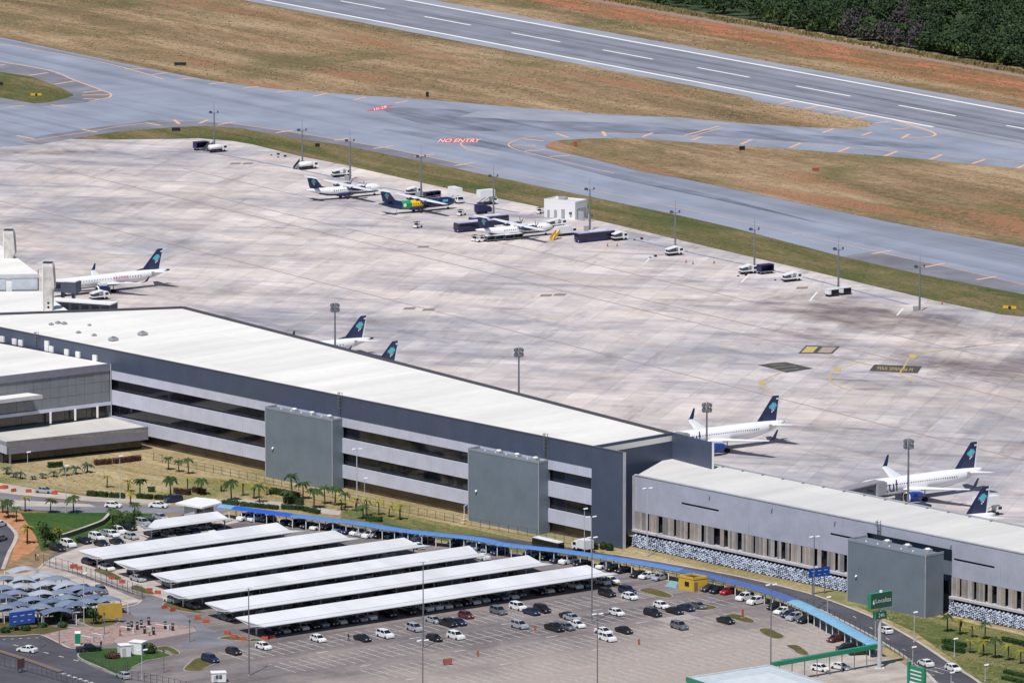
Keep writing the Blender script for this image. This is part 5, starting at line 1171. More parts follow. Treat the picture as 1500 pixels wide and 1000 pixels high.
# ================================================================== CARS
def carset():
    """four body types; each a thing with body, windows, wheels, lamps"""
    out = {}
    spec = {'hatchback': (4.0, 1.74, 1.50, [(-1.95, .80), (-1.75, 1.0), (1.05, .95), (1.85, .78), (2.0, .5)], (-1.75, -1.35, .35, 1.15)),
            'saloon': (4.5, 1.78, 1.46, [(-2.2, .75), (-2.1, 1.0), (-1.4, 1.02), (1.1, .94), (2.05, .78), (2.22, .5)], (-1.55, -.85, .35, 1.25)),
            'suv': (4.5, 1.84, 1.72, [(-2.2, .85), (-2.15, 1.12), (1.2, 1.08), (2.1, .95), (2.22, .55)], (-2.1, -1.85, .45, 1.25)),
            'pickup': (5.2, 1.86, 1.78, [(-2.6, .7), (-2.55, 1.12), (-.9, 1.12), (1.35, 1.1), (2.45, 1.0), (2.6, .55)], (-.9, -.6, .65, 1.4))}
    for k, (L, Wd, H, prof, (g0, g1, g2, g3)) in spec.items():
        hw = Wd / 2
        pr = [(prof[0][0], .28)] + prof + [(prof[-1][0], .28)]
        body = MB(); n = len(pr)
        rings = []
        for y, q, dz in ((-hw + .03, .985, .04), (-hw, 1, 0), (hw, 1, 0), (hw - .03, .985, .04)): pass
        ringL = [[(x * sc, y, z if z < .6 else z - dz) for x, z in pr] for y, sc, dz in ((-hw + .10, .97, .05), (-hw, .99, .28), (-hw + .06, 1.0, 0), (hw - .06, 1.0, 0), (hw, .99, .28), (hw - .10, .97, .05))]
        ringL = [[(x * sc, y, z) for x, z in pr] for y, sc in ((-hw, .985), (-hw + .12, 1.0), (hw - .12, 1.0), (hw, .985))]
        body.loft(ringL)
        # roof and pillars
        zb = max(z for _, z in prof) - .04; wt = hw - .22; wb_ = hw - .07
        body.add([(g1 - .02, -wt, H - .06), (g2 + .02, -wt, H - .06), (g2 + .02, wt, H - .06), (g1 - .02, wt, H - .06), (g1 + .12, -wt + .08, H), (g2 - .12, -wt + .08, H), (g2 - .12, wt - .08, H), (g1 + .12, wt - .08, H)], [(4, 5, 6, 7), (0, 1, 5, 4), (1, 2, 6, 5), (2, 3, 7, 6), (3, 0, 4, 7), (3, 2, 1, 0)])
        for sg in (1, -1):
            for xb, xt in ((g0, g1), ((g0 + g3) / 2 - .1, (g1 + g2) / 2 - .05), (g3, g2)):
                body.loft([[(xb - .05, sg * wb_ - .03, zb - .05), (xb + .05, sg * wb_ - .03, zb - .05), (xb + .05, sg * wb_ + .03, zb - .05), (xb - .05, sg * wb_ + .03, zb - .05)], [(xt - .05, sg * wt - .03, H - .05), (xt + .05, sg * wt - .03, H - .05), (xt + .05, sg * wt + .03, H - .05), (xt - .05, sg * wt + .03, H - .05)]])
        bodyme = body
        t = thing(k, 'car', 'car', (0, -500, 0))
        bo = bodyme.build('body', m_acw, t, fix=True); bo.material_slots[0].link = 'OBJECT'
        gl = MB(); e = .015
        gl.add([(g0 + e, -wb_ + e, zb - .04), (g3 - e, -wb_ + e, zb - .04), (g3 - e, wb_ - e, zb - .04), (g0 + e, wb_ - e, zb - .04), (g1 + e, -wt + e, H - .065), (g2 - e, -wt + e, H - .065), (g2 - e, wt - e, H - .065), (g1 + e, wt - e, H - .065)], [(0, 1, 5, 4), (1, 2, 6, 5), (2, 3, 7, 6), (3, 0, 4, 7)])
        gl.build('windows', m_carglass, t)
        if k == 'pickup': MB().bx(-2.45, -1.0, -hw + .15, hw - .15, 1.125, 1.14).build('load_bed', m_black, t)
        wb2 = L * .30; wd = None
        for x in (-wb2 - .03, wb2 + .05):
            for sg in (1, -1):
                if wd is None: w_ = MB().cyl((0, -.1, 0), (0, .1, 0), .33, n=12).build('wheel', m_tyre, t); wd = w_.data
                else: w_ = link('wheel', wd, t)
                w_.location = (x, sg * (hw - .07), .33)
        xe = prof[-1][0] * .985
        for sg in (1, -1): MB().bx(xe - .12, xe + .02, sg * (hw - .4) - .18, sg * (hw - .4) + .18, .62, .74).build('headlight', m_lampw, t)
        xr = prof[0][0] * .985
        MB().bx(xr - .02, xr + .1, -hw + .12, -hw + .42, .72, .88).build('tail_light', m_redc, t); MB().bx(xr - .02, xr + .1, hw - .42, hw - .12, .72, .88).build('tail_light', m_redc, t)
        out[k] = t
    return out
CM = {'white': gloss('car_white', (.80, .81, .82)), 'silver': gloss('car_silver', (.36, .38, .42)), 'grey': gloss('car_grey', (.13, .14, .16)), 'black': gloss('car_black', (.012, .012, .016), .2),
      'navy': gloss('car_navy', (.015, .025, .075)), 'red': gloss('car_red', (.42, .012, .02)), 'maroon': gloss('car_maroon', (.13, .02, .022)), 'blue-grey': gloss('car_bluegrey', (.14, .19, .27))}
PRO = carset(); used = set()
def car(kind, colour, loc_, rz, label, group):
    src = PRO[kind]
    if kind in used: c = dup(src, loc_, rz, label, group)
    else: used.add(kind); c = src; c.location = loc_; c.rotation_euler = (0, 0, rz); c['label'] = label; c['group'] = group
    c.name = 'parked_car' if 'road' not in group else 'car'
    for ch in c.children:
        if ch.name.startswith('body'): ch.material_slots[0].link = 'OBJECT'; ch.material_slots[0].material = CM[colour]
    return c
AR = math.atan2(en.y, en.x); AL = AR + math.pi                       # noses towards the viewer's right / away
KN = {'h': 'hatchback', 's': 'saloon', 'u': 'suv', 'p': 'pickup'}
CN_ = {'w': 'white', 's': 'silver', 'g': 'grey', 'b': 'black', 'n': 'navy', 'r': 'red', 'm': 'maroon', 'l': 'blue-grey'}
def row(spec, heading, where, group):
    spec = sorted(spec); cnt = {}
    tot = {}
    for s in spec: tot[(s[2], s[3])] = tot.get((s[2], s[3]), 0) + 1
    for s in spec:
        px, py, k, c = s[:4]; h = heading if len(s) < 5 else s[4]
        key = (k, c); cnt[key] = cnt.get(key, 0) + 1
        nm = CN_[c] + ' ' + ('SUV' if k == 'u' else KN[k])
        lb = (f'only {nm} ' if tot[key] == 1 else f'{od(cnt[key])} {nm} from the left ') + where
        car(KN[k], CN_[c], G(px, py), h + random.uniform(-.03, .03), lb, group)
row([(682.5, 904.5, 'h', 'm'), (730, 898.5, 'u', 'g'), (759, 892.5, 'u', 'w'), (778.5, 899.5, 's', 'n'), (794, 896, 'u', 'b'), (889, 872.5, 'u', 'b'), (918.5, 868.5, 'u', 'n'), (922.6, 877, 'h', 'w'), (635, 911.5, 's', 's'), (656, 916, 'p', 'b'), (671, 914.5, 's', 'n'), (607.6, 923.5, 'u', 's'), (564, 933, 'u', 'w'), (466, 939, 'h', 'w'), (531, 938, 's', 'b'), (386, 950, 'h', 'w'), (342, 957.5, 'h', 'b'), (308, 969, 'u', 'n')], AR, 'in the open row facing the nearest carport', 'cars in the first open parking row')
row([(838, 908, 's', 's'), (832, 905.5, 's', 'b'), (845, 918, 's', 'w'), (903, 900.5, 'h', 'w'), (968.6, 890, 'h', 'w'), (636, 938, 'h', 'b'), (667.8, 935, 'u', 'w'), (761, 919.5, 'u', 's'), (812, 923, 'p', 'b'), (829.6, 921.5, 's', 'g'), (956, 901.5, 'u', 'b'), (988, 898, 's', 'b'), (1005, 893.5, 's', 'n'), (1022, 890.5, 's', 'g')], AR, 'in the middle row of open bays', 'cars in the second open parking row')
row([(914, 926.5, 's', 'b'), (884, 928, 's', 'w'), (889.8, 938, 'u', 'w'), (995, 920.5, 'u', 'g'), (1063, 912, 's', 'b')], AR, 'in the sparse row towards the exit', 'cars in the third open parking row')
def hcan(x0, y0, x1, y1): a = G(x0, y0); b = G(x1, y1); return ang(a, b)
HB = hcan(1170, 890, 1120, 872) + R(90)
HB1 = R(-47.7) - R(90)
row([(1040, 865, 's', 'n'), (1052, 868, 'h', 'b'), (1067, 869.5, 'h', 'r'), (1091.5, 878.5, 'u', 'w'), (1108, 884, 'u', 'w'), (1136, 892, 'h', 'b'), (1147, 898, 's', 'w'), (1157, 903.5, 'h', 'n'), (1165, 907.5, 'u', 's'), (1180, 911.5, 'h', 'b'), (1224, 939, 'h', 'm')], HB1, 'along the canopy right of the kiosk', 'cars along the right part of the blue canopy')
top = [(360, 761.5, 'u', 'w'), (376, 762.5, 'u', 'w'), (393, 764, 'h', 'b'), (417, 769.5, 's', 'n'), (436, 770.5, 'u', 'b'), (452.7, 773, 's', 'b'), (467, 775, 's', 'w'), (485, 775, 's', 'b'), (499, 779, 's', 'l'), (513, 781, 's', 'n'), (524, 783, 'h', 'w'), (534, 784.5, 's', 's'), (543, 787, 'u', 'w'), (558.7, 787, 's', 'b'), (576, 788, 's', 'n'), (595, 789, 's', 'b'), (603, 790, 'h', 'g'), (615, 791, 's', 'w'), (624, 794.5, 's', 'b'), (669, 799, 'u', 'n'), (691, 802, 's', 'w'), (704, 805, 's', 'l'), (717, 808, 'h', 'l'), (732, 811.5, 'u', 'n'), (778.7, 813, 'h', 'b'), (789, 816, 'h', 'b'), (802.7, 819, 'u', 'b'), (818.7, 823, 's', 'n'), (832, 825, 'u', 'w'), (853, 828, 's', 'b'), (885, 832, 'h', 'w'), (899, 835.5, 'h', 'b'), (914, 838, 's', 'b'), (935, 845, 'h', 'b'), (949, 846.5, 's', 'w'), (967, 849, 'h', 's')]
row(top, HB1, 'in the row along the canopy left of the kiosk', 'cars along the left part of the blue canopy')
row([(100, 800, 'u', 'w'), (84, 806, 'u', 'b'), (123, 795, 's', 'b'), (142, 790, 'u', 'w'), (157, 784, 's', 's'), (164, 785, 's', 'w'), (173, 781, 'u', 'w'), (189, 775.5, 's', 'b'), (209, 769, 'u', 's'), (224, 768.5, 's', 'n'), (235, 760.5, 's', 's')], AR, 'in the row beside the green lawn', 'cars beside the green lawn')
row([(149, 799.5, 's', 'b'), (172, 797, 's', 'b'), (192, 789, 'h', 's', R(-48)), (156, 834.5, 's', 'w'), (202, 850.5, 's', 's'), (252, 882, 'u', 'w', AL), (281, 890, 's', 'g'), (130, 826, 'h', 'b'), (332, 908, 's', 'g'), (610, 803, 's', 'w', AL), (706, 819, 's', 'w', AL)], AR, 'at the carport ends', 'cars at the carport ends')
# the front row under the nearest carport
rng = random.Random(11); spec = []
for i in range(37):
    u = 5.2 + i * 2.5
    if u > 100: break
    if rng.random() < .10: continue
    q = LOT(u, -4.9 + rng.uniform(-.4, .3))
    col = 'r' if i == 11 else rng.choice('wwwsssglbbbbng'); spec.append((q, rng.choice('hhsssuu'), col))
cnt = 0
for q, k, c in spec:
    cnt += 1
    car(KN[k], CN_[c], q, AR + random.uniform(-.03, .03), f'{CN_[c]} car, {od(cnt)} from the left under the nearest carport edge', 'cars under the nearest carport')
# cars below the other carports, mostly dark so their colour deepens the shade
for i, (um, ur, va, vb) in enumerate(CPU[:6]):
    n = 0
    for k in range(15):
        u = um + 3 + (ur - um - 6) * (k + rng.random() * .4) / 15
        n += 1; c = rng.choice('wsbbgnbgn')
        q = LOT(u, (va + vb) / 2 + (2.9 if k % 2 else -2.9) + rng.uniform(-.2, .3))
        car(KN[rng.choice('hsu')], CN_[c], q, AR, f'{CN_[c]} car, {od(n)} from the left in shade below the ' + ('far toll hut carport' if i == 0 else od(i) + ' carport before it'), 'cars in the shade of the carports')
# cars on the roads and elsewhere
for px, py, k, c, h, lb in ((65, 721.5, 's', 's', R(-20), 'silver car parked on the curving drive by red barriers'), (166, 743, 'h', 'w', R(-15), 'white car half hidden by a palm on the drive'), (232, 743, 's', 'w', R(-15), 'white saloon on the drive left of the toll hut'), (254, 735, 'u', 'n', R(-150), 'dark blue car nosing out behind the toll hut roof'), (-1, 771, 'h', 'w', R(60), 'white car on the west road at the picture edge'), (0, 792, 'h', 'g', R(60), 'grey car on the west road, nearer than the white one'),
                            (40, 954.5, 's', 'w', R(150), 'white car driving on the dark road at lower left'), (181, 993, 'h', 's', R(120), 'silver car on the dark road beside the fenced green island'), (130, 954, 'p', 'b', R(20), 'black pickup waiting at the entry barrier'), (1297, 926.5, 'h', 'w', R(115), 'white car on the east road beside the rental sign pole'), (1356, 974.5, 's', 'w', R(115), 'white saloon on the east road above the green totem'), (1396, 982, 'h', 'w', R(-60), 'white car nearest on the east road coming round the bend'),
                            (1202, 982, 'h', 'w', R(-40), 'white hatchback in the rental yard next to the roof'), (1231, 979.5, 's', 'w', R(-40), 'white car in the rental yard under the green beam'), (1240, 953, 'u', 'b', R(-165), 'black car beneath the green beam with pale windscreen'), (1258, 958, 's', 'b', R(-165), 'black saloon under the end of the green beam')):
    car(KN[k], CN_[c], G(px, py), h, lb, 'cars on the roads')
# shuttle bus and van behind the canopy
t = thing('shuttle_bus', 'dark shuttle bus with white roof behind the blue canopy', 'bus', G(803, 803), R(-47), None) if False else None
sb = truck('white van behind the blue canopy by the round bushes', G(853, 807), R(130), 'box', L=5.2, cat='van', name='delivery_van')
b2 = dup(b, G(803, 803), R(-50), 'dark shuttle bus with white roof behind the blue canopy', 'shuttle buses', .72); b2.name = 'shuttle_bus'; b2['category'] = 'bus'
for ch in b2.children:
    if ch.name.startswith('roof') and not ch.name.startswith('roof_unit'): ch.material_slots[0].link = 'OBJECT'; ch.material_slots[0].material = m_acw
    if ch.name.startswith('body'): ch.material_slots[0].link = 'OBJECT'; ch.material_slots[0].material = m_black

# ================================================================== BLUE CANOPY WALK
ctop = [(322, 739.5), (345, 742.5), (430, 754), (520, 764.5), (600, 777), (700, 788), (740, 796.5), (833, 807), (940, 823.3), (1010, 836.2), (1040, 842.2), (1120, 863.2), (1170, 882.5), (1200, 897.5), (1286, 945)]
m_can = [paint('canopy_sky_blue', (.17, .36, .62), .45), paint('canopy_royal_blue', (.02, .10, .52), .45), paint('canopy_mid_blue', (.095, .215, .49), .45), paint('canopy_slate_blue', (.075, .13, .33), .45), paint('canopy_light_blue', (.20, .40, .58), .45)]
cp = [G(x, y, 2.75) for x, y in ctop]
o = Vector((cp[0].x, cp[0].y, 0)); CW = thing('canopy_walkway', 'long curving blue canopy on white posts between the parking lot and the terminal lawn', 'canopy', o)
fine = smooth([(p.x, p.y) for p in cp], 6); acc = 0; prev = None; postd = None
def canmat(px): return m_can[0] if px < 346 else m_can[1] if px < 428 else m_can[2] if px < 1005 else m_can[3] if px < 1165 else m_can[4]
def wpx(x, y, z):
    c, s = math.cos(PITCH), math.sin(PITCH); dz = z - CAMH
    zz = y * c - dz * s; yy = y * s + dz * c
    return 750 + FPX * x / zz, 500 - FPX * yy / zz
for a, b_ in zip(fine, fine[1:]):
    a, b_ = Vector(a), Vector(b_); d = b_ - a; L = d.length
    if L < .01: continue
    n = Vector((d.y, -d.x)).normalized(); px = wpx((a.x + b_.x) / 2, (a.y + b_.y) / 2, 2.75)[0]
    sec = []
    for k in range(7):
        q = -1 + k / 3.0; sec.append((q * 1.75, 2.62 + .38 * (1 - q * q)))
    vs = [(p.x + n.x * u - o.x, p.y + n.y * u - o.y, z + dz) for p in (a - d * .003, b_ + d * .003) for dz in (0, -.06) for u, z in (sec if dz == 0 else sec[::-1])]
    N = 14; MB().add(vs, [(i, (i + 1) % N, N + (i + 1) % N, N + i) for i in range(N)] + [tuple(range(N - 1, -1, -1)), tuple(range(N, 2 * N))]).build('roof_panel', canmat(px), CW, fix=True)
    tpos = 0
    while acc + (L - tpos) >= 3.6:
        tpos += 3.6 - acc; acc = 0; p = a + d.normalized() * tpos
        for sg in (1.35, -1.35):
            if postd is None: c = MB().cyl((0, 0, 0), (0, 0, 2.72), .11, .11, 6).build('post', m_white, CW); postd = c.data
            else: c = link('post', postd, CW)
            c.location = (p.x + n.x * sg - o.x, p.y + n.y * sg - o.y, 0)
    acc += L - tpos
# toll hut with white roof
o = G(292, 754); th = thing('toll_hut', 'pale grey hut under a wide white roof at the start of the blue canopy', 'hut', (o.x, o.y, 0))
rf = [loc(G(x, y, 3.4), o) for x, y in ((257, 736), (287, 727.5), (316, 730.5), (325, 735.5), (296, 742.5))]
MB().prism(rf, 3.0, 3.4).build('roof', m_white, th)
wl_ = [loc(G(x, y, 0), o) for x, y in ((270, 757.5), (285, 761), (313, 753), (300, 746))]
MB().prism(wl_, 0, 2.98).build('walls', paint('pale_grey_wall', (.42, .43, .47), .7), th)
fq = FR(G(285, 761) , G(313, 753), o)
for s in (.12, .55): MB().bx(fq.L * s, fq.L * (s + .3), .02, .08, 1.5, 2.5, T=fq).build('window', m_glass, th, fix=True)
# yellow kiosk
o = G(1016, 866); kt = thing('yellow_kiosk', 'small yellow kiosk with flat dark roof beside the blue canopy', 'kiosk', (o.x, o.y, 0))
k0, k1, k2 = G(994, 862), G(1016, 866.5), G(1036, 864)
fa, fb = FR(k0, k1, o), FR(k1, k2, o); q3 = k0 + (k2 - k1)
MB().prism([loc(p, o) for p in (k0, k1, k2, q3)], 0, 2.7).build('walls', m_kiosk, kt)
mb = MB()
for f in (fa, fb, FR(k2, q3, o), FR(q3, k0, o)): mb.bx(-.1, f.L + .1, -.22, .08, 2.7, 3.15, T=f)
mb.build('parapet', m_kiosk, kt, fix=True)
MB().prism([loc(p, o) for p in (k0, k1, k2, q3)], 2.7, 2.78).build('roof', paint('dark_roofing_felt', (.07, .05, .045), .95, spec=.1), kt)
MB().bx(fa.L * .42, fa.L * .70, .02, .07, 1.0, 2.0, T=fa).build('window', m_glass, kt, fix=True)
MB().bx(fb.L * .05, fb.L * .28, .02, .07, 0, 2.1, T=fb).build('door', paint('brown_door', (.25, .15, .08), .7), kt, fix=True)
# the rental office at the picture's lower edge
o = G(1130, 1010); RO = thing('rental_office', 'flat pale-roofed rental office with green fascia at the lower edge', 'building', (o.x, o.y, 0))
r0, r1, r2 = G(1006, 992, 5.2), G(1127, 973.5, 5.2), G(1182, 991, 5.2); r3 = r0 + (r2 - r1) * 2.2; r2 = r1 + (r2 - r1) * 2.2
pts = [loc(p, o) for p in (r0, r1, r2, r3)]
MB().prism(pts, .1, 4.6).build('walls', m_acw, RO)
MB().prism(pts, 4.6, 5.0).build('roof', paint('bluish_roof_sheet', (.50, .56, .60), .5), RO)
for a, b_, m in ((r3, r0, m_green), (r0, r1, paint('pale_gutter', (.52, .58, .62), .5)), (r1, r2, m_ltrim)):
    f = FR(a, b_, o); MB().bx(0, f.L, -.25, .25, 4.35, 5.35, T=f).build('fascia', m, RO, fix=True) if m is m_green else MB().bx(0, f.L, -.35, .1, 4.7, 5.25, T=f).build('fascia', m, RO, fix=True)
cx = (Vector(pts[0]) + Vector(pts[1]) + Vector(pts[2]) + Vector(pts[3])) / 4
MB().prism([tuple(cx + (Vector(p) - cx) * .62) for p in pts], 5.0, 5.12).build('roof_light', paint('pale_skylight', (.62, .66, .69), .4), RO)
g0, g1 = G(1131, 972, 4.4), G(1284, 945, 4.4); o = Vector((g0.x, g0.y, 0))
GB = thing('green_beam', 'long green beam on thin posts running from the rental office roof', 'awning', o); f = FR(g0, g1, o)
MB().bx(0, f.L, -.5, .5, 3.9, 4.75, T=f).build('beam', m_green, GB, fix=True)
k = 2.0
while k < f.L: MB().cyl(f(k, 0, 0), f(k, 0, 3.9), .09, n=6).build('post', m_steel, GB); k += 3.4
# ---- signs
o = G(1288, 979); sg_ = thing('rental_sign', 'tall pole sign with green box lettered in white above a smaller green box', 'sign', (o.x, o.y, 0))
MB().cyl((0, 0, 0), (0, 0, 13.2), .45, .36, 10).build('pole', m_ltrim, sg_); MB().bx(-1, 1, -1, 1, 0, .25).build('footing', m_concw, sg_)
sdir = Vector((.788, .616, 0)); snor = Vector((.616, -.788, 0))
def sgbx(s0, s1, d0, d1, z0, z1, nm, m): return MB().bx(s0, s1, d0, d1, z0, z1, T=lambda a, b, c: (sdir.x * a + snor.x * b, sdir.y * a + snor.y * b, c)).build(nm, m, sg_, fix=True)
sgbx(-2.9, 2.9, -.55, .50, 13.0, 16.2, 'sign_box', m_green); sgbx(-2.82, 2.82, .5, .53, 13.08, 16.12, 'sign_face', m_dgreen)
text('Localiza', 1.30, sdir * .42 + snor * .53 + Vector((0, 0, 14.55)), sdir, (0, 0, 1), m_white, sg_, off=.03, sx=1.05)
mb = MB(); P_ = [(-2.35, -.55), (-2.1, -.72), (-1.9, -.5), (-1.95, -.2), (-2.1, .1), (-2.02, .5), (-2.3, .15), (-2.45, -.2)]
mb.add([tuple(sdir * x + snor * .565 + Vector((0, 0, 14.55 + z))) for x, z in P_], [tuple(range(8))]); mb.build('flame_mark', m_white, sg_)
sgbx(-1.45, 1.5, -.5, .42, 10.6, 12.2, 'small_sign_box', m_green); sgbx(-1.38, 1.43, .42, .45, 10.68, 12.12, 'small_sign_face', m_dgreen)
text('24h', 1.15, sdir * .05 + snor * .45 + Vector((0, 0, 11.4)), sdir, (0, 0, 1), m_white, sg_, off=.03)
MB().cyl((.2, 0, 16.2), (.2, 0, 16.6), .35, .3, 8).build('top_lamp', m_white, sg_)
tp = G(1330, 1012); tt = thing('green_totem', 'green totem sign with white lines at the lower edge beside the east road', 'sign', (tp.x, tp.y, 0))
tb0, tb1 = G(1330, 1012), G(1355, 1019); ft = FR(tb0, tb1, tp); hT = 6.2
MB().bx(0, .6, -.3, .3, 0, hT, T=ft).build('upright', m_green, tt, fix=True); MB().bx(ft.L - .6, ft.L, -.3, .3, 0, hT - .4, T=ft).build('upright', m_green, tt, fix=True)
MB().bx(.62, ft.L - .62, -.2, .2, .4, hT - .6, T=ft).build('board', m_green, tt, fix=True)
for k in range(3): MB().bx(1.0, ft.L - 1.0, .2, .24, hT - 1.6 - k * .8, hT - 1.35 - k * .8, T=ft).build('white_line', m_white, tt, fix=True)
MB().bx(.8, ft.L - .8, .2, .25, 1.0, 2.4, T=ft).build('white_panel', m_white, tt, fix=True)
def billboard(name, lb, a, b, z0, z1, m, group=None, marks=True):
    o = (a + b) / 2; o.z = 0; t = thing(name, lb, 'sign', o, 0, group); f = FR(a, b, o)
    MB().bx(0, f.L, -.12, .12, z0, z1, T=f).build('board', m, t, fix=True)
    for s in (.2, .8): MB().cyl(f(f.L * s, -.25, 0), f(f.L * s, -.25, z1 - .2), .12, n=6).build('post', m_steel, t)
    if marks:
        for k in range(3): MB().bx(f.L * (.12 + .3 * k), f.L * (.28 + .3 * k), .125, .15, z0 + (z1 - z0) * .66, z0 + (z1 - z0) * .71, T=f).build('white_line', m_white, t, fix=True); MB().bx(f.L * (.15 + .28 * k), f.L * (.25 + .28 * k), .125, .15, z0 + (z1 - z0) * .25, z0 + (z1 - z0) * .29, T=f).build('white_line', m_white, t, fix=True)
    return t
billboard('road_sign', 'large blue road sign standing before the shade sails', G(14, 916, 1.4), G(51, 911, 1.4), 1.4, 4.2, m_blue)
billboard('road_sign', 'blue road sign on a curved arm before the white lattice', G(1185, 846, 4.0), G(1215, 842, 4.0), 4.0, 6.0, m_blue)
billboard('banner_board', 'large ochre yellow board facing the entry lanes by the shade sails', G(143, 906, 1.1), G(179, 904, 1.1), 1.1, 4.3, m_banner, marks=False)
billboard('notice_board', 'small brown notice board by the dark road at lower left', G(25.5, 979, 1), G(35.5, 977, 1), 1.0, 3.0, paint('brown_board', (.12, .06, .06), .7), marks=False)
billboard('notice_board', 'pair of red-brown panels standing in the empty bays', G(649, 972, .3), G(662, 971, .3), .3, 1.4, paint('red_brown_panel', (.35, .10, .07), .7), marks=False)
fl = G(680, 757); ft_ = thing('flag_stand', 'blue flag hanging from a bent white pole at the corner of the grey shaft', 'flag', (fl.x, fl.y, 0))
MB().cyl((0, 0, 0), (0, 0, 2.6), .09, n=6).build('pole', m_white, ft_); MB().cyl((0, 0, 2.6), (1.4, -.3, 3.5), .08, n=6).build('arm', m_white, ft_)
MB().loft([[(.3, -.1, 2.0 + .5), (.3, -.04, 3.1)][::1] + [(.3, 0, 3.1), (.3, -.06, 2.5)], [(1.4, -.5, 2.3), (1.4, -.45, 3.4), (1.4, -.40, 3.4), (1.4, -.45, 2.3)], [(2.1, -.2, 2.7), (2.1, -.15, 3.7), (2.1, -.1, 3.7), (2.1, -.15, 2.7)]]).build('flag', m_blue, ft_, fix=True)
for k, (px, py, m) in enumerate(((678, 768, m_yellow), (679, 763, m_orange))):
    p = G(px, py); t = thing('road_barrel', ('yellow' if k == 0 else 'orange') + ' barrel on the worn earth left of the grey shaft', 'barrel', (p.x, p.y, 0)); MB().cyl((0, 0, 0), (0, 0, 1.0), .55, .5, 10).build('body', m, t); MB().cyl((0, 0, .45), (0, 0, .65), .57, .56, 10).build('white_band', m_white, t)
gt = G(114, 944); t = thing('ticket_machine', 'green ticket machine with rounded white top on the entry island', 'ticket machine', (gt.x, gt.y, 0))
MB().bx(-.55, .55, -.45, .45, .3, 2.5).build('body', m_green, t); MB().cyl((-.6, 0, 2.5), (.6, 0, 2.5), .45, n=12).build('hood', m_white, t); MB().bx(-.6, .6, -.5, .5, 0, .3).build('base', m_white, t)
# white cabins on the islands
def cabin(lb, p, w, l, h, rz, marks=False):
    t = thing('white_cabin', lb, 'cabin', (p.x, p.y, .14), rz, 'white cabins')
    MB().bx(-l / 2, l / 2, -w / 2, w / 2, 0, h - .15).build('walls', m_acw, t); MB().bx(-l / 2 - .1, l / 2 + .1, -w / 2 - .1, w / 2 + .1, h - .15, h).build('roof', m_white, t)
    MB().bx(-l / 2 + .4, -l / 2 + 1.2, -w / 2 - .04, -w / 2, .05, h - .6).build('door', m_ltrim, t); MB().bx(l / 2, l / 2 + .04, -w * .2, w * .2, h * .45, h * .75).build('window', m_glass, t)
    if marks:
        for x in (-.35, .35): MB().bx(x - .28, x + .28, -w / 2 - .05, -w / 2, .7, 1.5).build('dark_panel', m_dsteel, t)
    return t
cabin('white cabin on the fenced island, nearer the entry road', G(182, 961), 2.2, 2.3, 2.5, R(20)); cabin('white cabin on the fenced island, set behind and right of its twin', G(202, 957), 2.4, 3.0, 2.6, R(-25))
cabin('white box cabin with dark panels standing at the open bays', G(320, 998), 2.0, 3.0, 2.0, R(8), True)
for i, (px, py) in enumerate(((193, 921), (201, 922), (207, 919), (212, 928), (225, 930), (218, 915), (242, 921), (253, 924), (188, 923))):
    p = G(px, py); t = thing('payment_bollard', f'{od(i + 1)} slim black access column in the entry lanes', 'bollard', (p.x, p.y, .13), 0, 'black access columns')
    MB().bx(-.28, .28, -.22, .22, 0, 1.6).build('body', m_black, t); MB().bx(-.2, .2, -.24, -.22, 1.0, 1.35).build('screen', m_acg, t)
ba = None
for px, py, rz, lb in ((196, 926, 2.6, 'white lift barrier by the leftmost access columns'), (221, 924, 2.6, 'white lift barrier between the middle access columns'), (247, 922.5, 2.6, 'white lift barrier at the right end of the entry lanes'), (150, 936, 2.4, 'white lift barrier right of the green ticket machine'), (136, 940, 2.4, 'white lift barrier before the black pickup')):
    if ba is None:
        ba = thing('lift_barrier', lb, 'barrier gate', G(px, py), rz, 'lift barriers of the car park')
        MB().bx(-.25, .25, -.2, .2, 0, 1.1).build('housing', m_ltrim, ba); MB().bx(.25, 3.4, -.05, .05, .92, 1.04).build('arm', m_white, ba)
    else: dup(ba, G(px, py), rz, lb)
pl_ = None
for px, py, lb in ((87, 943, 'slim grey post with small head by the crosswalk pavers'), (153, 929, 'slim grey post beside the pink pavers'), (240, 985, 'slim grey post on the lot side of the fence'), (278, 940, 'slim grey post at the end of the entry island'), (59, 948, 'tall grey sign column between road and pavers')):
    if pl_ is None:
        pl_ = thing('slim_post', lb, 'post', G(px, py), 0, 'slim posts around the entry'); MB().cyl((0, 0, 0), (0, 0, 4.6), .1, .08, 6).build('pole', m_steel, pl_); MB().bx(-.2, .2, -.12, .12, 4.2, 4.8).build('head', m_dsteel, pl_)
    else: dup(pl_, G(px, py), 0, lb)
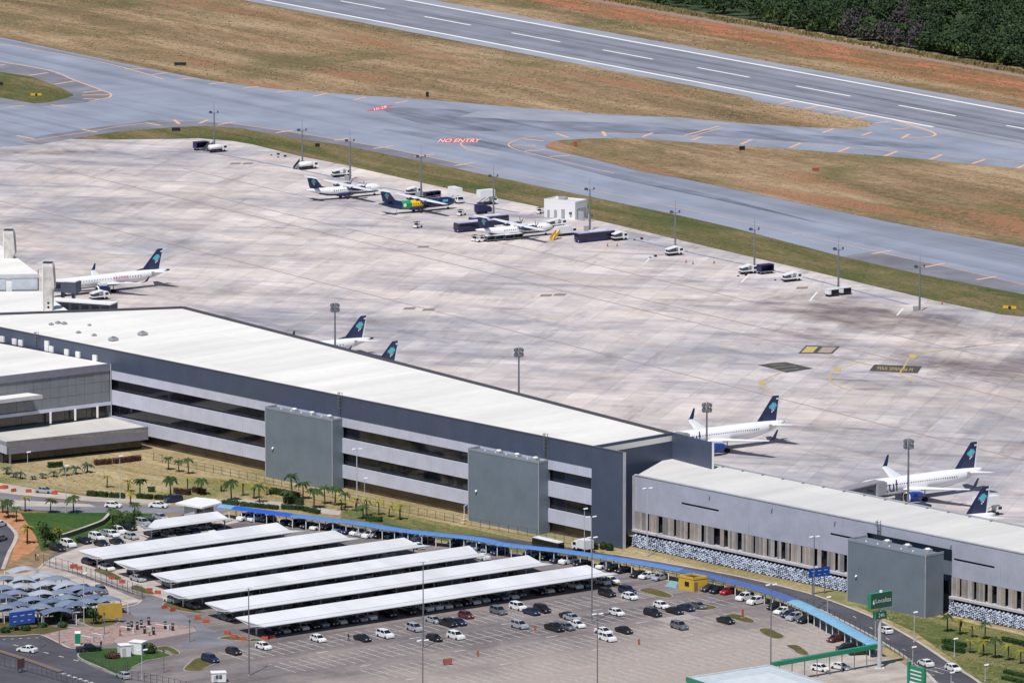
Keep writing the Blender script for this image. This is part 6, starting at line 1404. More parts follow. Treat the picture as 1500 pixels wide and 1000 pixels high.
# barriers at the carport ends
bar = None
BP = [(108, 832, 0), (116, 834, 0), (164, 848, 1), (179, 854, 1), (219, 866, 2), (231, 869.5, 2), (241, 891, 3), (253, 895, 3), (290, 907, 4), (302, 912, 5), (333, 929, 5), (343, 934.5, 5), (356, 937.5, 6), (388, 937, 6), (399, 935, 6), (4, 716, 7), (8, 715, 7), (20, 720, 7), (42, 721, 7), (80, 724, 7)]
WH = ['the second carport', 'the third carport', 'the fourth carport', 'the fifth carport', 'the sixth carport', 'the last carport island', 'the nearest carport corner', 'the curving drive']
cn_ = {}
for px, py, w in BP:
    cn_[w] = cn_.get(w, 0) + 1; lb = f'{od(cn_[w])} red plastic barrier at the left end of {WH[w]}' if w < 7 else f'{od(cn_[w])} red barrier standing along {WH[w]}'
    if bar is None:
        bar = thing('plastic_barrier', lb, 'barrier', G(px, py), .3, 'red barriers')
        MB().loft([[(-.8, -.28, 0), (-.8, .28, 0), (-.8, .14, .95), (-.8, -.14, .95)], [(.8, -.28, 0), (.8, .28, 0), (.8, .14, .95), (.8, -.14, .95)]]).build('body', m_redc, bar, fix=True)
    else: dup(bar, G(px, py), random.uniform(-.5, .8), lb, scale=.85)
for i, (px, py) in enumerate(((1088, 905), (936, 945), (700, 962), (784, 925))):
    p = G(px, py); t = thing('orange_post', ('orange red post on the grass island near the canopy cars', 'thin red post in the pale bays at the right', 'thin red post in the empty middle bays', 'red post leaning beside the silver SUV')[i], 'post', (p.x, p.y, .05)); MB().bx(-.25, .25, -.2, .2, 0, 1.9 if i == 0 else 1.4).build('body', m_redc if i == 0 else paint('red_brown_panel', (.35, .10, .07), .7), t); MB().bx(-.5, .5, -.4, .4, 0, .12).build('base', m_kerb, t)

# ================================================================== SHADE SAILS
def sail(lb, p, rz, sc, m):
    t = thing('shade_sail', lb, 'shade sail', p, rz, 'grey-blue shade sails over the left parking')
    n = 6; a, b_ = 3.7, 2.5; vs = []; fs = []
    for j in range(n + 1):
        for i in range(n + 1):
            x, y = -1 + 2 * i / n, -1 + 2 * j / n
            z = 2.3 + 1.5 * (1 - abs(x) ** 1.7) * (.62 + .38 * (1 - abs(y) ** 1.4))
            px = x * a * (1 - .12 * (1 - y * y) * 1); py = y * b_ * (1 - .16 * (1 - x * x))
            vs.append((px, py, z))
    for j in range(n):
        for i in range(n): q = j * (n + 1) + i; fs.append((q, q + 1, q + n + 2, q + n + 1))
    MB().add(vs + [(x, y, z - .04) for x, y, z in vs], fs + [tuple((n + 1) ** 2 + k for k in reversed(f)) for f in fs]).build('canvas', m, t, sm=True)
    for x in (-1, 1):
        for y in (-1, 1): MB().cyl((x * a, y * b_, 0), (x * a, y * b_, 2.38), .09, n=6).build('post', m_white, t)
    MB().cyl((0, -b_ * .8, 3.1), (0, b_ * .8, 3.1), .05, n=5).build('ridge_pole', m_steel, t)
    return t
m_sail = [paint('sail_pale_grey', (.34, .375, .44), .8), paint('sail_blue_grey', (.17, .215, .30), .8), paint('sail_slate', (.115, .155, .235), .8)]
SP = [(35, 832, 0), (8, 846, 1), (32, 846, 0), (62, 842, 0), (84, 846, 1), (5, 860, 1), (30, 857, 0), (68, 853, 0), (98, 854, 0), (116, 860, 1), (4, 873, 2), (22, 867, 1), (62, 867, 0), (90, 866, 1), (134, 862, 2), (8, 888, 1), (48, 876, 1), (76, 879, 2), (98, 874, 1), (138, 874, 2), (26, 884, 2), (60, 887, 1), (100, 882, 1), (128, 880, 1), (35, 893, 1), (84, 892, 2), (112, 884, 2), (158, 876, 1)]
SP = sorted(SP, key=lambda q: q[1])
rows_ = ['back row', 'second row', 'third row', 'fourth row', 'front row']; byrow = {}
for px, py, c in SP: byrow.setdefault(min(4, int((py - 830) / 13.5)), []).append((px, py, c))
sl_first = {}
for r_, L in byrow.items():
    for i, (px, py, c) in enumerate(sorted(L)):
        p = G(px, py + 4, 2.6); p.z = .05
        lb = f'{od(i + 1)} {["pale grey", "blue-grey", "slate blue"][c]} shade sail from the left in the {rows_[r_]}'
        if c not in sl_first: sl_first[c] = sail(lb, p, R(18), 1, m_sail[c])
        else: dup(sl_first[c], p, R(18 + random.uniform(-6, 6)), lb)
for i in range(16):
    p = G(20 + (i % 8) * 18 + random.uniform(-3, 3), 872 + (i // 8) * 15 + random.uniform(-3, 3) - (i % 8) * .8)
    car(rng.choice(['hatchback', 'saloon', 'suv']), rng.choice(['black', 'grey', 'navy', 'white', 'silver']), p, R(-70), f'{od(i % 8 + 1)} car from the left in shade under the ' + ('front' if i > 7 else 'middle') + ' row of sails', 'cars under the shade sails')

# ================================================================== LAMPS
def lamp(lb, p, h, heads, r=.11):
    t = thing('street_lamp', lb, 'street lamp', p, R(20), 'street lamps')
    MB().cyl((0, 0, 0), (0, 0, h), r, r * .6, 7).build('pole', m_ltrim if h < 16 else m_steel, t)
    if heads == 2:
        MB().cyl((-.75, 0, h - .05), (.75, 0, h - .05), .045, n=5).build('cross_arm', m_steel, t)
        for x in (-.75, .75): MB().loft([[(x - .45, -.2, h), (x - .45, .2, h), (x - .45, .16, h + .2), (x - .45, -.16, h + .2)], [(x + .45, -.2, h + .1), (x + .45, .2, h + .1), (x + .45, .16, h + .3), (x + .45, -.16, h + .3)]]).build('lamp_head', m_lampw, t, fix=True)
    else: MB().loft([[(-.2, -.22, h), (-.2, .22, h), (-.2, .18, h + .22), (-.2, -.18, h + .22)], [(.75, -.22, h + .12), (.75, .22, h + .12), (.75, .18, h + .32), (.75, -.18, h + .32)]]).build('lamp_head', m_lampw, t, fix=True)
    MB().cyl((0, 0, 0), (0, 0, .25), .3, .3, 8).build('footing', m_kerb, t)
    return t
for px, py, h, n, lb in ((41, 719, 9.2, 1, 'tall single lamp on the drive before the low canopy'), (97, 751, 11, 1, 'tall single lamp at the edge of the green lawn'), (176, 730, 10, 1, 'single lamp between the drive and the entrance lawn palms'), (523, 748, 14.5, 2, 'twin lamp before the facade right of the first grey shaft'), (534, 757, 9, 1, 'short single lamp beside a twin lamp amid yellow palms'),
                         (365, 989, 18.3, 2, 'tall pole lamp left of the open bays in front of the carport corner'), (620, 949, 18.5, 2, 'tall pole lamp rising across the carports in the middle'), (867, 912, 18.5, 2, 'tall pole lamp rising at the right end of the nearest carport'), (619.5, 1068, 18, 2, 'twin lamp whose foot is below the picture in the middle bays'), (875, 1027, 18, 2, 'twin lamp with its foot below the picture right of the white cars'), (1129, 978, 17.5, 2, 'twin lamp standing behind the rental office roof corner'),
                         (1192, 893, 16, 2, 'twin lamp rising beside the blue road sign'), (948, 815, 15.5, 2, 'twin lamp before the left end of the pale wing'), (856, 811, 10.2, 1, 'single lamp before the dark corner of the terminal'), (866, 815, 9, 2, 'small twin lamp near the terminal corner bushes'), (123, 914, 11, 1, 'single lamp standing among the shade sails'),
                         (1339, 940, 6.3, 1, 'lamp on the lawn in front of the third grey shaft'), (1282, 943, 5.5, 1, 'short lamp by the fence behind the sign pole'), (1337, 973, 3.6, 1, 'short lamp by the fence above the green totem'), (1393, 1012, 3.8, 1, 'short lamp by the fence near the bend'), (1398, 962, 3.8, 1, 'short lamp over the hedge pair on the right lawn'), (1443, 998, 3.4, 1, 'short lamp on the right lawn before the nearest hedges'),
                         (1225, 850, 7, 1, 'small lamp right of the blue road sign'), (1212, 905, 4.5, 1, 'short lamp on the fence beside the light blue canopy'), (208, 994, 6, 2, 'low twin lamp by the fence right of the silver car')):
    lamp(lb, G(px, py), h, n, .16 if h > 14 else .1)

# ================================================================== PLANTS
def blade(mb, o, d, L, w, droop, mi=0, seg=3):
    """a feathered frond: a drooping strip in pieces, with leaflets"""
    d = Vector(d).normalized(); side = Vector((-d.y, d.x, 0)); pts = []
    for k in range(seg + 1):
        t = k / seg; pts.append(Vector(o) + d * (L * t) + Vector((0, 0, L * (.38 * t - droop * t * t))))
    for k in range(seg):
        a, b_ = pts[k], pts[k + 1]; wa = w * (.5 + .5 * math.sin(math.pi * (k / seg * .8 + .2))); wb = w * (.5 + .5 * math.sin(math.pi * min(1, (k + 1) / seg * .8 + .2))) * (1 if k < seg - 1 else .3)
        for sg in (1, -1):
            mb.add([a, b_, b_ + side * sg * wb - Vector((0, 0, wb * .55)), a + side * sg * wa - Vector((0, 0, wa * .55))], [(0, 1, 2, 3)], mi)
def palm(name, lb, m, h, fr, n, seed, dens=1.0):
    r = random.Random(seed); t = thing(name, lb, 'palm tree', (0, -600, 0), 0, 'palms along the terminal lawn')
    lean = Vector((r.uniform(-.03, .03), r.uniform(-.03, .03), 0)) * h
    mb = MB(); N = 7; rings = []
    for k in range(5):
        q = k / 4; rr_ = .19 - .07 * q; c = lean * q; rings.append([(c.x + rr_ * math.cos(2 * math.pi * i / N), c.y + rr_ * math.sin(2 * math.pi * i / N), h * q) for i in range(N)])
    mb.loft(rings).build('trunk', m_bark, t, sm=True)
    mb = MB()
    for k in range(n):
        a = 2 * math.pi * (k + r.random() * .6) / n; e = r.uniform(.15, 1.25)
        blade(mb, lean + Vector((0, 0, h)), (math.cos(a), math.sin(a), e * .55), fr * r.uniform(.8, 1.1), fr * .16, r.uniform(.7, 1.35), seg=4)
    mb.build('crown', m, t)
    return t
PV = [palm('royal_palm', 'x', m_palm, 4.0, 2.3, 18, 1), palm('royal_palm', 'x', m_palm, 4.6, 2.1, 15, 2), palm('yellow_palm', 'x', m_palmy, 3.2, 1.7, 9, 3), palm('yellow_palm', 'x', m_palmy, 2.6, 1.9, 8, 4), palm('young_palm', 'x', leaf_mat('blue_green_fronds', (.05, .085, .06), .4), 1.1, 1.7, 11, 5)]
PH_ = [5.3, 5.8, 4.1, 3.4, 2.2]; pu = set()
PL = [(4, 751, 24, 3), (12, 758, 32, 0), (37, 749, 26, 2), (74, 751, 26, 0), (108, 751, 31, 0), (24, 764, 26, 1), (40, 796, 32, 3), (191, 738, 22, 2), (205, 728, 34, 0), (250, 728, 37, 0), (276, 694, 27, 1), (247, 688, 22, 1), (262, 691, 20, 1), (275, 718, 22, 2), (295, 724, 29, 0), (96, 696, 19, 4), (111, 694, 18, 4), (128, 692, 22, 4), (30, 701, 16, 4), (63, 700, 11, 4), (79, 698, 13, 4), (157, 714, 21, 2), (188, 720, 21, 3), (165, 770, 32, 0), (197, 758, 26, 1), (20, 699, 12, 4), (10, 694, 16, 4), (48, 702, 8, 4),
      (339, 733, 37, 0), (380, 736, 32, 1), (324, 720, 21, 2), (356, 726, 23, 2), (372, 730, 27, 3), (428, 728, 40, 1), (444, 731, 32, 0), (421, 739, 26, 0), (460, 744, 36, 0), (476, 738, 31, 1), (491, 740, 34, 0), (506, 744, 27, 1), (521, 748, 23, 3), (532, 760, 26, 0), (537, 756, 30, 2), (555, 754, 25, 2), (570, 757, 21, 2), (586, 761, 27, 3), (500, 747, 20, 3), (391, 725, 16, 2),
      (1388, 925, 30, 1), (1406, 929, 28, 3), (1424, 933, 22, 2), (1443, 936, 30, 1), (1421, 956, 23, 2), (1441, 960, 28, 3), (1458, 964, 36, 1), (1477, 967, 28, 2), (1495, 972, 25, 2)]
KW = ['dark green royal palm', 'thin tall green palm', 'slender yellowing palm', 'yellow-crowned palm', 'stubby blue-green palm']
ZN = lambda x, y: 'on the right lawn beyond the east road' if x > 1300 else 'beside the green lawn and west road' if (y > 735 and x < 205) else 'on the dry lawn before the low canopy' if x < 310 else 'in the long lawn strip before the facade'
cz = {}
for px, py, hp, k in sorted(PL):
    p = G(px, py); s = FPX / math.hypot(p.y, CAMH); sc = hp / s / PH_[k]; zn = ZN(px, py); cz[(zn, k)] = cz.get((zn, k), 0) + 1
    lb = f'{od(cz[(zn, k)])} {KW[k]} from the left {zn}'
    scl = (min(1.25, max(.8, sc ** .5)), min(1.25, max(.8, sc ** .5)), sc)
    if k not in pu: pu.add(k); q = PV[k]; q.location = p; q.scale = scl; q['label'] = lb; q.rotation_euler.z = random.uniform(0, 6)
    else: dup(PV[k], p, random.uniform(0, 6), lb, None, scl)
def leafcloud(mb, pts, size, r, mi=0):
    for p in pts:
        a = Vector((r.gauss(0, 1), r.gauss(0, 1), r.gauss(0, 1) + .6)).normalized(); u = a.orthogonal().normalized(); v = a.cross(u); s = size * r.uniform(.6, 1.3); c = r.uniform(0, 3.14)
        u, v = u * math.cos(c) + v * math.sin(c), v * math.cos(c) - u * math.sin(c); p = Vector(p)
        mb.add([p - u * s, p - v * s * .6, p + u * s, p + v * s * .6], [(0, 1, 2, 3)], mi)
def hedge(lb, a, b, w, h, m, seed):
    r = random.Random(seed); o = (a + b) / 2; o.z = 0; t = thing('hedge', lb, 'hedge', o, 0, 'clipped hedges'); f = FR(a, b, o)
    mb = MB(); 
    mb.bx(.15, f.L - .15, -w * .38, w * .38, 0, h * .85, T=f)
    pts = []
    for k in range(int(f.L * (w + 2 * h) * 14)):
        s = r.uniform(0, f.L); e = r.uniform(-1, 1) 
        if r.random() < .5: pts.append(f(s, e * w / 2, h * (.92 + .14 * r.random() - .12 * e * e)))
        else: pts.append(f(s, (1 if r.random() < .5 else -1) * w / 2 * r.uniform(.85, 1.05), h * r.random()))
    leafcloud(mb, pts, .16, r); mb.build('foliage', m, t); return t
HD_ = [((128, 725), (143, 727), 1.2, 'dark clipped hedge on the drive edge, leftmost of the row'), ((144, 726.5), (158, 728), 1.2, 'dark clipped hedge on the drive edge, second of the row'), ((160, 728), (183, 729.5), 1.2, 'dark clipped hedge on the drive edge, third of the row'), ((200, 729), (224, 731), 1.1, 'dark hedge behind the royal palms by the drive'), ((226, 731), (250, 732), 1.1, 'dark hedge running to the toll hut roof'),
       ((255, 722), (279, 725), 1.3, 'brownish hedge on the lawn above the toll hut'), ((283, 720), (300, 724), 1.3, 'green hedge right of the brownish hedge above the toll hut'), ((216, 720), (228, 720), 1.2, 'short hedge at the foot of a royal palm on the dry lawn'),
       ((325, 738), (350, 740), 1.0, 'low hedge behind the royal blue canopy, left piece'), ((352, 740.5), (408, 746), 1.0, 'long low hedge behind the royal blue canopy'), ((412, 745), (440, 747), 1.1, 'hedge beside the footpath, left piece'), ((442, 747), (468, 753), 1.1, 'hedge beside the footpath ending at the paving'), ((395, 722), (438, 730), 1.5, 'tall dark hedge before the first grey shaft'), ((416, 735), (444, 740), 1.5, 'tall dark hedge in front of the palm clump'), ((536, 762), (560, 764.5), 1.2, 'hedge among the yellow palms right of the path'),
       ((1381, 941), (1415, 948), 1.0, 'dark hedge on the right lawn, further of the pair'), ((1381, 950), (1413, 957), 1.0, 'dark hedge on the right lawn, nearer of the pair'), ((1469, 938), (1510, 948), 1.0, 'dark hedge on the right lawn by the picture edge before the lattice'), ((1471, 985), (1510, 994), .8, 'pale hedge at the lower right corner, further row'), ((1468, 994), (1510, 1003), .8, 'pale hedge at the lower right corner, nearer row')]
for i, (a, b_, h, lb) in enumerate(HD_): hedge(lb, G(*a), G(*b_), 1.3, h, m_hedge if 'brownish' not in lb else m_hedger, i)
for i, (a, b_, lb) in enumerate((((138, 681), (164, 679), 'dark red hedge before the low canopy glass, left part'), ((166, 679), (206, 674), 'dark red hedge before the low canopy glass, right part'))): hedge(lb, G(*a), G(*b_), 1.6, 1.3, m_hedger, 40 + i)
hedge('green hedge at the canopy glass left of the red hedges', G(70, 685), G(92, 683), 1.4, 1.3, m_hedge, 44)
def bush(lb, p, rad, m, seed, h=None):
    r = random.Random(seed); t = thing('round_bush', lb, 'bush', (p.x, p.y, 0), 0, 'round bushes'); h = h or rad * 1.7
    mb = MB(); N = 8; mb.loft([[(rad * .75 * q * math.cos(2 * math.pi * i / N), rad * .75 * q * math.sin(2 * math.pi * i / N), z * h) for i in range(N)] for z, q in ((0, .7), (.3, 1), (.6, .95), (.85, .5))])
    pts = []
    for k in range(220):
        a = r.uniform(0, 6.28); z = r.random(); q = rad * math.sqrt(max(0, 1 - (2 * z - 1) ** 2)) * r.uniform(.8, 1.05); pts.append((q * math.cos(a), q * math.sin(a), max(.05, z * h)))
    leafcloud(mb, pts, .2, r); mb.build('foliage', m, t); return t
for i, (px, py, lb) in enumerate(((862, 801, 'round bush at the terminal corner, leftmost of three'), (871, 804, 'round bush at the terminal corner, middle of three'), (884, 804, 'round bush against the dark terminal corner wall'), (1250, 862 + 14, 'dark bush at the left foot of the third grey shaft'), (893, 806, 'small bush right of the round corner bushes'))): bush(lb, G(px, py), .95, m_hedge, 60 + i)
for i, (px, py, w) in enumerate(((163, 782, 0), (176, 772, 0), (190, 768, 0), (185, 764, 1), (172, 763, 1), (200, 762, 1))): bush(f'leafy shrub on the green bank beside the far cars, {od(i + 1)} from the lawn side', G(px, py), 1.3, m_hedge if w == 0 else leaf_mat('mid_green_shrub', (.06, .10, .025), .5), 70 + i, 2.6)
def tree(name, lb, p, h, rad, m, seed, cat='tree', group=None, nl=420, ls=.3, trunk=.35, th=.18):
    r = random.Random(seed); t = thing(name, lb, cat, p, r.uniform(0, 6), group)
    mb = MB(); mb.cyl((0, 0, 0), (0, 0, h * trunk + .3), th, th * .7, 7); lobes = []
    for k in range(7):
        a = r.uniform(0, 6.28); q = rad * r.uniform(.1, .62); z = h * r.uniform(trunk + .1, .86); lobes.append((Vector((q * math.cos(a), q * math.sin(a), z)), rad * r.uniform(.38, .6)))
        mb.cyl((0, 0, h * trunk), tuple(lobes[-1][0]), th * .5, th * .15, 5)
    mb.build('trunk', m_bark, t); mb = MB(); pts = []
    for k in range(nl):
        c, q = lobes[k % 7]; d = Vector((r.gauss(0, 1), r.gauss(0, 1), r.gauss(0, .85))).normalized(); pts.append(c + d * q * r.uniform(.55, 1.05))
    leafcloud(mb, pts, ls, r); mb.build('crown', m, t); return t
tree('broadleaf_tree', 'dense dark green tree on the red earth by the west road', G(66, 801), 5.2, 2.6, m_hedge, 5)
tree('broadleaf_tree', 'small bushy tree between the dense tree and the far cars', G(80, 799), 3.0, 1.6, leaf_mat('mid_green_shrub', (.06, .10, .025), .5), 6, nl=240)
tree('yellow_shrub_tree', 'thin yellow shrub at the end of the brick wall', G(86, 790), 3.0, 1.2, m_palmy, 8, nl=150)
tree('broadleaf_tree', 'dark leafy tree inside the traffic island before the ochre board', G(137, 914), 3.4, 1.9, m_hedge, 9, nl=300)
tree('broadleaf_tree', 'dark low tree left of the ochre board on the island', G(128, 905), 2.6, 1.4, m_hedge, 10, nl=240)
tree('broadleaf_tree', 'dark tree behind the blue road sign pole', G(82, 912), 3.4, 1.5, m_hedge, 12, nl=260)
tree('broadleaf_tree', 'dark tree among the access lanes beside the blue road sign', G(72, 906), 3.6, 1.3, m_hedge, 13, nl=260)
bush('dark undergrowth bush on the fenced island before the white cabins', G(165, 964), 1.6, m_hedger, 90, 1.4); bush('dark green bush right of the white cabins on the island', G(219, 957), 1.5, m_hedge, 91, 2.2)
for i, (px, py) in enumerate(((20, 921), (38, 923), (62, 918), (8, 926), (92, 918), (90, 908))): bush(('low dark shrub beneath the blue road sign, ' + od(i + 1) + ' from the picture edge') if i < 4 else ('dark shrub on the verge beside the shade sails, ' + ('nearer' if i == 4 else 'further')), G(px, py), 1.1, m_hedge, 120 + i, 1.1)
# low retaining wall beside the green lawn
o = G(96, 789); bw = thing('retaining_wall', 'low brown retaining wall curving along the green lawn', 'wall', (o.x, o.y, 0))
wp = smooth(pxw([(88, 790), (110, 783), (130, 776), (150, 768), (160, 758)]), 5)
for a, b_ in zip(wp, wp[1:]):
    f = FR(a, b_, o)
    MB().bx(0, f.L, -.25, .25, 0, 1.0, T=f).build('wall_segment', paint('brown_wall', (.20, .15, .12), .9, var=.3), bw, fix=True); MB().bx(0, f.L, -.35, .35, 1.0, 1.12, T=f).build('coping', m_walk, bw, fix=True)

# ================================================================== FENCES
def fence(lb, pts, h, step, m, name='fence'):
    P_ = pxw(pts); o = Vector((P_[0][0], P_[0][1], 0)); t = thing(name, lb, 'fence', o); pd = None; rails = MB()
    for a, b_ in zip(P_, P_[1:]):
        a, b_ = Vector(a), Vector(b_); n = max(1, round((b_ - a).length / step))
        for k in range(n):
            p = a.lerp(b_, k / n)
            if pd is None: c = MB().bx(-.06, .06, -.06, .06, 0, h).build('post', m, t); pd = c.data
            else: c = link('post', pd, t)
            c.location = (p.x - o.x, p.y - o.y, 0)
        f = FR(a, b_, o)
        for z in (.15, h * .5, h - .08): rails.bx(0, f.L, -.02, .02, z, z + .05, T=f)
        s = 0
        while s < f.L: rails.bx(s, s + .012, -.006, .006, .1, h - .05, T=f); s += .55
    rails.build('mesh_panel', m, t); return t
fence('dark wire fence along the foot of the terminal facade', [(225, 674), (300, 690), (388, 708), (500, 732), (600, 752), (690, 770), (800, 790), (866, 803)], 1.9, 3.0, m_dsteel)
fence('dark post fence between the blue canopy and the east road', [(1130, 872), (1200, 896), (1260, 925), (1330, 967), (1350, 985)], 1.8, 2.6, m_dsteel)
fence('fence behind the blue canopy beside the access road', [(500, 766), (600, 781), (700, 794), (800, 808), (900, 824), (1000, 843), (1130, 872)], 1.4, 3.0, m_dsteel)
fence('tall grey fence around the shade sail parking', [(64, 828), (100, 838), (140, 852), (180, 865), (208, 874), (209, 880)], 2.6, 2.2, m_dsteel)
fence('dark fence around the green traffic island', [(117, 962), (160, 981), (178, 989), (190, 979)], 2.0, 1.8, m_dsteel)
fence('dark fence along the lot edge right of the silver car', [(184, 994), (230, 1002), (290, 1015)], 2.0, 1.8, m_dsteel)
fence('dark fence at the lower left corner of the picture', [(-10, 972), (40, 984), (90, 998), (140, 1012)], 2.0, 1.8, m_dsteel)

# ================================================================== PEOPLE
def person(lb, p, rz, shirt, trousers, stride=.25):
    t = NT('clothes_' + lb.split()[1] + str(len(bpy.data.materials)), .8); sx = t.n('ShaderNodeSeparateXYZ'); t.put(sx.inputs[0], t.obj())
    m = t.col(t.ramp(t.ma('DIVIDE', sx.outputs[2], 1.8), [(0, (.03, .03, .03)), (.05, trousers), (.53, shirt), (.83, (.38, .22, .15)), (.92, (.03, .02, .02))], 'CONSTANT'))
    V = [(0, 0, .95), (0, 0, 1.2), (0, 0, 1.42), (.02, 0, 1.52), (.03, 0, 1.66), (.01, 0, 1.74), (0, .10, .92), (stride * .5, .10, .50), (stride * .6, .10, .08), (stride + .12, .11, .04), (0, -.10, .92), (-stride * .2, -.10, .5), (-stride, -.10, .1), (-stride + .12, -.11, .04), (0, .20, 1.40), (-.08, .24, 1.12), (.05, .24, .88), (0, -.20, 1.40), (.08, -.24, 1.12), (.18, -.23, .90)]
    Ed = [(0, 1), (1, 2), (2, 3), (3, 4), (4, 5), (0, 6), (6, 7), (7, 8), (8, 9), (0, 10), (10, 11), (11, 12), (12, 13), (2, 14), (14, 15), (15, 16), (2, 17), (17, 18), (18, 19)]
    rd_ = [.15, .14, .16, .06, .10, .08, .09, .065, .05, .04, .09, .065, .05, .04, .06, .045, .035, .06, .045, .035]
    me = bpy.data.meshes.new('person'); me.from_pydata(V, Ed, []); me.materials.append(m); o = link('person', me)
    s = o.modifiers.new('skin', 'SKIN'); o.modifiers.new('sub', 'SUBSURF').levels = 1; o.modifiers['sub'].render_levels = 1
    for i, q in enumerate(me.skin_vertices[0].data): q.radius = (rd_[i], rd_[i]); q.use_root = (i == 0)
    o.location = p; o.rotation_euler = (0, 0, rz); return tag(o, lb, 'person')
person('person in a red shirt crossing the pink pavers by the access columns', G(176, 931), R(200), (.40, .03, .04), (.02, .02, .03))
person('person in dark clothes walking between white and black cars', G(510.5, 938), R(30), (.03, .03, .04), (.02, .02, .03), .32)
person('person in a yellow-green vest standing at the access columns', G(219, 932), R(100), (.45, .55, .05), (.03, .03, .05), .05)
person('person in dark clothes standing by the black pickup', G(148, 949), R(-60), (.03, .04, .08), (.02, .02, .03), .05)
person('person in black on the pale path at the sail fence', G(52, 820), R(20), (.02, .02, .02), (.02, .02, .02), .15)
person('person in a white top walking past the sail fence', G(55.5, 820.5), R(20), (.6, .6, .6), (.03, .03, .06), .2)
person('person in dark clothes standing at the nose of the crowded turboprop', G(808, 350), R(20), (.03, .03, .05), (.02, .02, .03), .1)

# ================================================================== THE WOOD BEYOND THE RUNWAY
rf = random.Random(21)
FE = [RW(s, 95) for s in (-10, 60, 130, 200, 270, 340)]
kinds = [tree('forest_tree', 'x', (0, -700, 0), h, rad, m, 30 + i, 'tree', 'trees at the edge of the wood', 170, .62, .25, .2) for i, (h, rad, m) in enumerate(((7.5, 4.0, m_leaf), (6.0, 3.6, m_leaf2), (8.5, 4.2, m_leaf), (6.5, 3.2, m_twig), (5.0, 3.2, m_leaf2)))]
fu_ = set(); cnt = {}
NMK = ['dark rounded tree', 'light green tree', 'tall dark tree', 'grey leafless tree', 'low light green tree']
spots = []
for i in range(84):
    s = -60 + i * 5.2 + rf.uniform(-2, 2); spots.append(RW(s, 93 + rf.uniform(0, 4), 0))
for i, p in enumerate(spots):
    px, py = wpx(*p)
    bare = 1240 < px < 1345
    k = 3 if bare and rf.random() < .7 else rf.choice((0, 0, 1, 2, 2, 4)); cnt[k] = cnt.get(k, 0) + 1
    lb = f'{od(cnt[k])} {NMK[k]} from the left in the front of the wood'; sc = rf.uniform(.7, 1.15)
    if k not in fu_: fu_.add(k); kinds[k].location = p; kinds[k]['label'] = lb; kinds[k].scale = (sc,) * 3
    else: dup(kinds[k], p, rf.uniform(0, 6), lb, None, sc)
for k in range(5):
    if k not in fu_: kinds[k].location = spots[0]; kinds[k]['label'] = NMK[k] + ' at the left end of the wood'
import numpy as np
rg = np.random.default_rng(5); NV = []; NFm = []
src = []
for k in range(5):
    me = [c for c in kinds[k].children if c.name.startswith('crown')][0].data
    co = np.empty(len(me.vertices) * 3, 'f'); me.vertices.foreach_get('co', co); src.append(co.reshape(-1, 3))
for i in range(3200):
    s, d = rg.uniform(-260, 420), 94 + 155 * rg.random() ** 1.3
    x, y, z = RW(s, d); px, py = wpx(x, y, 4)
    if not (900 < px < 1640 and py > -45): continue
    bare = 1235 < px < 1350 and py > 10
    k = 3 if (bare and rg.random() < .6) else int(rg.choice([0, 0, 1, 2, 2, 4])); v = src[k] * rg.uniform(.6, 1.05); a = rg.uniform(0, 6.28); c, sn = math.cos(a), math.sin(a)
    v = np.stack((v[:, 0] * c - v[:, 1] * sn + x, v[:, 0] * sn + v[:, 1] * c + y, v[:, 2]), 1); NV.append(v); NFm.append(np.full(len(v) // 4, {0: 0, 1: 1, 2: 0, 3: 2, 4: 1}[k], 'i'))
v = np.concatenate(NV); fm = np.concatenate(NFm); nq = len(v) // 4
me = bpy.data.meshes.new('wood'); me.vertices.add(len(v)); me.vertices.foreach_set('co', v.ravel().astype('f')); me.loops.add(nq * 4); me.loops.foreach_set('vertex_index', np.arange(nq * 4, dtype='i'))
me.polygons.add(nq); me.polygons.foreach_set('loop_start', np.arange(0, nq * 4, 4, dtype='i')); me.polygons.foreach_set('loop_total', np.full(nq, 4, 'i')); me.polygons.foreach_set('material_index', fm)
for m in (m_leaf, m_leaf2, m_twig): me.materials.append(m)
me.update(); me.validate(); wood = link('wood', me, None, 'stuff'); tag(wood, 'dark green wood beyond the red soil at the far edge', 'wood'); 
sheet('wood_floor', [RW(-700, 95), RW(900, 95), RW(900, 420), RW(-700, 420)], .04, paint('wood_floor_green', (.035, .06, .022), .95, var=.4, sc=.15))
# rough grass along the track
mb = MB(); rgs = random.Random(9)
for i in range(2600):
    p = RW(rgs.uniform(-150, 360), 86.5 + rgs.gauss(0, 1.6)); h = rgs.uniform(.5, 1.3); a = rgs.uniform(0, 3.14); w = .5
    mb.add([(p[0] - w * math.cos(a), p[1] - w * math.sin(a), 0), (p[0] + w * math.cos(a), p[1] + w * math.sin(a), 0), (p[0] + w * .7 * math.cos(a), p[1] + w * .7 * math.sin(a), h), (p[0] - w * .6 * math.cos(a), p[1] - w * .6 * math.sin(a), h * .9)], [(0, 1, 2, 3)])
tg = mb.build('rough_grass', leaf_mat('straw_tufts', (.20, .17, .07), .4), kind='stuff'); tag(tg, 'straw coloured tufts of grass beside the service track', 'grass')

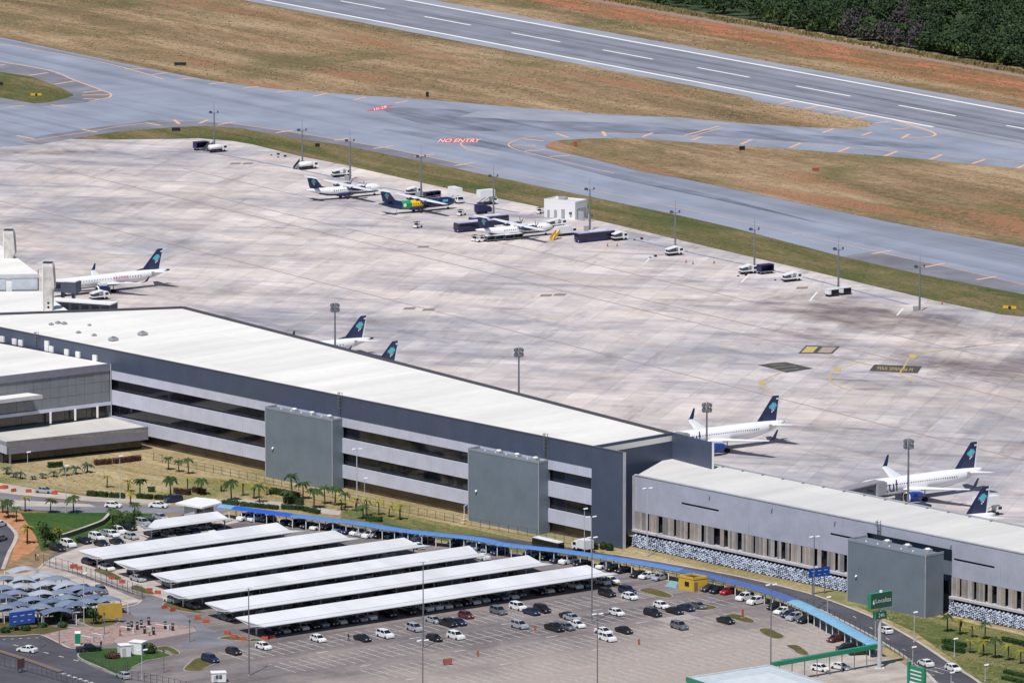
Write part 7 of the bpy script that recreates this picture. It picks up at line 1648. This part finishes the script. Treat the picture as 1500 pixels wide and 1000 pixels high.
# tufts that roughen the mown airfield and the lawns
def inpoly(x, y, poly):
    r = np.zeros(len(x), bool); n = len(poly)
    for i in range(n):
        x0, y0 = poly[i][:2]; x1, y1 = poly[i - 1][:2]
        c = ((y0 > y) != (y1 > y)); r ^= c & (x < (x1 - x0) * (y - y0) / (y1 - y0 + 1e-12) + x0)
    return r
def tufts(name, lb, poly, dens, mats, h0, h1, w, seed, holes=()):
    g = np.random.default_rng(seed); P_ = np.array([p[:2] for p in poly]); lo, hi = P_.min(0), P_.max(0)
    n = int((hi - lo).prod() * dens); x = g.uniform(lo[0], hi[0], n); y = g.uniform(lo[1], hi[1], n); ok = inpoly(x, y, poly)
    for q in holes: ok &= ~inpoly(x, y, q)
    cl = np.sin(x * .11 + 2 * np.sin(y * .07)) + np.sin(y * .09 + 1.5 * np.sin(x * .06)) + g.normal(0, .9, n); ok &= cl > -.6
    x, y = x[ok], y[ok]; n = len(x); a = g.uniform(0, 3.14, n); h = g.uniform(h0, h1, n); ww = g.uniform(.5, 1.2, n) * w; c, s = np.cos(a) * ww, np.sin(a) * ww; z = np.zeros(n)
    V = np.stack((np.stack((x - c, y - s, z), 1), np.stack((x + c, y + s, z), 1), np.stack((x + c * .6 + .1, y + s * .6, h), 1), np.stack((x - c * .7, y - s * .7 + .1, h * .8), 1)), 1).reshape(-1, 3)
    me = bpy.data.meshes.new(name); me.vertices.add(4 * n); me.vertices.foreach_set('co', V.ravel().astype('f')); me.loops.add(4 * n); me.loops.foreach_set('vertex_index', np.arange(4 * n, dtype='i'))
    me.polygons.add(n); me.polygons.foreach_set('loop_start', np.arange(0, 4 * n, 4, dtype='i')); me.polygons.foreach_set('loop_total', np.full(n, 4, 'i')); me.polygons.foreach_set('material_index', g.integers(0, len(mats), n).astype('i'))
    for m in mats: me.materials.append(m)
    me.update(); me.validate(); return tag(link(name, me, None, 'stuff'), lb, 'grass')
tm = [leaf_mat('tuft_straw', (.34, .26, .14), .35), leaf_mat('tuft_olive', (.18, .155, .07), .4), leaf_mat('tuft_brown', (.27, .19, .105), .4)]
tg_ = [leaf_mat('tuft_green', (.09, .105, .035), .4), tm[1], tm[2]]
fieldp = pxw(upper[:16]) + pxw([(1272, 178), (1213, 167), (1103, 147)]) + [RW(-30, -30.5), RW(-700, -30.5)]
tufts('grass_tufts', 'dry tufted grass between taxiway and runway', fieldp, .34, tm, .08, .28, .40, 1)
tufts('grass_tufts', 'dry tufted grass on the island between the taxiways', pxw(isl2), .34, tm, .08, .28, .40, 2)
tufts('grass_tufts', 'tufted grass between the runway and the red soil', [RW(-420, 31), RW(330, 31), RW(330, 78), RW(-420, 78)], .3, tm, .1, .34, .42, 3)
tufts('grass_tufts', 'greenish tufts on the verge along the apron', pxw(verge), .4, tg_, .08, .28, .36, 4)
tufts('grass_tufts', 'greenish tufts on the small left island', pxw(isl1), .4, tg_, .08, .28, .36, 5)
lawnp = pxw([(-20, 690), (60, 690), (217, 662), (390, 702), (500, 726), (690, 768), (870, 806), (880, 813), (700, 780), (520, 752), (415, 733), (330, 728), (250, 730), (130, 722), (0, 704)])
tufts('grass_tufts', 'straw and green tufts on the terminal lawn', lawnp, .9, [leaf_mat('lawn_straw', (.40, .32, .17), .3), leaf_mat('lawn_olive', (.20, .20, .07), .35), tm[0]], .06, .22, .22, 6)
tufts('grass_tufts', 'green and straw tufts on the right lawn', pxw([(1255, 888), (1300, 893), (1390, 908), (1505, 935), (1520, 1010), (1440, 1000), (1402, 974), (1342, 932), (1282, 903)]), 1.2, [tg_[0], leaf_mat('lawn_olive2', (.16, .17, .06), .35), tm[0]], .06, .25, .22, 7)
